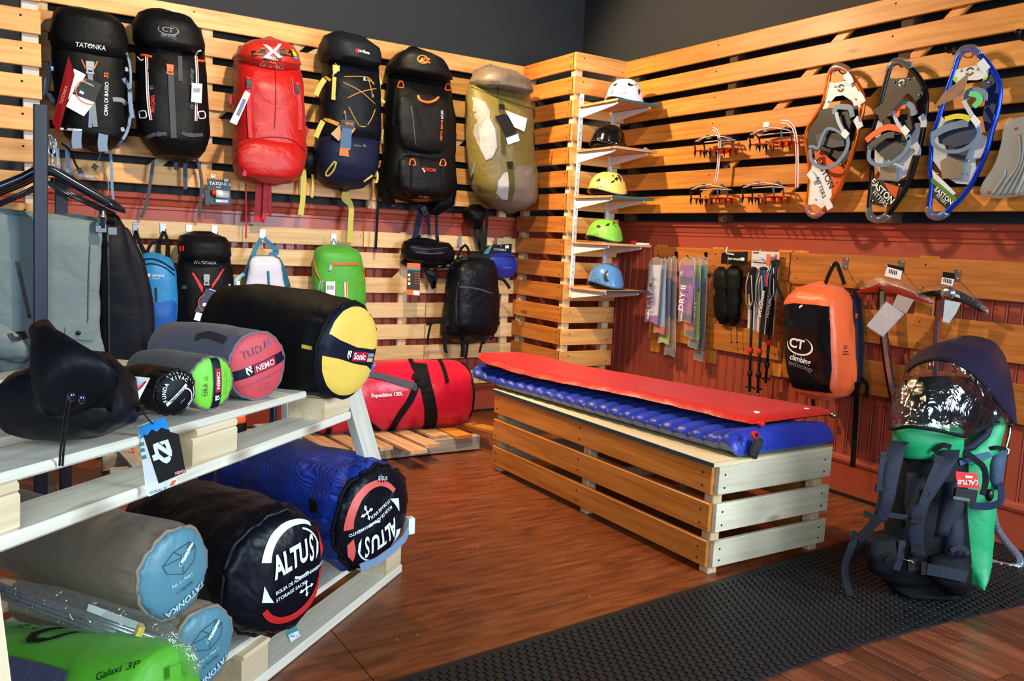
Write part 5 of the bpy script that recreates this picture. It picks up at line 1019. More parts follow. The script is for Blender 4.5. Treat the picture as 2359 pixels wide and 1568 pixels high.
# ---- grey moulded shoe at the frame edge
M_gdeck = plain('grey_moulded_plastic', (150, 150, 148), .38, .15)
po = [(2230, 600), (2290, 572), (2400, 552), (2500, 570), (2560, 640), (2560, 760), (2520, 900), (2470, 1020), (2400, 1090), (2310, 1100), (2220, 1116), (2130, 1112), (2082, 1096), (2068, 1060), (2090, 1000), (2165, 900), (2212, 760)]
a = Pk('snowshoe', 'grey moulded snowshoe with long ridges, cut off by the right edge', 'snowshoe', c1(2300, 850), 3.34, 'snowshoes on the slat wall', 0); a.yf = 3.31
q = smooth([at(*c1(*p), 0, 3.33) for p in po]); n = len(q); cc = sum(q, V())/n; g = G()
g.add(q+[p+V((-.012, 0, 0)) for p in q]+[cc+(p-cc)*.9+V((-.018, 0, 0)) for p in q], [tuple(range(n)), tuple(range(3*n-1, 2*n-1, -1))]+[(j*n+i, j*n+n+i, j*n+n+(i+1) % n, j*n+(i+1) % n) for j in (0, 1) for i in range(n)]); g.obj('moulded_deck', M_gdeck, a.t); a.bv = g.bvh()
for i in range(5):
    pts = [(2150+i*38, 1090-i*2), (2200+i*36, 1010-i*4), (2280+i*24, 920-i*8), (2310+i*22, 820-i*8), (2290+i*34, 690-i*10)] if i else [(2145, 1085), (2190, 1020), (2225, 960), (2228, 920)]
    G().tube([at(*c1(*p), 0, 3.311) for p in dense(pts, 4)], .0045, 6).obj('ridge', M_gdeck, a.t)
for x, y in ((2310, 640), (2125, 1072)): a.block(*c1(x, y), 7, 7, plain('copper_rivet', (150, 70, 50), .4), 'rivet', .006, y=3.315)
h = at(2357, 92, 0, 3.36); t = thing('wall_hook', 'black knob hook on the upper slats at the right edge of the frame', 'hook', h); G().tube([h+V((.02, 0, 0)), h-V((.03, 0, 0)), h-V((.04, 0, -.02))], .004, 8).obj('hook_arm', M_blkm, t); G().ball(h-V((.04, 0, -.022)), .012, 12, 8).obj('knob', M_blkm, t)
for px, py, i in ((1955, 165, 'left white and orange'), (2092, 150, 'middle black'), (2200, 118, 'right blue')): hook(px, py, XR, 'dark hook holding the %s snowshoe' % i, 0, .06, M_blkm, 8, 16)

# ================================================================ CLEAR SLEEVES
def c2(x, y): return (1460+.2679*x, 540+.2679*y)
M_film = film('clear_film', (240, 242, 245), .12, .08, density=.12); M_filmedge = plain('film_edge', (210, 214, 222), .15, alpha=.6)
def sleeve(label, poly, X, cards, txt=None, group='clear dry sleeves on two hooks'):
    a = Pk('dry_sleeve', label, 'sleeve', c2(*poly[0]), X, group, 0); a.yf = X
    q = [at(*c2(*p), 0, X) for p in poly]; n = len(q); g = G(); w_ = V((-.008, 0, 0)); g.add(q+[p+w_ for p in q], [tuple(range(n)), tuple(range(2*n-1, n-1, -1))]+[(i, n+i, n+(i+1) % n, (i+1) % n) for i in range(n)]); g.obj('clear_pouch', M_film, a.t)
    G().tube(q, .0016, 5, True).obj('welded_edge', M_filmedge, a.t)
    for po, m_ in cards: a.card([c2(*p) for p in po], m_, 'insert_card', y=X-.0025, t=.001)
    for st, x, y, sz, m_, rot in (txt or []): a.text(st, *c2(x, y), sz, m_, rot=rot, y=X-.0045, on=False, bold=.02)
    return a
pl = lambda n_, c: plain(n_, c, .4)
P_pur, P_wht, P_red, P_grn, P_tea, P_lbl, P_gry, P_nav = pl('purple_card', (150, 78, 176)), pl('white_insert', (206, 208, 222)), pl('red_insert', (214, 66, 44)), pl('lime_insert', (150, 196, 62)), pl('teal_insert', (28, 124, 132)), pl('pale_blue_insert', (130, 172, 206)), pl('slate_insert', (76, 92, 108)), pl('navy_scene', (58, 82, 128))
sleeve('clear dry sleeve with a white and purple card, front of the left hook', [(140, 240), (165, 203), (215, 194), (243, 208), (228, 450), (205, 775), (150, 745), (103, 752), (122, 500)], 3.352, [([(150, 260), (236, 262), (222, 450), (207, 695), (108, 695), (128, 480)], P_wht), ([(108, 695), (207, 695), (203, 770), (150, 742), (104, 748)], P_pur), ([(150, 370), (228, 374), (226, 400), (148, 396)], pl('scene_grey', (150, 154, 168)))], [('DRY', 158, 565, 22, pl('purple_print', (92, 46, 92)), 84), ('4L', 170, 430, 14, M_blackprint, 84), ('sealline', 148, 680, 9, M_whiteprint, 84)])
sleeve('clear dry sleeve with a pale blue and red card, second on the left hook', [(245, 215), (272, 200), (278, 215), (268, 780), (262, 862), (215, 840), (172, 850), (190, 700)], 3.378, [([(232, 260), (274, 262), (266, 790), (200, 790), (212, 560)], P_lbl), ([(180, 790), (266, 790), (262, 858), (215, 836), (175, 846)], P_red)], [('DRY', 228, 600, 20, P_red, 84)])
sleeve('clear dry sleeve with a lime foot card, third on the left hook', [(290, 215), (312, 192), (324, 205), (305, 880), (300, 950), (255, 925), (212, 935), (230, 800)], 3.405, [([(278, 380), (320, 370), (312, 700), (270, 720)], P_nav), ([(222, 878), (304, 880), (300, 946), (255, 920), (216, 930)], P_grn)])
sleeve('longest clear dry sleeve at the back of the left hook', [(328, 205), (350, 185), (366, 200), (360, 980), (355, 1055), (310, 1030), (265, 1035), (285, 900)], 3.432, [([(322, 400), (362, 400), (358, 720), (316, 740)], P_nav), ([(270, 985), (358, 985), (354, 1050), (310, 1026), (268, 1032)], P_gry)])
sleeve('clear dry sleeve with a purple card, front of the second hook', [(397, 240), (425, 202), (480, 196), (524, 212), (512, 450), (495, 765), (440, 738), (388, 750), (398, 500)], 3.352, [([(402, 268), (515, 262), (500, 690), (394, 690)], P_pur), ([(394, 690), (500, 690), (496, 758), (440, 732), (392, 742)], P_gry), ([(400, 365), (508, 365), (506, 432), (398, 432)], P_nav)], [('DRY II', 440, 545, 22, M_whiteprint, 86), ('1L', 432, 330, 12, M_whiteprint, 86), ('sealline', 432, 700, 8, M_whiteprint, 86)])
sleeve('clear dry sleeve with a red card, second on the second hook', [(512, 210), (526, 200), (528, 225), (518, 830), (512, 900), (478, 880), (438, 862), (450, 760)], 3.378, [([(508, 262), (524, 262), (512, 820), (446, 815), (470, 700)], P_red), ([(446, 815), (512, 820), (508, 894), (478, 874), (440, 858)], P_gry)])
sleeve('clear dry sleeve with a lime green card, third on the second hook', [(528, 215), (555, 195), (578, 208), (560, 900), (552, 992), (510, 975), (468, 962), (490, 800)], 3.405, [([(526, 262), (574, 262), (556, 905), (500, 905), (520, 500)], P_grn), ([(480, 905), (556, 905), (550, 985), (510, 970), (470, 958)], P_gry), ([(524, 385), (572, 385), (568, 490), (522, 490)], P_lbl)], [('DRY', 540, 640, 20, M_whiteprint, 86)])
sleeve('longest clear dry sleeve with a teal card at the back of the second hook', [(578, 210), (605, 190), (634, 200), (615, 800), (600, 1095), (560, 1080), (518, 1072), (540, 950)], 3.432, [([(574, 268), (630, 255), (624, 420), (574, 420)], P_tea), ([(574, 420), (624, 420), (605, 1010), (532, 1000), (560, 700)], pl('dark_teal_insert', (26, 62, 74))), ([(528, 1010), (604, 1015), (599, 1088), (560, 1074), (522, 1066)], P_gry)], [('DRY', 582, 810, 20, pl('dim_teal_print', (90, 120, 130)), 86)])
for px, py, i in ((1559, 588, 'four sleeves nearest the corner'), (1627, 590, 'four sleeves beside the black gaiters')): hook(px, py, 3.483, 'hook holding the '+i, 0, .14, M_blkm, 7, 18)

# ================================================================ GAITERS, POLES, BAG, AXES
XP = 3.478
a = Pk('gaiters', 'pair of black nylon gaiters hanging from a black header card', 'gaiters', (1680, 745), XP, None, 0)
for i, rows in enumerate(([(618, 1652, 1672, .5), (624, 1648, 1680, .9), (660, 1645, 1681), (672, 1650, 1679), (690, 1644, 1682), (725, 1646, 1682), (742, 1654, 1678, .6)], [(618, 1678, 1706, .5), (624, 1674, 1711, .9), (660, 1676, 1710), (672, 1678, 1706), (690, 1676, 1708), (725, 1678, 1706), (744, 1684, 1702, .6)])): a.body(rows, .06, M_nyl_k, name='gaiter', main=i == 0, seed=i)
a.card([(1663, 582), (1723, 579), (1721, 611), (1661, 607)], M_blackcard, 'header_card', y=XP-.05); a.text('FAST MAKER', 1697, 597, 6.5, M_whiteprint, y=XP-.053, on=False, bold=.03); a.card([(1706, 593), (1715, 593), (1715, 600), (1706, 600)], M_white, 'price_sticker', y=XP-.0525, t=.0005); a.card([(1677, 586), (1682, 586), (1678, 610), (1674, 610)], pl('dark_green_print', (36, 70, 30)), 'card_stripe', y=XP-.053, t=.0005)
for x in (1685, 1698): a.cord([(x, 742), (x-1, 770), (x, 786)], .7, M_web_k, 'elastic', on=False, y=XP-.03); G().ball(at(x, 788, 0, XP-.03), .006, 8, 6).obj('cord_lock', M_buckle, a.t)
t = thing('wall_hook', 'white wire hook holding the black gaiters', 'hook', at(1678, 580, 0, 3.483)); G().tube([at(1676, 569, 0, 3.45), at(1673, 576, 0, 3.44), at(1674, 584, 0, 3.43), at(1690, 586, 0, 3.38)], .004, 8).obj('hook_arm', M_wm, t)
t = thing('wall_hook', 'pale blue hook holding the trekking pole cards', 'hook', at(1751, 582, 0, 3.483)); G().tube([at(1752, 575, 0, 3.46), at(1752, 590, 0, 3.43), at(1755, 596, 0, 3.40)], .005, 8).obj('hook_arm', pl('pale_blue_plastic', (160, 200, 240)), t)
M_blade = pl('black_pole_card', (22, 22, 26)); M_whc = pl('white_pole_card', (214, 212, 216))
def pole(label, hx, hy, bx, by, X, card, blue=False):
    a = Pk('trekking_pole', label, 'trekking pole', (bx, by), X, 'trekking poles on white cards', 0); a.yf = X
    top, bot = at(hx, hy, 0, X), at(bx, by, 0, X); d = (bot-top); L = d.length
    f = lambda q: top+d*q
    if card: a.card([card[0], card[1], card[2], card[3]], M_whc, 'backing_card', y=X+.022)
    G().tube([f(0), f(.02), f(.06), f(.16), f(.24), f(.27)], [.019, .018, .013, .016, .013, .009], 12).obj('grip', pl('navy_grip', (36, 58, 96)) if blue else M_bindk, a.t)
    G().ball(f(0), (.022, .022, .012), 12, 8).obj('grip_cap', M_bindk, a.t); G().tube([f(.27), f(.55), f(.7), f(.97)], [.0085, .008, .0075, .007], 10).obj('shaft', M_bindk, a.t)
    for q in (.62, .8): G().tube([f(q), f(q+.01), f(q+.04), f(q+.05)], [.009, .014, .014, .009], 10).obj('lever_lock', M_bindk if q > .7 else M_redprint, a.t)
    G().tube([f(.93), f(.94)], [.02, .026], 14).obj('basket', M_bindk, a.t); G().tube([f(.97), f(1)], [.006, .003], 8).obj('tip', M_steel, a.t)
    w_ = [f(.03)+V((-.015, .012, 0)), f(.12)+V((-.025, .02, 0)), f(.26)+V((-.03, .012, 0)), f(.31)+V((-.03, -.015, 0)), f(.25)+V((-.028, -.03, 0)), f(.05)+V((-.018, -.008, 0))]; s = G().strap(w_, .016, .002, (-1, 0, 0)).obj('wrist_strap', M_bindk, a.t)
    G().tube([p-V((.003, 0, 0)) for p in w_], .002, 6).obj('strap_piping', pl('pale_piping', (206, 210, 200)), s); return a
a = pole('trekking pole with black grip, left of the three on white cards', 1735, 619, 1726, 910, 3.40, [(1733, 578), (1776, 580), (1762, 770), (1722, 755)])
a.card([(1766, 585), (1775, 586), (1774, 612), (1765, 611)], M_orangeprint, 'card_stripe', y=3.419, t=.001); a.card([(1735, 581), (1748, 581), (1748, 583), (1735, 583)], M_blackprint, 'card_print', y=3.419, t=.0005); a.card([(1734, 602), (1765, 605), (1765, 607), (1734, 604)], M_blackprint, 'card_print', y=3.419, t=.0005); a.text('PERFORMANCE', 1750, 600, 4.5, M_blackprint, y=3.418, on=False)
a = pole('trekking pole with dark blue grip, middle of the three on white cards', 1759, 619, 1745, 914, 3.385, None, True)
b = a; a.card([(1761, 660), (1770, 661), (1760, 770), (1750, 768)], M_blade, 'printed_card', y=3.375); a.text('EVOLUTION', 1761, 700, 11, M_whiteprint, rot=84, y=3.372, on=False, bold=.03); a.card([(1764, 632), (1769, 632), (1768, 658), (1763, 658)], M_redprint, 'card_mark', y=3.374)
a = pole('trekking pole with white cap and trailing wrist loop, right of the three', 1787, 602, 1763, 890, 3.43, [(1776, 580), (1796, 581), (1782, 772), (1760, 770)]); a.card([(1785, 585), (1791, 586), (1789, 613), (1784, 612)], M_orangeprint, 'card_stripe', y=3.449, t=.001); a.card([(1772, 690), (1786, 692), (1780, 772), (1764, 770)], M_blade, 'printed_card', y=3.41); a.text('MOTION', 1777, 710, 11, M_whiteprint, rot=84, y=3.407, on=False, bold=.03)
a.strap([(1783, 630), (1792, 660), (1800, 680), (1806, 700)], 8, M_bindk, 'trailing_strap', on=False, y=3.39)
# ---- orange rope bag
M_orb = fabric('bright_orange_tarp', (240, 100, 50), .38, wrinkle=.3); M_pvc = plain('black_glossy_pvc', (10, 10, 12), .16, bump=.12, bscale=14); M_ndk = fabric('dark_navy_back_panel', (28, 34, 54), .5)
a = Pk('rope_bag', 'orange and black rope backpack with big white oval logo', 'backpack', (1890, 918), 3.44, None, 0)
a.body([(654, 1872, 1917, .45), (661, 1846, 1948, .7), (672, 1826, 1966, .85), (686, 1812, 1974, .95), (702, 1802, 1976, 1), (728, 1799, 1977, 1), (770, 1801, 1981, 1), (812, 1804, 1983, 1), (855, 1809, 1984, 1), (883, 1815, 1981, 1), (902, 1822, 1965, .95), (915, 1856, 1935, .8)], .2, M_orb, e=6, seed=4, wob=.005)
a.patch([[(1801, 702), (1830, 698), (1880, 702), (1913, 706), (1915, 780), (1918, 850), (1920, 905), (1890, 902), (1850, 897), (1822, 892), (1812, 850), (1804, 790)]], M_pvc, 'front_panel', off=.005)
a.body([(672, 1962, 1972, .5), (690, 1960, 1982, .9), (770, 1962, 1986, 1), (880, 1962, 1986, 1), (905, 1955, 1976, .6)], .06, M_ndk, name='back_panel', main=False, yb=3.474, e=3)
k = pxs(a.P(1842, 800)); a.text('CT', 1838, 792, 30, M_whiteprint, rot=-4, off=.009, name='logo', bold=.03, sx=1.15, spacing=.9); o = a.P(1845, 796)
drape('logo', arc(0, 0, 26*k, 30*k, 165, 425, 30, sx=1.28, sy=.72, taper=lambda t: .15+1.1*math.sin(math.pi*t)**.7), (o+a.nrm*.02, (a.u-V((0, 0, .06))).normalized(), V((0, 0, 1))), a.bv, M_whiteprint, a.t, .009)
a.text('climbing', 1846, 828, 18, M_whiteprint, rot=-6, off=.009, bold=.02); a.text('technology', 1847, 843, 15.5, M_greyprint, rot=-7, off=.009)
o = a.P(1947, 800); k = pxs(o)
for st, dz, sz in (('CT', 0, 11), ('climbing', -9, 6), ('technology', -15, 5.5)): text(st, sz*k, (o+V((0, -.02, dz*k)), V((1, 0, 0)), V((0, 0, 1))), a.bv, M_blackprint, a.t, 'logo', off=.003, bold=.02)
a.patch([[(1842, 706), (1850, 701), (1852, 704), (1844, 710)]], pl('painted_glint', (240, 236, 200)), 'sticker', off=.007)  # small pale patch painted as a glint on the glossy panel
a.strap([(1902, 654), (1912, 628), (1926, 606), (1936, 626), (1946, 655)], 9, M_web_k, 'haul_loop', on=False, y=3.39); a.strap([(1976, 880), (1972, 960), (1965, 1076)], 13, M_web_k, 'hanging_strap', on=False, y=3.40); a.strap([(1984, 870), (1998, 888), (1996, 915)], 10, M_web_k, 'side_strap', on=False, y=3.38); a.strap([(1873, 918), (1874, 935)], 9, M_web_k, 'hanging_strap', on=False, y=3.41)
a.block(1974, 727, 4, 11, M_orb, 'zip_tab', .008)
# ---- ice axes
def axe(label, head, adze, shaft, r, mh, ms, X=3.42, grip=None):
    a = Pk('ice_axe', label, 'ice axe', shaft[-1], X, 'ice axes on the right wall pallet', 0); a.yf = X-.02
    q = smooth([at(*p, 0, X) for p in head], 1); n = len(q); g = G(); g.add([p+V((.006, 0, 0)) for p in q]+[p-V((.006, 0, 0)) for p in q], [tuple(range(n)), tuple(range(2*n-1, n-1, -1))]+[(i, n+i, n+(i+1) % n, (i+1) % n) for i in range(n)]); g.obj('pick', mh, a.t)
    q = [at(*p, 0, X) for p in adze]; n = len(q); g = G(); g.add([p+V((.022, 0, 0)) for p in q]+[p-V((.022, 0, 0)) for p in q], [tuple(range(n)), tuple(range(2*n-1, n-1, -1))]+[(i, n+i, n+(i+1) % n, (i+1) % n) for i in range(n)]); g.obj('adze', mh, a.t)
    P = [at(*p, 0, X) for p in dense(shaft, 5)]; G().loft([(p, V((0, r, 0)), V((.008, 0, 0)), 3) for p in P], 14).obj('shaft', ms[0], a.t)
    G().strap([p+V((-.0085, -r*.35, 0)) for p in P[1:]], r*.95, .002, (-1, 0, 0)).obj('shaft_face', ms[1], a.t); return a
a = axe('orange headed ice axe with silver and black shaft, in a clear cover', [(2020, 652), (2042, 650), (2080, 664), (2110, 676), (2135, 690), (2150, 700), (2140, 700), (2110, 690), (2070, 678), (2045, 674), (2022, 676)], [(2026, 655), (2010, 662), (1978, 671), (1982, 674), (2008, 673), (2028, 672)], [(2031, 660), (2033, 740), (2046, 850), (2066, 955)], .021, M_crred, (M_blkm, M_steel))
M_wrap = film('clear_axe_wrap', (235, 235, 240), .1, .05, .5, 60, .025)
w_ = [at(*p, 0, 3.42) for p in ((1984, 668), (2000, 656), (2030, 650), (2070, 660), (2110, 676), (2140, 692), (2152, 702))]; G().tube(w_, [.012, .024, .034, .036, .032, .026, .012], 12).wobble(.006, 40, 2).obj('clear_cover', M_wrap, a.t)
a.card([(2044, 614), (2079, 624), (2074, 644), (2038, 635)], M_white, 'barcode_label', y=3.35); a.card([(2046, 608), (2084, 616), (2082, 628), (2044, 616)], M_blackcard, 'header_card', y=3.352); a.card([(2068, 626), (2080, 628), (2074, 645), (2062, 642)], M_blackcard, 'header_card', y=3.36)
for i in range(5): a.card([(2049+4*i, 619+1.1*i), (2051+4*i, 619.6+1.1*i), (2049+4*i, 629+1.1*i), (2047+4*i, 628.4+1.1*i)], M_blackprint, 'bar_print', y=3.348, t=.0005)
a.card([(2042, 695), (2083, 722), (2034, 775), (1997, 750)], pl('leaflet_white', (196, 206, 222)), 'leaflet', y=3.36); a.card([(2040, 691), (2087, 722), (2034, 778), (1994, 751)], M_wrap, 'leaflet_sleeve', y=3.358); a.card([(2068, 678), (2106, 690), (2088, 722), (2056, 704)], pl('leaflet_grey', (170, 160, 160)), 'leaflet', y=3.375); a.text('CT', 2081, 665, 6, M_blackprint, rot=-12, y=3.411, on=False)
a = axe('black headed ice axe with dark red shaft, under a barcode card', [(2168, 664), (2186, 662), (2215, 672), (2245, 690), (2274, 716), (2268, 722), (2240, 708), (2210, 692), (2190, 688), (2166, 686)], [(2172, 668), (2150, 670), (2120, 676), (2122, 680), (2152, 682), (2172, 682)], [(2178, 680), (2172, 690), (2160, 740), (2156, 800), (2155, 900)], .013, M_blkm, (pl('dark_red_shaft', (120, 20, 26)), M_bindg))
G().ball(at(2184, 675, 0, 3.405), (.02, .035, .03), 12, 8).obj('head_clamp', M_steel, a.t); a.card([(2200, 676), (2210, 679), (2212, 686), (2202, 684)], M_white, 'head_label', y=3.41)
a.card([(2171, 638), (2198, 643), (2194, 658), (2168, 653)], M_white, 'barcode_label', y=3.35); a.card([(2173, 625), (2201, 630), (2199, 643), (2171, 638)], M_blackcard, 'header_card', y=3.352)
for i in range(5): a.card([(2174+4*i, 640+.9*i), (2176+4*i, 640.4+.9*i), (2175+4*i, 650+.9*i), (2173+4*i, 649.6+.9*i)], M_blackprint, 'bar_print', y=3.348, t=.0005)
a.card([(2177, 690), (2214, 697), (2202, 722), (2186, 744), (2172, 740)], pl('leaflet_pale', (190, 214, 226)), 'leaflet', y=3.37)
w_ = [at(*p, 0, 3.42) for p in ((2124, 678), (2150, 670), (2186, 668), (2215, 678), (2250, 700), (2276, 722))]; G().tube(w_, [.01, .018, .028, .028, .02, .008], 12).wobble(.005, 40, 5).obj('clear_cover', M_wrap, a.t)
for px, py, i in ((1948, 606, 'orange and black rope backpack'), (2076, 612, 'orange headed ice axe'), (2206, 634, 'black headed ice axe')): hook(px, py, 3.483, 'chrome hook holding the '+i, 0, .10, None, 12, 26)
# ================================================================ MATS ON THE BENCH
M_mb, M_mg = fabric('royal_blue_mat', (24, 48, 158), .4, wrinkle=.25, scale=20), fabric('slate_mat_underside', (92, 104, 132), .45, wrinkle=.25, scale=20)
def blue_mat():
    t = thing('sleeping_mat', 'blue inflated ridged sleeping mat lying directly on the bench', 'camping mat', (2.48, 2.9, .413))
    y0, y1, n = 2.045, 3.85, 24; secs = []
    for i in range(n*8+1):
        q = i/(n*8); y = y0+(y1-y0)*q; ph = (i % 8)/8; r = math.sqrt(max(0, 1-(2*ph-1)**2))
        first = .098 if q < .05 else .08
        end = min(1, .35+.65*math.sqrt(min(1, q/.02)), .25+.75*math.sqrt(min(1, (1-q)/.02)))
        h = (first*(.74+.26*r))*end*(1-.15*q); lift = .012*max(0, q-.8)/.2+.02*max(0, q-.93)/.07
        cx_ = 2.545-.075*(y-y0); hw = (.287-.014*(1-r))*(1 if q < .93 else 1-.5*((q-.93)/.07)**2)
        secs.append((cx_, y, h, hw, .414+lift))
    for name, mat, s in (('top_shell', M_mb, 1), ('under_shell', M_mg, -1)):
        g = G(); m_ = 13; vs = []
        for cx_, y, h, hw, zb in secs:
            for k in range(m_):
                a = math.pi*k/(m_-1); vs.append(V((cx_+hw*math.copysign(abs(math.cos(a))**.55, math.cos(a)), y, zb+h*.5+s*h*.5*math.sin(a)**.6)))
        g.add(vs, [(i*m_+k, (i+1)*m_+k, (i+1)*m_+k+1, i*m_+k+1) for i in range(len(secs)-1) for k in range(m_-1)]+[tuple(range(m_)), tuple((len(secs)-1)*m_+k for k in range(m_))], True)
        g.wobble(.002, 30, s).obj(name, mat, t)
    p = V((2.325, 2.028, .482)); M3 = Matrix.Rotation(R(25), 3, 'Y') @ Matrix.Rotation(R(-10), 3, 'Z'); g = G(); g.box(p+V((.02, -.008, -.03)), (.035, .014, .075), M3, .004); v = g.obj('valve_flap', plain('black_rubber_flap', (18, 20, 24), .45), t)
    q = p+V((-.005, -.014, .02)); g = G().tube([q, q+V((0, -.012, .004))], .015, 14); g.obj('valve_cap', plain('red_valve', (206, 36, 44), .3), v); G().tube([q+V((0, -.012, .004)), q+V((0, -.016, .005))], .007, 10).obj('valve_pin', M_blackprint, v)
blue_mat()
def red_mat():
    t = thing('sleeping_mat', 'flat red self inflating mat lying on top of the blue one', 'camping mat', (2.5, 2.9, .505)); M = fabric('red_mat_fabric', (198, 20, 16), .42, wrinkle=.2, scale=16, wscale=160, weave=.3)
    y0, y1 = 2.085, 3.80; n = 70; g = G(); g2 = G(); m_ = 22; top = []; bot = []
    for i in range(n+1):
        q = i/n; y = y0+(y1-y0)*q; hw = .245-.045*q; e = min(1, math.sqrt(min(1, (q+.0)/.02)), .3+.7*math.sqrt(min(1, (1-q)/.10))); hw *= 1 if q < .5 else e
        cx_ = 2.635-.195*(y-y0); zb = .516+.003*math.sin(q*7)+.02*max(0, q-.75)/.25
        for k in range(m_+1):
            s = -1+2*k/m_; ed_ = min(1, (1-abs(s))*7, q*60, (1-q)*40); ed_ = math.sqrt(max(0, ed_)); x = cx_+hw*s+.004*math.sin(i*.9)*abs(s)**8
            z = zb-.004*abs(s)**6+.002*math.sin(y*6+s*2)
            top.append(V((x, y, z+.010+.020*ed_))); bot.append(V((x, y, z+.008-.010*ed_)))
    fs = [(i*(m_+1)+k, i*(m_+1)+k+1, (i+1)*(m_+1)+k+1, (i+1)*(m_+1)+k) for i in range(n) for k in range(m_)]
    a = G().add(top, fs, True).wobble(.0015, 25, 3).obj('top_sheet', M, t); G().add(bot, fs, True).obj('under_sheet', fabric('dark_mat_underside', (40, 44, 58), .5), t)
    for x, y, mt_ in ((2.425, 2.083, plain('red_valve', (206, 36, 44), .3)), (2.855, 2.09, M_steel)):
        G().tube([V((x, y+.006, .524)), V((x, y-.02, .521))], .0105, 12).obj('valve', mt_, t)
    for x, y in ((2.49, 2.155), (2.75, 2.13)): G().tube([V((x, y, .54)), V((x, y, .5495))], .011, 12).obj('white_dot', M_white, t)
red_mat()

# ================================================================ DUFFEL AND FLOOR PALLET
M_pal = wood('pallet_softwood', (178, 132, 92), (220, 178, 136), rough=.6); M_palg = wood('grey_pallet_softwood', (150, 140, 128), (200, 192, 178), rough=.65)
t = thing('floor_pallet', 'low pallet on the floor under the red duffel bag', 'pallet', (1.4, 4.1, 0))
random.seed(8)
for i, (x, ye, w_, mt_) in enumerate(((.52, 3.86, .12, M_palg), (.70, 3.84, .10, M_pal), (.90, 3.86, .10, M_palg), (1.08, 3.82, .10, M_pal), (1.24, 3.86, .10, M_palg), (1.38, 3.80, .1, M_pal), (1.50, 3.83, .09, M_pal), (1.615, 3.78, .075, M_pal), (1.735, 3.66, .095, M_pal), (1.855, 3.745, .09, M_pal), (1.99, 3.90, .1, M_pal), (2.11, 3.86, .1, M_slatd))):
    plank('board', (x+.04, (ye+4.5)/2, .092), 4.5-ye, w_, .018, mt_, t, rz=R(90+ (4 if i > 6 else 0)), rx=0, ch=.002) if 0 else link('board', PLK.setdefault(('b', i), G().box((0, 0, 0), (4.5-ye, w_, .018), ch=.002).mesh('board')), mt_, t, loc=(x+.04, (ye+4.5)/2, .092), rot=(0, 0, R(94)))
for y in (3.92, 4.2, 4.46): link('runner', G().box((0, 0, 0), (1.85, .06, .075), ch=.002).mesh('runner'), M_palg, t, loc=(1.36, y, .045))
link('loose_board', G().box((0, 0, 0), (.54, .075, .018), ch=.002).mesh('board'), M_slatd, t, loc=(2.30, 4.05, .115), rot=(0, 0, R(105)))
M_duf = fabric('red_tarpaulin', (204, 16, 52), .32, wrinkle=.4, scale=6, weave=.05)
t = thing('duffel_bag', 'large red duffel bag with black straps on the floor pallet', 'duffel bag', (1.86, 4.2, .1))
ax0, ax1 = V((1.40, 4.23, .285)), V((2.33, 4.16, .275)); dd = (ax1-ax0).normalized(); sd = V((0, 0, 1)).cross(dd).normalized(); g = G(); secs = []
for q, r in ((0, .5), (.01, .75), (.03, .92), (.08, 1), (.2, 1.0), (.5, 1.02), (.75, 1.0), (.9, .98), (.955, .93), (.985, .8), (1.0, .6)):
    secs.append((ax0.lerp(ax1, q)+V((0, 0, .0)), sd*.185*r, V((0, 0, 1))*.188*r, 2.5))
o_ = []
for i in range(len(secs)-1):
    for k in range(3): f = k/3; o_.append(tuple(secs[i][j].lerp(secs[i+1][j], f) for j in range(3))+(2.5,))
g.loft(o_+[secs[-1]], 40); g.wobble(.012, 6, 2).wobble(.005, 18, 4); g.obj('body', M_duf, t); bv = g.bvh()
def onbag(pts, w, mat, name, bv, t, th=.004):
    P = []; N = []
    for q in dense(pts, 8):
        h = bv.ray_cast(V((0, 0, EYE)), ray(*q).normalized())
        if h[0] is not None: P.append(h[0]+h[1]*.002*(1 if h[1].dot(ray(*q)) < 0 else -1)); N.append(h[1] if h[1].dot(ray(*q)) < 0 else -h[1])
    return G().strap(P, w*pxs(P[0]), th, N).obj(name, mat, t)
onbag([(968, 838), (978, 880), (990, 930), (992, 970), (980, 1000)], 30, M_web_k, 'compression_strap', bv, t); onbag([(945, 828), (955, 850), (965, 865)], 10, M_web_k, 'strap', bv, t)
onbag([(962, 880), (945, 920), (915, 965), (896, 1000)], 16, M_web_k, 'grab_strap', bv, t); onbag([(850, 862), (880, 868), (920, 880), (960, 892)], 17, M_web_d, 'padded_handle', bv, t); onbag([(845, 970), (870, 988), (894, 1006)], 11, M_web_k, 'grab_strap', bv, t)
onbag([(1010, 824), (1022, 850), (1030, 880)], 9, M_web_k, 'end_strap', bv, t); onbag([(758, 985), (754, 1020)], 12, M_web_k, 'strap', bv, t)
for px, py in ((957, 868), (968, 882)):
    h = bv.ray_cast(V((0, 0, EYE)), ray(px, py).normalized())[0]; G().box(h-V((0, .01, 0)), (.045, .022, .03), Matrix.Rotation(R(25), 3, 'Y'), .004).obj('buckle', M_buckle, t)
h = bv.ray_cast(V((0, 0, EYE)), ray(891, 909).normalized())[0]; text('Expedition 120L', 11.5*pxs(h), (h-V((0, .02, 0)), dd, V((0, 0, 1))), bv, M_whiteprint, t, bold=.035, off=.004, rot=2)
pts = [ax0.lerp(ax1, .975)+(sd*math.cos(a)*.17+V((0, 0, 1))*math.sin(a)*.172) for a in [2*math.pi*k/32 for k in range(32)]]; G().tube(pts, .006, 6, True).obj('end_piping', M_web_k, t)
a = Pk('small_backpack', 'orange and black pack standing on the floor pallet behind the rack', 'backpack', (550, 1020), 4.35); a.bv = None
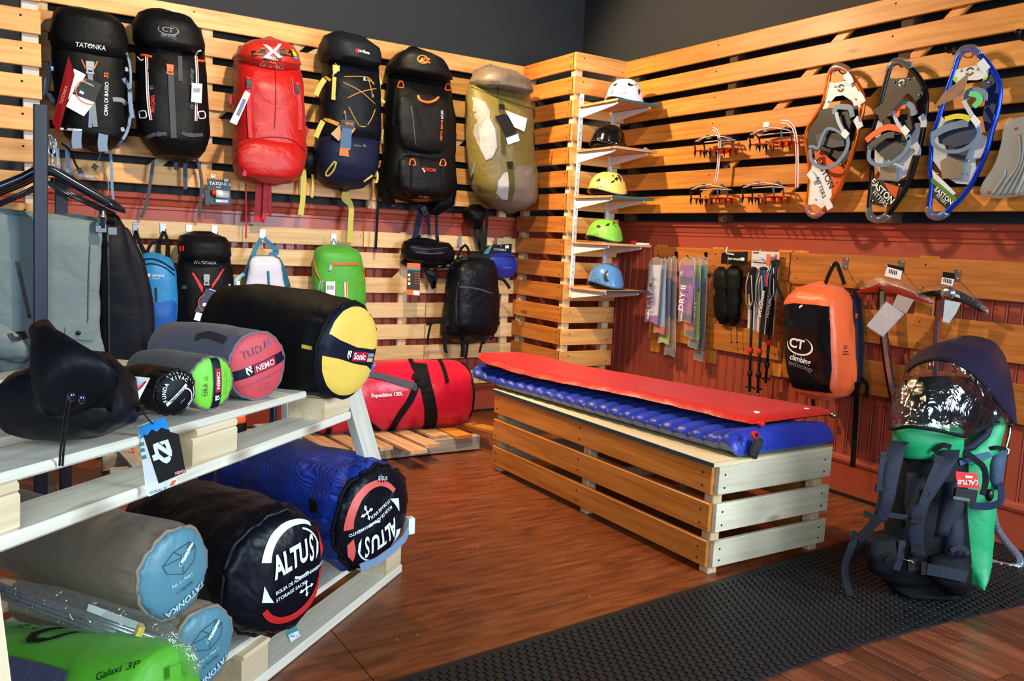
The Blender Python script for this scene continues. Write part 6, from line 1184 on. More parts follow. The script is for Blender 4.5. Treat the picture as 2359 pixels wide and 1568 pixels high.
a.body([(950, 528, 562, .6), (965, 522, 566), (1000, 520, 566), (1040, 522, 560, .8)], .14, M_nyl_k, seed=1); a.body([(940, 532, 558, .5), (950, 526, 564, 1), (968, 524, 566, 1)], .15, M_orb, name='lid', main=False, seed=2)
o = a.cord([(300, 1020), (306, 1034), (312, 1050), (318, 1076), (310, 1040)], 2.5, plain('orange_cord', (240, 90, 24), .5), 'cord', on=False, y=4.1)

# ================================================================ CLOTHES RAIL
M_rail = wood('black_stained_wood', (14, 18, 30), (32, 40, 72), rough=.5, knots=False, coat=.2)
YP = 3.62
t = thing('clothes_rail', 'black stained wooden clothes rail post at the left edge', 'clothes rail', (.16, YP, 0)); top = atY(93, 242, YP); bot = V((.158, YP, 0))
c = (top+bot)/2; o = plank('post', (c.x+.0, YP, c.z), top.z, .046, .046, M_rail, t, ry=R(-90)+math.atan2(top.x-bot.x, top.z))
zr_ = atY(100, 398, YP).z
plank('rail', (top.x+.005, YP+.30, zr_+.03), .6, .035, .035, M_rail, t, rz=R(90)); plank('post', (.26, YP+.22, zr_/2), zr_, .044, .044, M_rail, t, ry=R(90)); plank('foot', (.2, YP+.12, .03), .7, .05, .05, M_rail, t, rz=R(90))
M_hang = plain('black_hanger_plastic', (14, 22, 36), .22, coat=.4)
for i, (dy, dx, dz) in enumerate(((.06, 0, 0), (.12, .015, -.006), (.18, .03, -.012))):
    y = YP+dy; a = Pk('clothes_hanger', ('black plastic hanger on the rail, the front one', 'black plastic hanger on the rail, the middle of three', 'black plastic hanger on the rail, the rear one')[i], 'hanger', (100, 400), y, 'black plastic hangers on the rail')
    k = 8*i; P = [atY(x+k, yy+k*.3, y) for x, yy in ((-90, 470), (-50, 452), (0, 430), (45, 412), (75, 396), (100, 388), (125, 396), (165, 420), (210, 446), (250, 468), (272, 482))]
    G().loft([(p, V((0, .016, 0)), V((0, 0, .019 if 0 < q < 10 else .01)), 2.5) for q, p in enumerate(P)], 12).obj('arm', M_hang, a.t); G().tube([atY(x+k, yy, y) for x, yy in ((-60, 492), (60, 440), (100, 418), (150, 446), (250, 492))], .006, 8).obj('lower_bar', M_hang, a.t)
    h0 = V((top.x+.005, y, zr_+.03)); G().tube([P[5], P[5]+V((0, 0, .02))]+[h0+V((.026*math.sin(q), 0, .026*math.cos(q)))for q in (2.6, 1.8, .9, 0, -.9, -1.7)], .003, 7).obj('hook', M_steel, a.t)
M_tr = fabric('grey_green_trouser_cotton', (106, 121, 124), .75, wrinkle=.6, scale=7)
a = Pk('trousers', 'grey hiking trousers clipped to a hanger behind the black post', 'trousers', (120, 840), YP+.13)
a.body([(494, -120, 231, .5), (500, -122, 233, .8), (560, -125, 232, 1), (640, -110, 230, 1), (720, -80, 232, 1), (780, -60, 235, 1), (820, -30, 238, 1), (850, 0, 240, .9), (880, 20, 242, .7)], .07, M_tr, e=3, seed=3, wob=.012, ws=7, name='trouser_legs')
a.strap([(40, 602), (54, 670), (68, 732)], 7, plain('dark_zip', (20, 22, 30), .5), 'zip'); a.strap([(208, 560), (205, 640), (203, 740)], 1.5, plain('trouser_seam', (80, 96, 100), .7), 'seam')
a.patch([[(150, 750), (212, 752), (216, 784), (150, 778)]], M_tr, 'cuff_tab', off=.006); o = a.P(180, 766); G().tube([o+V((0, -.006, 0)), o+V((0, -.012, 0))], .009, 12).obj('snap_button', M_blackprint, a.t); a.block(197, 767, 5, 8, M_blackprint, 'loop', .006)
a.body([(752, -60, 20, .5), (770, -60, 40, 1), (800, -40, 70, 1), (820, -10, 80, .8), (828, 20, 66, .5)], .06, M_tr, name='turned_cuff', main=False, yb=YP+.06, seed=5); a.patch([[(16, 768), (58, 762), (66, 778), (30, 786)]], plain('dark_tab', (16, 20, 24), .6), 'velcro_tab', off=.006)
a = Pk('hanger_clip', 'chrome trouser clip at the end of the front hanger', 'clip', (240, 505), YP+.06)
a.block(232, 527, 22, 16, M_steel, 'jaw', .02, y=YP+.05); a.block(258, 532, 18, 18, M_steel, 'jaw', .02, y=YP+.07); G().tube([atY(236, q, YP+.04) for q in (484, 500, 520)], [.012, .016, .013], 12).obj('lever', M_steel, a.t); a.block(236, 512, 9, 26, M_hang, 'grip', .012, y=YP+.028)
a = Pk('jacket', 'dark navy jacket hanging on the rail right of the grey trousers', 'jacket', (290, 850), YP+.27)
a.body([(500, 222, 268, .5), (520, 218, 282, .8), (570, 214, 304, 1), (640, 212, 330, 1), (700, 214, 348, 1), (780, 218, 352, 1), (850, 222, 354, .9), (890, 226, 350, .7)], .16, fabric('dark_navy_jacket', (12, 14, 24), .6, wrinkle=.5, scale=6), e=2.4, seed=2, wob=.012, ws=6, name='jacket_body'); a.body([(530, 270, 300, .5), (600, 280, 334, .9), (700, 300, 354, 1), (790, 306, 358, 1), (840, 312, 354, .6)], .09, fabric('dark_navy_jacket', (12, 14, 24), .6), name='sleeve', main=False, yb=YP+.2, seed=4); a.strap([(248, 540), (250, 640), (252, 840)], 4, plain('dark_zip', (20, 22, 30), .5), 'zip')
a = Pk('carabiner_bundle', 'bundle of metal clips and cord hanging right of the black post', 'carabiners', (128, 360), 4.1); random.seed(3); a.bv = None
for i, (x, y) in enumerate(((113, 322), (122, 330), (118, 345), (128, 352), (114, 366), (126, 372))): a.cord([(x-6, y-9), (x+5, y-9), (x+7, y+6), (x, y+11), (x-7, y+5)], 1.6, M_steel if i % 3 else pl('blue_grey_metal', (110, 140, 170)), 'carabiner', on=False, y=4.1-.01*i, closed=True)
a.strap([(112, 310), (128, 340), (136, 380), (130, 392)], 6, M_web_b, 'sling', on=False, y=4.11)

# ================================================================ TWO-TIER PALLET RACK
M_rk = wood('bleached_pallet_wood', (206, 198, 178), (238, 230, 212), knot=(130, 104, 74), rough=.62); M_rkd = wood('pallet_block_wood', (206, 180, 140), (234, 212, 176), rough=.65)
def pallet_frame(o, d, total, zs):
    d = V(d).normalized(); n_ = V((d.y, -d.x, 0)).normalized(); z = n_.cross(d); z = -z if z.z < 0 else z
    return V(o), d, -n_, z, Matrix((d, -n_ if 0 else -n_, z)).transposed()
t = thing('pallet_rack', 'bleached two-tier pallet rack holding the sleeping bags', 'display rack', (.6, 2.4, 0))
def rack_piece(fr, name, t0, t1, w0, w1, z0, z1, mat):
    o, d, inn, z, M3 = fr; c = o+d*((t0+t1)/2)+inn*((w0+w1)/2)+z*((z0+z1)/2)
    ob = link(name, G().box((0, 0, 0), (t1-t0, w1-w0, z1-z0), ch=min(.004, (z1-z0)*.25)).mesh(name), mat, t, loc=c); ob.rotation_euler = M3.to_euler(); return ob
UO = V((.781, 1.987, .680)); dU = V((-.71, -.704, .037)).normalized()   # runs from the far right end towards the near left
fu = pallet_frame(UO+dU*1.2, -dU, 0, 0)
UT = .105
for a0, a1 in ((-.7, 1.2),):
    rack_piece(fu, 'bottom_board', a0, a1, 0, .1, 0, .021, M_rk); rack_piece(fu, 'bottom_board', a0, a1, .33, .45, 0, .021, M_rk); rack_piece(fu, 'bottom_board', a0, a1, .7, .8, 0, .021, M_rk)
for b0, b1 in ((-.12, .145), (.5275, .6725), (1.055, 1.2)):
    rack_piece(fu, 'block', b0, b1, .004, .1, .021, .072, M_rkd); rack_piece(fu, 'block', b0, b1, .7, .8, .021, .072, M_rkd); rack_piece(fu, 'cross_board', b0+.01, b1-.004, .002, .8, .072, .0885, M_rkd)
for w0, w1, te in ((0, .115, .95), (.16, .27, 1.16), (.30, .41, 1.18), (.45, .56, 1.18), (.60, .70, 1.18)): rack_piece(fu, 'top_board', -.7, te, w0, w1, .0885, UT, M_rk)
LO = V((1.192, 2.522, 0)); dL = V((-.771, -.637, 0)).normalized(); fl_ = pallet_frame(LO+dL*1.9, -dL, 0, 0)
rack_piece(fl_, 'bottom_board', -.2, 1.9, 0, .1, 0, .03, M_rk); rack_piece(fl_, 'bottom_board', -.2, 1.9, .4, .5, 0, .03, M_rk)
for b0, b1 in ((.20, .31), (1.015, 1.125), (1.79, 1.9)):
    rack_piece(fl_, 'block', b0, b1, .006, .12, .03, .105, M_rkd); rack_piece(fl_, 'block', b0, b1, .4, .5, .03, .105, M_rkd); rack_piece(fl_, 'cross_board', b0, b1, .0, .9, .105, .117, M_rkd)
for w0, w1 in ((.02, .13), (.19, .30), (.36, .47), (.53, .64), (.70, .81)): rack_piece(fl_, 'top_board', -.2, 1.9, w0, w1, .117, .135, M_rk)
def legboard(pa, pb, w, th, name, mat=M_rk):
    """upright board between two points, its width along the rack"""
    a, b = V(pa), V(pb); x = (b-a).normalized(); yv = V((.70, -.714, 0)); yv = (yv-x*yv.dot(x)).normalized(); zv = x.cross(yv)
    o = link(name, G().box((0, 0, 0), ((b-a).length, th, w), ch=.002).mesh(name), mat, t, loc=(a+b)/2); o.rotation_euler = Matrix((x, yv, zv)).transposed().to_euler()
legboard(dep(800, 880, 2.38), dep(890, 1190, 2.62), .085, .028, 'leg'); legboard(dep(668, 850, 2.75), dep(676, 1150, 2.75), .09, .025, 'leg'); legboard(dep(630, 900, 2.9), dep(628, 1190, 2.9), .02, .02, 'rear_strut', M_rail)
legboard(dep(-60, 1330, 1.12), dep(-16, 1680, 1.1), .05, .03, 'leg', M_rkd)

# ================================================================ BAGS ON THE RACK
def bag(name, label, cat, cpx, D, Rpx, az, L, mat, capmat, group, tilt=0, prof=None, bulge=.28, sq=1.0, pleat=.05, seed=1, wob=.006, e=2.1, rimmat=None, capr=1.0, roll=0):
    c = dep(cpx[0], cpx[1], D); r = Rpx*D/FPX; a = R(az); n = V((math.sin(a)*math.cos(R(tilt)), math.cos(a)*math.cos(R(tilt)), -math.sin(R(tilt))))
    u = V((0, 0, 1)).cross(n).normalized(); v = n.cross(u); t = thing(name, label, cat, c-v*r, group); prof = prof or [(0, .97), (.08, 1.03), (.35, 1.05), (.7, 1.0), (.92, .88), (1, .6)]
    def ringr(k, N, s): return 1+pleat*s*(.5*math.sin(k*2*math.pi*17/N+seed)+.5*math.sin(k*2*math.pi*29/N+2*seed))
    N = 72; g = G(); vs = []; rows = []
    for i in range(len(prof)-1):
        for j in range(8): f = j/8; rows.append((prof[i][0]+(prof[i+1][0]-prof[i][0])*f, prof[i][1]+(prof[i+1][1]-prof[i][1])*f))
    rows.append(prof[-1])
    def pt(q, rr, k, s):
        an = 2*math.pi*k/N; ca, sa = math.cos(an), math.sin(an); ca = math.copysign(abs(ca)**(2/e), ca); sa = math.copysign(abs(sa)**(2/e), sa); w_ = rr*r*ringr(k, N, s)
        return c-n*(L*q)+u*(ca*w_)+v*(sa*w_*sq)
    for q, rr in rows: vs += [pt(q, rr, k, max(0, 1-abs(q-.03)*8)) for k in range(N)]
    m_ = len(rows); fs = [(i*N+k, i*N+(k+1) % N, (i+1)*N+(k+1) % N, (i+1)*N+k) for i in range(m_-1) for k in range(N)]+[tuple((m_-1)*N+k for k in range(N))]
    g.add(vs, fs, True); g.wobble(wob, 8, seed).wobble(wob*.4, 26, seed+3); bo = g.obj('body', mat, t); tag(bo); gb = g
    cg = G(); vs = []; M_ = 10
    for i in range(M_+1):
        th = i/M_; rr = capr*.975*math.cos(th*math.pi/2)**.75 if i < M_ else .001; hh = bulge*r*math.sin(th*math.pi/2)
        vs += [pt(-hh/L-.004*(i > 0), rr, k, max(0, .7-th*1.6)) for k in range(N)]
    cg.add(vs, [(i*N+k, i*N+(k+1) % N, (i+1)*N+(k+1) % N, (i+1)*N+k) for i in range(M_) for k in range(N)], True); cg.wobble(wob, 8, seed).wobble(wob*.1, 30, seed+3); co = cg.obj('end_cap', capmat, t)
    G().tube([pt(0, .985, k*2, .9) for k in range(N//2)], .0025+.02*r, 6, True).wobble(wob, 8, seed).obj('rim_seam', rimmat or mat, t)
    return dict(t=t, c=c, r=r, n=n, u=u, v=v, cap=cg.bvh(), body=gb.bvh(), fr=(c+n*r*.8, u*math.cos(R(roll))+v*math.sin(R(roll)), v*math.cos(R(roll))-u*math.sin(R(roll))), L=L)
def cp(b, polys, mat, name='panel', off=.0022, res=.01): return drape(name, [[(x*b['r'], y*b['r']) for x, y in p] for p in polys], b['fr'], b['cap'], mat, b['t'], off, res)
def ctx(b, st, x, y, size, mat, rot=0, off=.0042, **k): return text(st, size*b['r'], (b['fr'][0]+b['fr'][1]*x*b['r']+b['fr'][2]*y*b['r'], b['fr'][1], b['fr'][2]), b['cap'], mat, b['t'], rot=rot, off=off, res=.01, **k)
def seg(a1, a2, r=.96, n=24, y0=None):
    """circle segment outline from angle a1 to a2, closed by the chord"""
    return [(r*math.cos(R(a1+(a2-a1)*i/n)), r*math.sin(R(a1+(a2-a1)*i/n))) for i in range(n+1)]
def shield(b, x, y, s, mat, rot=0):
    c_, s_ = math.cos(R(rot)), math.sin(R(rot)); tr = lambda P: [(x+(p*c_-q*s_)*s, y+(p*s_+q*c_)*s) for p, q in P]
    for P in ([(-.7, 1), (-.35, 1), (-.35, -.2), (-.1, -.55), (-.1, -1), (-.7, -.3)], [(-.35, 1), (.7, -.1), (.7, -.35), (.3, -.6), (.3, -.3), (-.35, .4)], [(-.1, 1), (.7, 1), (.7, .3), (.35, .3), (.35, .65), (.2, .65)]): cp(b, [tr(P)], mat, 'logo', .0035)
M_vb = fabric('jet_black_taffeta', (9, 9, 11), .62, wrinkle=.3); M_yelp = fabric('amber_yellow_nylon', (238, 196, 84), .5, wrinkle=.2); M_dnv = fabric('ink_navy_nylon', (16, 20, 38), .5, wrinkle=.3); M_redc = fabric('coral_red_nylon', (206, 66, 74), .55, wrinkle=.2); M_gsl = fabric('slate_grey_nylon', (96, 98, 112), .5, wrinkle=.25); M_limc = fabric('lime_nylon', (120, 206, 56), .5, wrinkle=.2)
GT, GLW = 'stuff sacks on the upper pallet', 'stuff sacks on the lower pallet'
# Sonic
b = bag('sleeping_bag', 'large black sleeping bag sack with a yellow end, on the upper pallet', 'sleeping bag', (797, 806), 1.98, 112, 148, .40, M_vb, M_dnv, GT, tilt=4, roll=-8, seed=2, bulge=.25, pleat=.04, prof=[(0, .98), (.08, 1.05), (.3, 1.08), (.7, 1.04), (.92, .9), (1, .6)])
cp(b, [seg(8, 160, .925)+[(-.6, .22), (0, .1), (.6, .08)]], M_yelp, 'end_panel'); cp(b, [seg(-172, -26, .925)+[(.5, -.28), (0, -.24), (-.5, -.16)]], M_yelp, 'end_panel')
cp(b, [rect(.52, .2, .16, -.09)], plain('crimson_label', (176, 24, 50), .45), 'label', .0028); ctx(b, 'Sonic', .14, -.09, .19, M_whiteprint, bold=.03); shield(b, -.22, -.07, .09, M_whiteprint); cp(b, [rect(.24, .1, .56, -.05)], plain('steel_label', (90, 112, 130), .45), 'label', .003); cp(b, [rect(.24, .08, .56, -.15)], plain('sand_label', (200, 190, 130), .45), 'label', .003); ctx(b, 'DOWN', .56, -.05, .07, M_whiteprint)
onbag([(868, 905), (856, 920), (842, 930)] if 0 else [(698, 796), (720, 799)], 8, M_yelp, 'pull_tab', b['body'], b['t'])
G().strap([b['c']+b['u']*b['r']*.72-b['v']*b['r']*.70, b['c']+b['u']*b['r']*.98-b['v']*b['r']*.42], .02, .002, b['n']).obj('side_label', M_dnv, b['t']); p = b['c']+b['u']*b['r']*.85-b['v']*b['r']*.56+b['n']*.004; text('DOWN', .016, (p, (b['u']*.26+b['v']*.28).normalized(), (b['v']*.26-b['u']*.28).normalized()), None, plain('sky_card', (60, 160, 220), .5), b['t'], bold=.04)
# Tuo
b = bag('sleeping_mat_sack', 'grey mat sack with a round red end, left of the big yellow-ended bag', 'mat sack', (592, 842), 1.72, 78, 158, .33, M_gsl, M_redc, GT, seed=5, bulge=.18, pleat=.03, wob=.003, roll=10)
cp(b, [[(-.94, -.22), (-.5, -.2), (0, -.16), (.5, -.1), (.95, -.04), (.97, .26), (.5, .22), (0, .15), (-.5, .1), (-.96, .07)]], M_dnv, 'band'); cp(b, [[(-.28, -.16), (.5, -.08), (.5, .2), (-.28, .1)]], plain('crimson_label', (176, 24, 50), .45), 'label', .0028); ctx(b, 'NEMO', .11, .01, .24, M_whiteprint, rot=5, bold=.01); shield(b, -.45, -.02, .14, M_whiteprint, 5)
M_rose = plain('dusty_rose_print', (150, 88, 108), .55); ctx(b, 'TUO', -.22, .5, .34, M_rose, bold=.01, rot=4); cp(b, [[(.22, .52), (.46, .54), (.52, .74), (.24, .72)]], M_rose, 'label', .003); ctx(b, '20R', .36, .63, .12, M_redc, rot=4, off=.0046); ctx(b, 'TWO LAYER ADJUSTABLE COMFORT', .0, -.38, .1, M_gsl, rot=6); ctx(b, '20 x 72 in.', .05, -.55, .09, M_gsl, rot=5); ctx(b, '51 x 183 cm', .05, -.68, .09, M_gsl, rot=5)
onbag([(452, 778), (478, 772), (500, 778), (520, 786)], 20, plain('dark_slate_print', (48, 50, 62), .5), 'printed_logo', b['body'], b['t'], .001)
# Ora
b = bag('sleeping_mat_sack', 'small grey mat sack with a lime green end and black band', 'mat sack', (485, 881), 1.52, 61, 152, .20, fabric('warm_grey_nylon', (92, 90, 92), .5, wrinkle=.25), M_limc, GT, seed=7, bulge=.22, pleat=.05, wob=.003)
cp(b, [[(-.12, -.97), (.26, -.94), (.3, 0), (.26, .95), (-.12, .97), (-.08, 0)]], M_dnv, 'band'); cp(b, [[(-.02, -.36), (.24, -.34), (.24, .56), (-.02, .56)]], plain('crimson_label', (176, 24, 50), .45), 'label', .0028); ctx(b, 'NEMO', .11, .1, .23, M_whiteprint, rot=90, bold=.02); shield(b, .11, -.56, .13, M_whiteprint, 90)
ctx(b, 'ORA', -.46, -.18, .24, M_blackprint, rot=88); ctx(b, '20R', -.42, .24, .12, M_blackprint, rot=88); ctx(b, 'INSULATED AIR COMFORT', .5, 0, .085, plain('dark_green_print', (36, 70, 30), .5), rot=88); ctx(b, '20 x 72 in.', .64, 0, .075, plain('dark_green_print', (36, 70, 30), .5), rot=88)
# Emergency bivvy
b = bag('bivvy_sack', 'black mesh emergency bivvy sack with white circular lettering', 'bivvy sack', (398, 902), 1.42, 52, 156, .16, fabric('black_mesh', (14, 14, 18), .35, wrinkle=.5, wscale=300, weave=.9), fabric('jet_black_taffeta2', (11, 11, 14), .5), GT, seed=9, bulge=.3, pleat=.08, wob=.005, prof=[(0, .97), (.2, 1.05), (.6, .95), (.9, .7), (1, .4)])
for i, ch in enumerate('FUNDA VIVAC'):
    an = 205-i*15.5; ctx(b, ch, .68*math.cos(R(an)), .68*math.sin(R(an)), .22, M_whiteprint, rot=an-90, bold=.02)
for i, ch in enumerate('EMERGENCY'):
    an = 120-i*12; ctx(b, ch, .86*math.cos(R(an)), .86*math.sin(R(an)), .12, M_whiteprint, rot=an-90)
cp(b, [[(-.5, -.55), (.5, .26), (.42, .38), (-.58, -.42)]], M_whiteprint, 'bar'); ctx(b, 'EMERGENCY', -.04, -.08, .16, M_blackprint, rot=39, bold=.02, off=.005); cp(b, arc(.35, -.25, .38, .44, -60, 150, 14), M_whiteprint, 'ring'); ctx(b, 'altus', .2, -.36, .16, M_greyprint, rot=39); cp(b, arc(.1, -.1, .78, .84, -60, 20, 10), M_whiteprint, 'ring')
# dark drawstring sack
t = thing('stuff_sack', 'big dark drawstring sack with gathered neck and two cord locks', 'stuff sack', dep(180, 1000, 1.25), GT); Ds = 1.24
M_dk = fabric('dark_brown_navy_nylon', (15, 15, 22), .5, wrinkle=.7, scale=7)
def blob(rows, D, dpt, seed=1, wob=.01, e=2.2):
    g = G(); secs = []
    for x, y0, y1, f in rows: p, q = dep(x, y0, D), dep(x, y1, D); secs.append(((p+q)/2, (p-q)/2, fw*dpt/2*f, e))
    o_ = []
    for i in range(len(secs)-1):
        for k in range(4): f = k/4; o_.append(tuple(V(secs[i][j]).lerp(V(secs[i+1][j]), f) for j in range(3))+(e,))
    return g.loft(o_+[secs[-1]], 30).wobble(wob, 9, seed).wobble(wob*.5, 28, seed+2)
g = blob([(31, 895, 972, .35), (36, 864, 988, .7), (50, 845, 996, .92), (100, 828, 1003, 1), (160, 808, 1008, 1), (215, 802, 1006, 1), (255, 832, 994, .92), (290, 868, 974, .7), (308, 905, 940, .3)], Ds, .17, 3, .012); g.obj('body', M_dk, t); sbv = g.bvh()
nk = [(86, 757, 1.20), (97, 772, 1.185), (114, 796, 1.165), (136, 832, 1.145), (162, 872, 1.135), (188, 905, 1.14), (208, 935, 1.17)]
g = G().loft([(dep(x, y, d), (rt*.8+up*.5).normalized()*(r_*d/FPX), (fw*.8-up*.4+rt*.2).normalized()*(r_*d/FPX*.7), 2) for (x, y, d), r_ in zip(nk, (27, 36, 50, 68, 88, 94, 66))], 30).wobble(.008, 20, 4).wobble(.004, 55, 1); g.obj('gathered_neck', M_dk, t)
G().ball(dep(97, 758, 1.19), (.004, .004, .004), 8, 6).obj('red_glint_ball', plain('red_valve', (206, 36, 44), .3), t)  # small red ball standing in for a red glint on the top fold
for x, y in ((166, 912), (188, 918)): G().ball(dep(x, y, 1.085), (.0048, .0048, .007), 10, 8).obj('cord_lock', plain('blue_black_gloss', (14, 22, 48), .08, coat=1), t)
for dx in (0, 7): G().tube([dep(x, y, d) for x, y, d in ((158+dx, 905, 1.085), (150+dx, 950, 1.10), (144+dx, 1000, 1.12), (139+dx, 1040, 1.15), (137+dx, 1072, 1.16))], .0016, 6).obj('draw_cord', M_blackprint, t)
t = thing('leaflet', 'white folded leaflet with a red swoosh between the dark sack and bivvy', 'leaflet', dep(316, 900, 1.27), None); g = G()
q = [dep(x, y, d) for x, y, d in ((288, 864, 1.30), (346, 870, 1.30), (318, 925, 1.27), (300, 930, 1.26))]; g.add(q+[p-fw*.0015 for p in q], [(0, 1, 2, 3), (7, 6, 5, 4)]+[(i, 4+i, 4+(i+1) % 4, (i+1) % 4) for i in range(4)]); g.obj('card', M_white, t); G().strap([dep(x, y, d) for x, y, d in ((312, 902, 1.274), (326, 890, 1.283), (336, 878, 1.292))], .003, .0005, -fw).obj('red_swoosh', M_redprint, t)
G().tube([dep(x, y, d) for x, y, d in ((322, 930, 1.26), (312, 938, 1.25), (330, 934, 1.25), (318, 944, 1.25), (334, 940, 1.26))], .003, 6).obj('string_knot', M_blackprint, t)
# hang tag
t = thing('hang_tag', 'black and white folding tag with a white N mark hanging off the upper pallet', 'tag', dep(380, 1060, 1.335))
def fcard(pxq, D, mat, name, th=.001):
    q = [dep(c[0], c[1], c[2] if len(c) > 2 else D) for c in pxq]; n = len(q); g = G(); g.add(q+[p-fw*th for p in q], [tuple(range(n)), tuple(range(2*n-1, n-1, -1))]+[(i, n+i, n+(i+1) % n, (i+1) % n) for i in range(n)]); return g.obj(name, mat, t)
Dt = 1.335
fcard([(318, 981), (352, 968), (398, 1092), (410, 1105), (412, 1112), (345, 1143), (338, 1140)], Dt, M_white, 'back_card'); fcard([(318, 983), (346, 973), (352, 1000), (324, 1010)], Dt-.002, plain('sky_card', (60, 160, 220), .5), 'blue_print')
fcard([(345, 975), (380, 963), (392, 994), (415, 1010) if 0 else (412, 1000), (428, 1087), (366, 1113), (330, 1000)], Dt-.006, M_blackcard, 'front_card'); fcard([(328, 1000), (345, 972), (380, 961), (390, 990), (372, 984), (362, 994), (350, 988), (340, 1002)], Dt-.008, plain('azure_print', (20, 140, 226), .5), 'mountain_print')
mk3 = ([(180, 358), (228, 335), (368, 440), (366, 472), (348, 470), (228, 392)], [(240, 332), (328, 305), (368, 420), (366, 438), (318, 402), (300, 345), (275, 360)], [(182, 362), (226, 392), (243, 448), (290, 488), (342, 468), (360, 490), (348, 520), (320, 542), (280, 528), (245, 500), (190, 518), (172, 465), (205, 450)])
for P in mk3: fcard([(310+x*.2345, 940+y*.2345) for x, y in P], Dt-.0085, M_whiteprint, 'mark')
fcard([(402, 1087), (426, 1079), (428, 1086), (404, 1095)], Dt-.0085, plain('crimson_label', (176, 24, 50), .45), 'label'); o = dep(416, 1087, Dt-.01); text('NEMO', .0055, (o, (rt+up*.3).normalized(), (up-rt*.3).normalized()), None, M_whiteprint, t)
o = dep(366, 1129, Dt-.0035); text('KUNAI 2P', .0066, (o, (rt+up*.3).normalized(), (up-rt*.3).normalized()), None, plain('dark_card_print', (60, 64, 72), .5), t); fcard([(390, 1120), (397, 1107), (406, 1105), (400, 1116)], Dt-.0035, M_orangeprint, 'tent_print')
for q0, q1 in ((320, 1020), (322, 1034), (326, 1050)): fcard([(q0, q1), (q0+10, q1-3), (q0+12, q1+5), (q0+2, q1+8)], Dt-.002, plain('teal_print', (70, 140, 150), .5), 'stripe')
G().tube([dep(x, y, d) for x, y, d in ((322, 938, 1.27), (330, 950, 1.3), (342, 966, 1.31), (352, 976, Dt-.01))], .0012, 6).obj('string', M_blackprint, t)
# lower tier
M_mesh_n = mesh_fabric('navy_mesh', (12, 30, 110), (44, 88, 224), scale=75); M_mesh_k = mesh_fabric('black_mesh_fabric', (7, 8, 12), (22, 24, 34), .45, 75); M_cap_k = fabric('glossy_black_cap_nylon', (12, 14, 24), .36, wrinkle=.9, scale=7); M_salm = plain('salmon_print', (226, 92, 84), .5)
def altus(b, red, flip=0):
    rt_ = lambda P: [((x*math.cos(R(flip))-y*math.sin(R(flip))), (x*math.sin(R(flip))+y*math.cos(R(flip)))) for x, y in P]
    W = M_whiteprint
    cp(b, [rt_(q) for q in arc(.2, .26, .54, .68, 168, 50, 16, taper=lambda f: 1.15-.8*f)], W, 'ring'); cp(b, [rt_(q) for q in arc(.18, .26, .50, .53, 72, 15, 8)], W, 'ring'); cp(b, [rt_(q) for q in arc(.3, .24, .27, .31, -60, -120, 8)], W, 'ring'); cp(b, [rt_([(-.5, -.22), (-.26, -.3), (-.36, -.16), (-.46, .04)])], W, 'fin')
    cp(b, [rt_([(.74, .62), (.86, .46), (.88, .22), (.76, .12), (.73, .34)])], red, 'fin'); cp(b, [rt_(q) for q in arc(.16, -.06, .60, .74, -2, -150, 24, taper=lambda f: 1.25-.55*f)], red, 'ring')
    c_, s_ = math.cos(R(flip)), math.sin(R(flip)); T = lambda st, x, y, sz, **k: ctx(b, st, x*c_-y*s_, x*s_+y*c_, sz, W, rot=flip+k.pop('r', 8), **k)
    T('ALTU', .06, .31, .5, bold=.035, sx=.58, shear=.1, r=10); T('S', .49, .36, .62, bold=.02, sx=.36, shear=.2, r=6)
    cp(b, [rt_([(.61, .16), (.67, .26), (.69, .42), (.64, .46), (.63, .34)])], W, 'fin')
    T('BOLSA DE ALMACENAMIENTO', .3, -.06, .088, bold=.02, r=9, sx=.92); T('STORAGE SACK', .08, -.23, .088, bold=.02, r=9)
    x0, y0 = .44, -.3
    for an in (10, 100, 190, 280):
        ca, sa = math.cos(R(an)), math.sin(R(an)); L_ = lambda p, q: (x0+p*ca-q*sa, y0+p*sa+q*ca); cp(b, [rt_([L_(.04, -.012), L_(.1, -.012), L_(.1, -.04), L_(.16, 0), L_(.1, .04), L_(.1, .012), L_(.04, .012)])], W, 'arrow', .003)
    cp(b, [rt_([(x0+.035*math.cos(q), y0+.035*math.sin(q)) for q in [k*math.pi/6 for k in range(12)]])], W, 'arrow', .003)
b = bag('sleeping_bag', 'huge black mesh storage sack with red and white round print, front of the lower pallet', 'sleeping bag', (632, 1322), 2.02, 142, 158, .55, M_mesh_k, M_cap_k, GLW, seed=3, bulge=.3, pleat=.05, wob=.012, prof=[(0, .98), (.06, 1.06), (.3, 1.08), (.7, 1.0), (.9, .8), (1, .5)]); altus(b, plain('vivid_red_print', (206, 38, 36), .5))
t = thing('price_label', 'small blue and white price label poking out under the huge black sack', 'price label', dep(673, 1462, 1.99)); fcard([(655, 1455), (682, 1440), (692, 1464), (668, 1478)], 1.96, plain('teal_print', (70, 140, 150), .5), 'label_top'); fcard([(664, 1462), (686, 1452), (692, 1464), (670, 1478)], 1.958, M_white, 'label_foot'); o = dep(678, 1464, 1.955); text('120-17', .008, (o, rt, up), None, M_blackprint, t)
b = bag('sleeping_bag', 'royal blue mesh storage sack printed upside down, at the right end of the lower pallet', 'sleeping bag', (858, 1186), 2.42, 118, 156, .62, M_mesh_n, M_cap_k, GLW, seed=6, bulge=.3, pleat=.07, wob=.014, rimmat=M_vb, prof=[(0, .98), (.06, 1.05), (.3, 1.1), (.62, 1.04), (.7, .97), (.85, .95), (1, .6)]); altus(b, M_salm, 188)
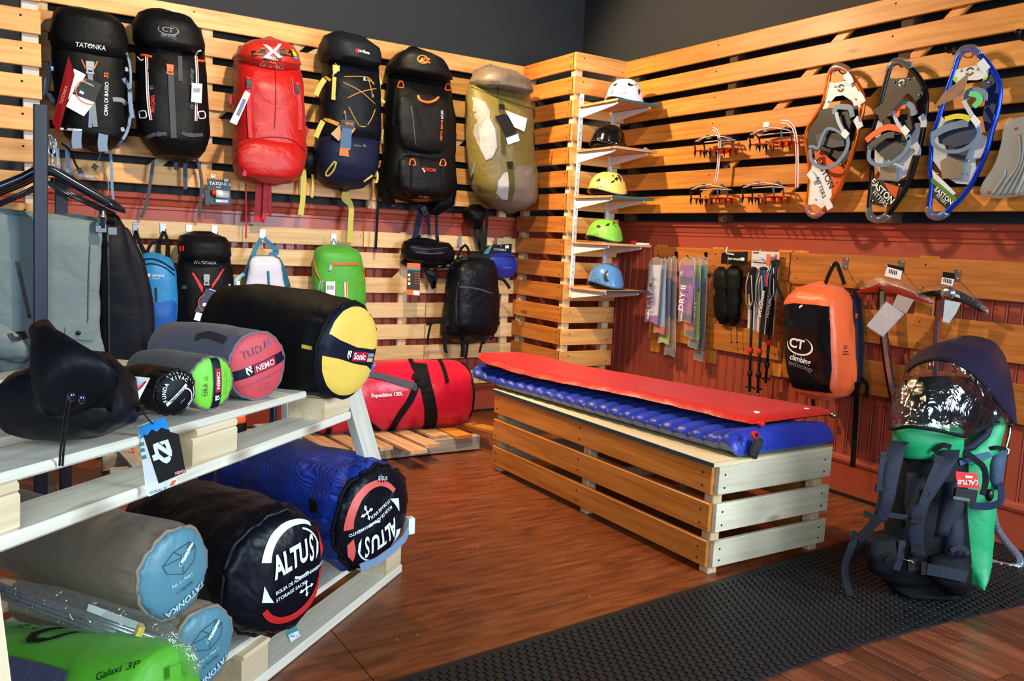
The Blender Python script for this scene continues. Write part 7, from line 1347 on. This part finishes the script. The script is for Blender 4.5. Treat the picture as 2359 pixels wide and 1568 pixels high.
p0 = b['c']+b['n']*b['r']*.16; P = [p0+b['u']*b['r']*x+b['v']*b['r']*y+b['n']*b['r']*z for x, y, z in ((-.5, -.86, .02), (-.2, -.8, .14), (.15, -.66, .22), (.5, -.52, .22), (.82, -.36, .1))]; G().strap(P, .024, .004, b['n']).obj('grab_handle', fabric('blue_grey_webbing', (118, 142, 172), .7, wrinkle=.05), b['t']); G().box(P[-1], (.02, .03, .05), ch=.003).obj('white_tag', M_white, b['t'])
cp(b, [[(-.1, .72), (.16, .66), (.2, .84), (-.04, .9)]], M_blackcard, 'brand_patch'); ctx(b, 'altus', .05, .78, .15, M_whiteprint, rot=-14); onbag([(722, 1148), (724, 1180)], 26, M_blackprint, 'care_label', b['body'], b['t'], .001)
b2 = bag('sleeping_bag', 'dark blue sack half hidden behind the royal blue one under the upper pallet', 'sleeping bag', (628, 1105), 3.02, 74, 150, .3, M_mesh_n, M_dnv, GLW, seed=8, wob=.012)
M_tk = fabric('taupe_grey_nylon', (140, 124, 108), .4, wrinkle=.35, scale=7); M_tc = fabric('teal_blue_cap_nylon', (84, 134, 152), .4, wrinkle=.3)
def tatonka(b):
    P = [(-.5, .35), (-.2, .58), (.28, .66), (.46, .5), (.4, .2), (.05, .0), (-.4, .16)]; L_ = plain('dark_teal_print', (46, 74, 86), .5); W = plain('pale_blue_white_print', (206, 228, 236), .5)
    for p, q in list(zip(P, P[1:]+P[:1]))+[((-.5, .35), (.05, .4)), ((.05, .4), (.46, .5)), ((.05, .4), (.05, 0)), ((-.2, .58), (.05, .4)), ((.28, .66), (.05, .4))]:
        dx, dy = q[0]-p[0], q[1]-p[1]; l = math.hypot(dx, dy); ox, oy = -dy/l*.008, dx/l*.008; cp(b, [[(p[0]+ox, p[1]+oy), (q[0]+ox, q[1]+oy), (q[0]-ox, q[1]-oy), (p[0]-ox, p[1]-oy)]], L_, 'tent_print')
    for i in range(3):
        x, y = -.02+.1*i, .26+.1*i; cp(b, arc(x, y, .055, .07, 0, 360, 12), W, 'ring_print'); cp(b, [[(x-.03, y+.06), (x+.17, y+.17), (x+.2, y+.12), (x+.03, y)]], W, 'sleeper_print', .0028)
    ctx(b, '2.90kg / 3.10kg', .0, -.12, .1, W, rot=192); ctx(b, 'TRAVEL 3', .1, -.3, .12, L_, rot=194); ctx(b, 'TATONKA', .15, -.62, .24, W, rot=200, bold=.02)
b = bag('tent_sack', 'taupe tent sack with a teal end, the upper of two alike', 'tent sack', (398, 1318), 1.60, 104, 147, .62, M_tk, M_tc, GLW, seed=4, bulge=.22, pleat=.06, wob=.006, prof=[(0, .98), (.05, 1.03), (.4, 1.0), (.8, .92), (1, .7)]); tatonka(b)
b = bag('tent_sack', 'taupe tent sack with a teal end, the lower of two alike', 'tent sack', (462, 1492), 1.66, 96, 147, .5, M_tk, M_tc, GLW, seed=14, bulge=.22, pleat=.06, wob=.006, prof=[(0, .98), (.05, 1.03), (.4, 1.0), (.8, .92), (1, .7)]); tatonka(b)
# green tent bag
M_gt = fabric('apple_green_nylon', (80, 164, 34), .5, wrinkle=.4, scale=6)
t = thing('tent_bag', 'apple green tent bag with a black emblem, nearest in the lower left corner', 'tent bag', dep(200, 1640, 1.35), GLW); Dg = 1.36
A0, A1 = dep(-260, 1530, 1.62), dep(392, 1606, 1.36); dx_ = (A1-A0).normalized(); vv = V((0, 0, 1)); vv = (vv-dx_*vv.dot(dx_)).normalized(); uu = dx_.cross(vv); g = G(); secs = []
for q, r_ in ((0, .5), (.02, .8), (.08, .98), (.4, 1.03), (.8, 1.02), (.95, .98), (.985, .9), (1, .74)): secs.append((A0.lerp(A1, q), uu*.088*r_, vv*.088*r_, 2.6))
o_ = []
for i in range(len(secs)-1):
    for k in range(4): f = k/4; o_.append(tuple(secs[i][j].lerp(secs[i+1][j], f) for j in range(3))+(2.6,))
g.loft(o_+[secs[-1]], 40).wobble(.007, 10, 5).wobble(.002, 40, 2); g.obj('body', M_gt, t); bv = g.bvh(); nn = (V((0, 0, EYE))-A0.lerp(A1, .7)).normalized(); nn = (nn-dx_*nn.dot(dx_)).normalized(); vq = nn.cross(dx_)
def gp(polys, px, py, mat, name, s):
    h = bv.ray_cast(V((0, 0, EYE)), ray(px, py).normalized())[0]; return drape(name, [[(x*s, y*s) for x, y in p] for p in polys], (h+nn*.05, dx_, vq), bv, mat, t, .004, .006)
gp([[(-1, -.1), (-.6, .25), (-.1, .42), (.9, .55), (.95, .4), (0, .28), (-.35, .1), (-.5, -.1), (-.3, -.3)], [(-1, -.1), (-.3, -.3), (.3, -.25), (.9, .3), (1, .3), (.7, -.25), (.2, -.5), (-.4, -.52)]], 128, 1456, M_blackprint, 'emblem', .043)
h = bv.ray_cast(V((0, 0, EYE)), ray(268, 1544).normalized())[0]; text('Galaxi 3P', .0175, (h+nn*.05, (dx_+vq*.22).normalized(), (vq-dx_*.22).normalized()), bv, plain('dark_green_print2', (22, 60, 20), .5), t, off=.0035, bold=.01, rot=12); h = bv.ray_cast(V((0, 0, EYE)), ray(90, 1440).normalized())[0]; text('nemo', .03, (h+nn*.05, dx_, vq), bv, plain('dark_green_print2', (22, 60, 20), .5), t, off=.002)
q = [dep(392, 1534, 1.35), dep(417, 1526, 1.36), dep(418, 1556, 1.36), dep(393, 1564, 1.35)]; G().add(q+[p-fw*.003 for p in q], [(0, 1, 2, 3), (7, 6, 5, 4)]+[(i, 4+i, 4+(i+1) % 4, (i+1) % 4) for i in range(4)]).obj('green_tab', M_gt, t); onbag([(-40, 1545), (20, 1545), (90, 1562), (150, 1580)], 60, fabric('slate_violet_panel', (70, 72, 100), .5), 'dark_panel', bv, t, .002)
# pole bag in clear film
M_cf = film('crinkled_clear_film', (235, 238, 242), .2, .06, .8, 40, .06)
t = thing('tent_poles', 'folded tent poles in a crinkled clear plastic sleeve on the green bag', 'tent poles', dep(300, 1440, 1.42), None)
for i, (y0, y1) in enumerate(((1372, 1500), (1382, 1512), (1392, 1524), (1366, 1490))): G().tube([dep(-60, y0-40, 1.52), dep(420, y1, 1.40)], .0042, 10).obj('pole', plain('silver_pole', (200, 204, 214), .25, .9), t)
G().loft([(dep(x, y, d), up*(r_*d/FPX), fw*(r_*.5*d/FPX), 2.2) for x, y, r_, d in ((-70, 1340, 34, 1.53), (40, 1368, 40, 1.50), (140, 1398, 42, 1.47), (240, 1430, 46, 1.445), (330, 1462, 50, 1.42), (400, 1490, 46, 1.40), (440, 1520, 34, 1.39), (462, 1545, 14, 1.385))], 24).wobble(.007, 24, 3).wobble(.004, 60, 5).obj('clear_sleeve', M_cf, t)
fcard([(205, 1390), (330, 1436), (322, 1452), (200, 1406)], 1.43, plain('pale_card', (190, 200, 196), .5), 'insert_card', .001); G().box(dep(322, 1450, 1.412), (.010, .018, .016), Matrix.Rotation(R(20), 3, 'Y')).obj('yellow_tape', plain('yellow_card', (232, 196, 60), .5), t)
# ================================================================ CHILD CARRIER
M_cweb = fabric('dark_slate_webbing', (38, 41, 52), .7, wrinkle=.05)
M_cn = fabric('navy_canopy_nylon', (9, 24, 50), .42, wrinkle=.3, scale=6); M_cg = fabric('emerald_nylon', (16, 150, 92), .5, wrinkle=.4, scale=8); M_cs = fabric('charcoal_harness', (34, 36, 50), .65, wrinkle=.2); M_cd = fabric('black_harness_mesh', (11, 12, 17), .7, wrinkle=.3)
t = thing('child_carrier', 'green and charcoal child carrier backpack with canopy standing on the rubber mat', 'child carrier', atZ(2150, 1360, .01))
def surf(A, B_, nseg, name, mat, bulge=0, cr=0, seed=1, sol=.002, A_n=4):
    a = [dep(*p) for p in dense(A, A_n)]; b = [dep(*p) for p in dense(B_, A_n)]; ctr = sum(a+b, V())/len(a+b); g = G(); m_ = len(a); vs = []
    for i in range(nseg+1):
        f = i/nseg
        for p, q in zip(a, b): w_ = p.lerp(q, f); vs.append(w_+(w_-ctr).normalized()*bulge*math.sin(math.pi*f))
    g.add(vs, [(i*m_+k, i*m_+k+1, (i+1)*m_+k+1, (i+1)*m_+k) for i in range(nseg) for k in range(m_-1)], True)
    if cr: g.wobble(cr, 22, seed).wobble(cr*.5, 55, seed+1)
    o = g.obj(name, mat, t); s = o.modifiers.new('s', 'SOLIDIFY'); s.thickness = sol; return o
FA = [(2087, 908, 2.98), (2088, 866, 2.92), (2108, 842, 2.86), (2150, 828, 2.80), (2192, 833, 2.77), (2232, 853, 2.77), (2266, 886, 2.79), (2300, 930, 2.83), (2330, 970, 2.88)]
RA = [(2100, 850, 3.25), (2125, 812, 3.25), (2160, 792, 3.25), (2200, 778, 3.25), (2240, 772, 3.25), (2285, 785, 3.22), (2316, 822, 3.18), (2332, 880, 3.1), (2336, 968, 3.0)]
surf(FA, RA, 10, 'canopy', M_cn, .025, .003); G().tube([dep(*p) for p in dense(FA, 3)], .006, 8).obj('canopy_hem', M_cd, t)
HE = [(2048, 985, 2.84), (2060, 988, 2.76), (2090, 982, 2.71), (2130, 986, 2.69), (2170, 993, 2.69), (2200, 1000, 2.71), (2226, 1004, 2.75), (2262, 988, 2.8), (2300, 972, 2.86)]
M_rw = film('clear_rain_window', (30, 32, 40), .15, .03, .9, 16, .14)
surf(FA, HE, 14, 'rain_window', M_rw, .03, .009, 5, .0008); G().tube([dep(*p) for p in dense(HE, 3)], .006, 8).obj('window_hem', M_cd, t)
def bl(rows, dpt, mat, name, seed=1, wob=.006, e=2.6, n=30):
    """stack of level sections: (y_px, x_left, x_right, depth)"""
    g = G(); secs = []
    for y, a, b, D in rows: p, q = dep(a, y, D), dep(b, y, D); secs.append(((p+q)/2, (q-p)/2, fw*dpt/2, e))
    o_ = []
    for i in range(len(secs)-1):
        for k in range(4): f = k/4; o_.append(tuple(V(secs[i][j]).lerp(V(secs[i+1][j]), f) for j in range(3))+(e,))
    g.loft(o_+[secs[-1]], n).wobble(wob, 10, seed).wobble(wob*.4, 30, seed+2); o = g.obj(name, mat, t); return g.bvh()
bl([(868, 2125, 2270, 3.12), (900, 2105, 2300, 3.12), (950, 2085, 2300, 3.12), (1000, 2080, 2290, 3.12)], .18, M_cd, 'seat_interior', 1)
bl([(978, 2066, 2200, 2.84), (990, 2058, 2216, 2.82), (1020, 2062, 2218, 2.82), (1052, 2075, 2216, 2.84)], .1, M_cg, 'seat_front', 3)
bl([(1040, 2190, 2290, 2.98), (1080, 2175, 2292, 2.98), (1150, 2160, 2282, 2.98), (1230, 2170, 2274, 2.98), (1290, 2196, 2262, 2.97), (1325, 2216, 2246, 2.95), (1340, 2224, 2238, 2.93)], .2, M_cg, 'seat_body', 5, .01)
bl([(946, 2288, 2310, 2.92), (975, 2268, 2310, 2.92), (1010, 2235, 2302, 2.91), (1040, 2196, 2296, 2.9), (1064, 2190, 2250, 2.9)], .09, M_cg, 'side_wing', 2); G().tube([dep(*p) for p in ((2300, 950, 2.87), (2284, 965, 2.86), (2272, 1000, 2.85), (2240, 1028, 2.85), (2200, 1038, 2.85))], .014, 10).obj('wing_padding', M_cs, t)
bl([(1010, 2076, 2215, 2.90), (1060, 2064, 2222, 2.88), (1130, 2050, 2225, 2.87), (1210, 2040, 2226, 2.86), (1290, 2030, 2232, 2.86), (1340, 2036, 2226, 2.86)], .13, M_cd, 'back_panel', 7); bl([(1190, 2184, 2216, 2.8), (1230, 2176, 2218, 2.79), (1280, 2172, 2214, 2.79)], .05, M_cs, 'lumbar_pad', 2); bl([(1090, 2090, 2130, 2.82), (1150, 2086, 2128, 2.81), (1210, 2082, 2120, 2.81)], .05, M_cs, 'back_pad', 4); bl([(1110, 2176, 2214, 2.81), (1170, 2164, 2218, 2.80), (1230, 2150, 2206, 2.80)], .05, M_cs, 'back_pad', 6)
def pad(pts, w, th, mat, name, wend=None):
    P = [dep(*p) for p in dense(pts, 4)]; m_ = len(P); k = pxs(P[0]); return G().loft([(p, rt*(w*k/2)*(1 if wend is None else 1+(wend/w-1)*i/m_), -fw*th/2, 3.2) for i, p in enumerate(P)], 18).wobble(.003, 20, 2).obj(name, mat, t)
def lock(x, y, D, w=24, h=14, rot=0):
    p = dep(x, y, D); k = pxs(p); a = R(rot); U = rt*math.cos(a)+up*math.sin(a); W = up*math.cos(a)-rt*math.sin(a); M3 = Matrix((U, -fw, W)).transposed(); g = G(); g.box(p+W*h*k*.3, (w*k, .012, h*k*.3), M3, .001); g.box(p-W*h*k*.3, (w*k, .012, h*k*.3), M3, .001); g.box(p, (w*k*.9, .006, h*k*.6), M3, .001); g.obj('ladder_lock', M_buckle, t)
pad([(2078, 1016, 2.8), (2064, 1030, 2.76), (2056, 1070, 2.73), (2046, 1120, 2.72), (2038, 1160, 2.72), (2024, 1200, 2.74)], 44, .03, M_cs, 'shoulder_strap', 30); pad([(2186, 1034, 2.8), (2180, 1060, 2.75), (2160, 1095, 2.73), (2132, 1140, 2.72), (2112, 1180, 2.72), (2106, 1240, 2.74), (2112, 1280, 2.77)], 50, .03, M_cs, 'shoulder_strap', 34)
for x, y, r_ in ((2036, 1056, 8), (2028, 1124, 0), (2000, 1186, -25), (2162, 1056, -12), (2128, 1136, -22), (2110, 1198, -4), (2110, 1264, 0), (1972, 1232, -25)): lock(x, y, 2.70, 26, 16, r_)
def cs(pts, w, mat, name='strap'):
    P = [dep(*p) for p in dense(pts, 4)]; return G().strap(P, w*pxs(P[0]), .003, -fw).obj(name, mat, t)
cs([(2036, 1040, 2.7), (2028, 1090, 2.69), (2024, 1130, 2.69)], 12, M_cweb); cs([(2165, 1050, 2.7), (2140, 1110, 2.69), (2122, 1160, 2.69)], 14, M_cweb); cs([(2024, 1190, 2.72), (1995, 1225, 2.72), (1975, 1240, 2.72)], 22, M_web_k); cs([(1972, 1235, 2.72), (1958, 1265, 2.74), (1946, 1305, 2.79), (1950, 1345, 2.82), (1962, 1375, 2.845), (1973, 1388, 2.85)], 17, M_cweb, 'loose_strap'); cs([(1990, 1240, 2.74), (1978, 1265, 2.76), (1962, 1290, 2.78)], 14, M_web_k)
cs([(2040, 1184, 2.73), (2080, 1190, 2.72), (2110, 1196, 2.72)], 12, M_cweb, 'sternum_strap'); cs([(2150, 1040, 2.77), (2170, 1025, 2.76), (2190, 1030, 2.76)], 12, M_web_k)
bl([(1228, 2004, 2050, 2.78), (1240, 1996, 2068, 2.75), (1280, 1992, 2076, 2.74), (1310, 1998, 2068, 2.76), (1320, 2010, 2050, 2.78)], .06, M_cd, 'hip_pad', 3); bl([(1264, 2158, 2210, 2.82), (1280, 2142, 2226, 2.78), (1310, 2136, 2236, 2.76), (1340, 2150, 2234, 2.76), (1366, 2180, 2226, 2.80)], .06, M_cd, 'hip_pad', 5)
cs([(2136, 1310, 2.72), (2180, 1318, 2.71), (2226, 1328, 2.72)], 26, M_cweb, 'hip_belt'); cs([(2082, 1292, 2.74), (2110, 1302, 2.73), (2136, 1306, 2.72)], 20, M_web_k, 'hip_belt'); cs([(2078, 1244, 2.72), (2074, 1280, 2.72), (2064, 1312, 2.73)], 16, M_cweb, 'strap'); cs([(2014, 1284, 2.72), (2040, 1278, 2.71), (2060, 1276, 2.71), (2038, 1290, 2.71)], 7, M_web_k, 'loop'); lock(2098, 1300, 2.72, 16, 34); lock(2126, 1308, 2.72, 12, 34); cs([(2190, 1268, 2.74), (2214, 1258, 2.74), (2232, 1276, 2.74)], 12, M_cweb, 'loop')
G().tube([dep(*p) for p in ((2080, 1288, 2.715), (2100, 1292, 2.71), (2108, 1300, 2.71))], .002, 6).obj('metal_ring', M_steel, t)
# tag, chest buckle, side pocket, frame
def fq(pxq, mat, name, th=.0015):
    q = [dep(*c) for c in pxq]; n = len(q); g = G(); g.add(q+[p-fw*th for p in q], [tuple(range(n)), tuple(range(2*n-1, n-1, -1))]+[(i, n+i, n+(i+1) % n, (i+1) % n) for i in range(n)]); return g.obj(name, mat, t)
fq([(2201, 1085, 2.72), (2250, 1090, 2.72), (2256, 1126, 2.72), (2204, 1120, 2.72)], plain('bright_red_card', (206, 30, 30), .4), 'red_tag'); fq([(2223, 1095, 2.716), (2240, 1096, 2.716), (2241, 1101, 2.716), (2224, 1100, 2.716)], M_white, 'tag_print', .0005)
o = dep(2226, 1110, 2.716); text('ALTUS', .019, (o, -rt, -up), None, M_whiteprint, t, bold=.03, shear=.2, rot=-4); drape('tag_print', arc(0, 0, .007, .0095, -80, 110, 10), (dep(2246, 1111, 2.716), rt, up), None, M_whiteprint, t, .0005)
fq([(2198, 1122, 2.725), (2248, 1128, 2.725), (2242, 1158, 2.725), (2194, 1150, 2.725)], M_buckle, 'black_clip', .014); fq([(2196, 1142, 2.708), (2234, 1148, 2.708), (2233, 1155, 2.708), (2195, 1149, 2.708)], M_steel, 'clip_bar', .002)
bl([(1032, 2280, 2314, 2.9), (1060, 2276, 2314, 2.9), (1100, 2275, 2306, 2.9), (1122, 2278, 2298, 2.91)], .06, fabric('slate_blue_mesh', (44, 66, 92), .6, weave=.8, wscale=260), 'mesh_pocket', 2); cs([(2278, 1034, 2.86), (2296, 1030, 2.85), (2316, 1034, 2.86)], 9, M_web_k, 'pocket_hem')
cs([(2222, 1040, 2.8), (2248, 1060, 2.8), (2266, 1078, 2.81), (2270, 1110, 2.82), (2262, 1140, 2.82)], 14, M_web_k, 'side_strap'); cs([(2236, 1164, 2.78), (2270, 1166, 2.79), (2292, 1162, 2.82), (2306, 1150, 2.85), (2304, 1120, 2.87), (2296, 1110, 2.88)], 16, fabric('navy_webbing', (26, 34, 60), .7, wrinkle=.05), 'side_strap'); cs([(2210, 1066, 2.82), (2240, 1056, 2.83), (2280, 1046, 2.85)], 12, fabric('slate_blue_webbing', (50, 76, 110), .7), 'side_strap'); G().ball(dep(2279, 1140, 2.83), (.014, .014, .022), 12, 8).obj('pivot_cap', M_buckle, t)
M_al = plain('bubble_wrapped_aluminium', (190, 206, 226), .18, .8, bump=.6, bscale=120)
kf = [(2283, 1120, 2.98), (2286, 1170, 3.0), (2296, 1215, 3.06), (2320, 1250, 3.13), (2346, 1280, 3.19), (2350, 1300, 3.2), (2338, 1306, 3.2), (2300, 1300, 3.23), (2255, 1284, 3.27)]
G().tube([dep(*p) for p in dense(kf, 4)], .014, 12).obj('kickstand', M_al, t); G().tube([dep(*p) for p in ((2326, 970, 2.93), (2326, 1000, 2.93), (2318, 1030, 2.93), (2316, 1040, 2.93))], .005, 8).obj('frame_tube', M_steel, t); G().tube([dep(*p) for p in ((2310, 1030, 2.9), (2324, 1034, 2.9), (2322, 1046, 2.9), (2312, 1044, 2.9))], .004, 8, True).obj('frame_ring', M_steel, t)
g = G(); P_ = [dep(x, y, d) for x, y, d in ((2060, 1345, 2.9), (2215, 1362, 2.9), (2225, 1330, 3.1), (2080, 1315, 3.1))]
for p in P_: p.z = .02
g.tube(P_, .012, 10, True).obj('base_frame', M_blkm, t)
bl([(1325, 2040, 2225, 2.88), (1350, 2048, 2222, 2.88), (1372, 2080, 2205, 2.86)], .1, M_cd, 'base_pad', 9)
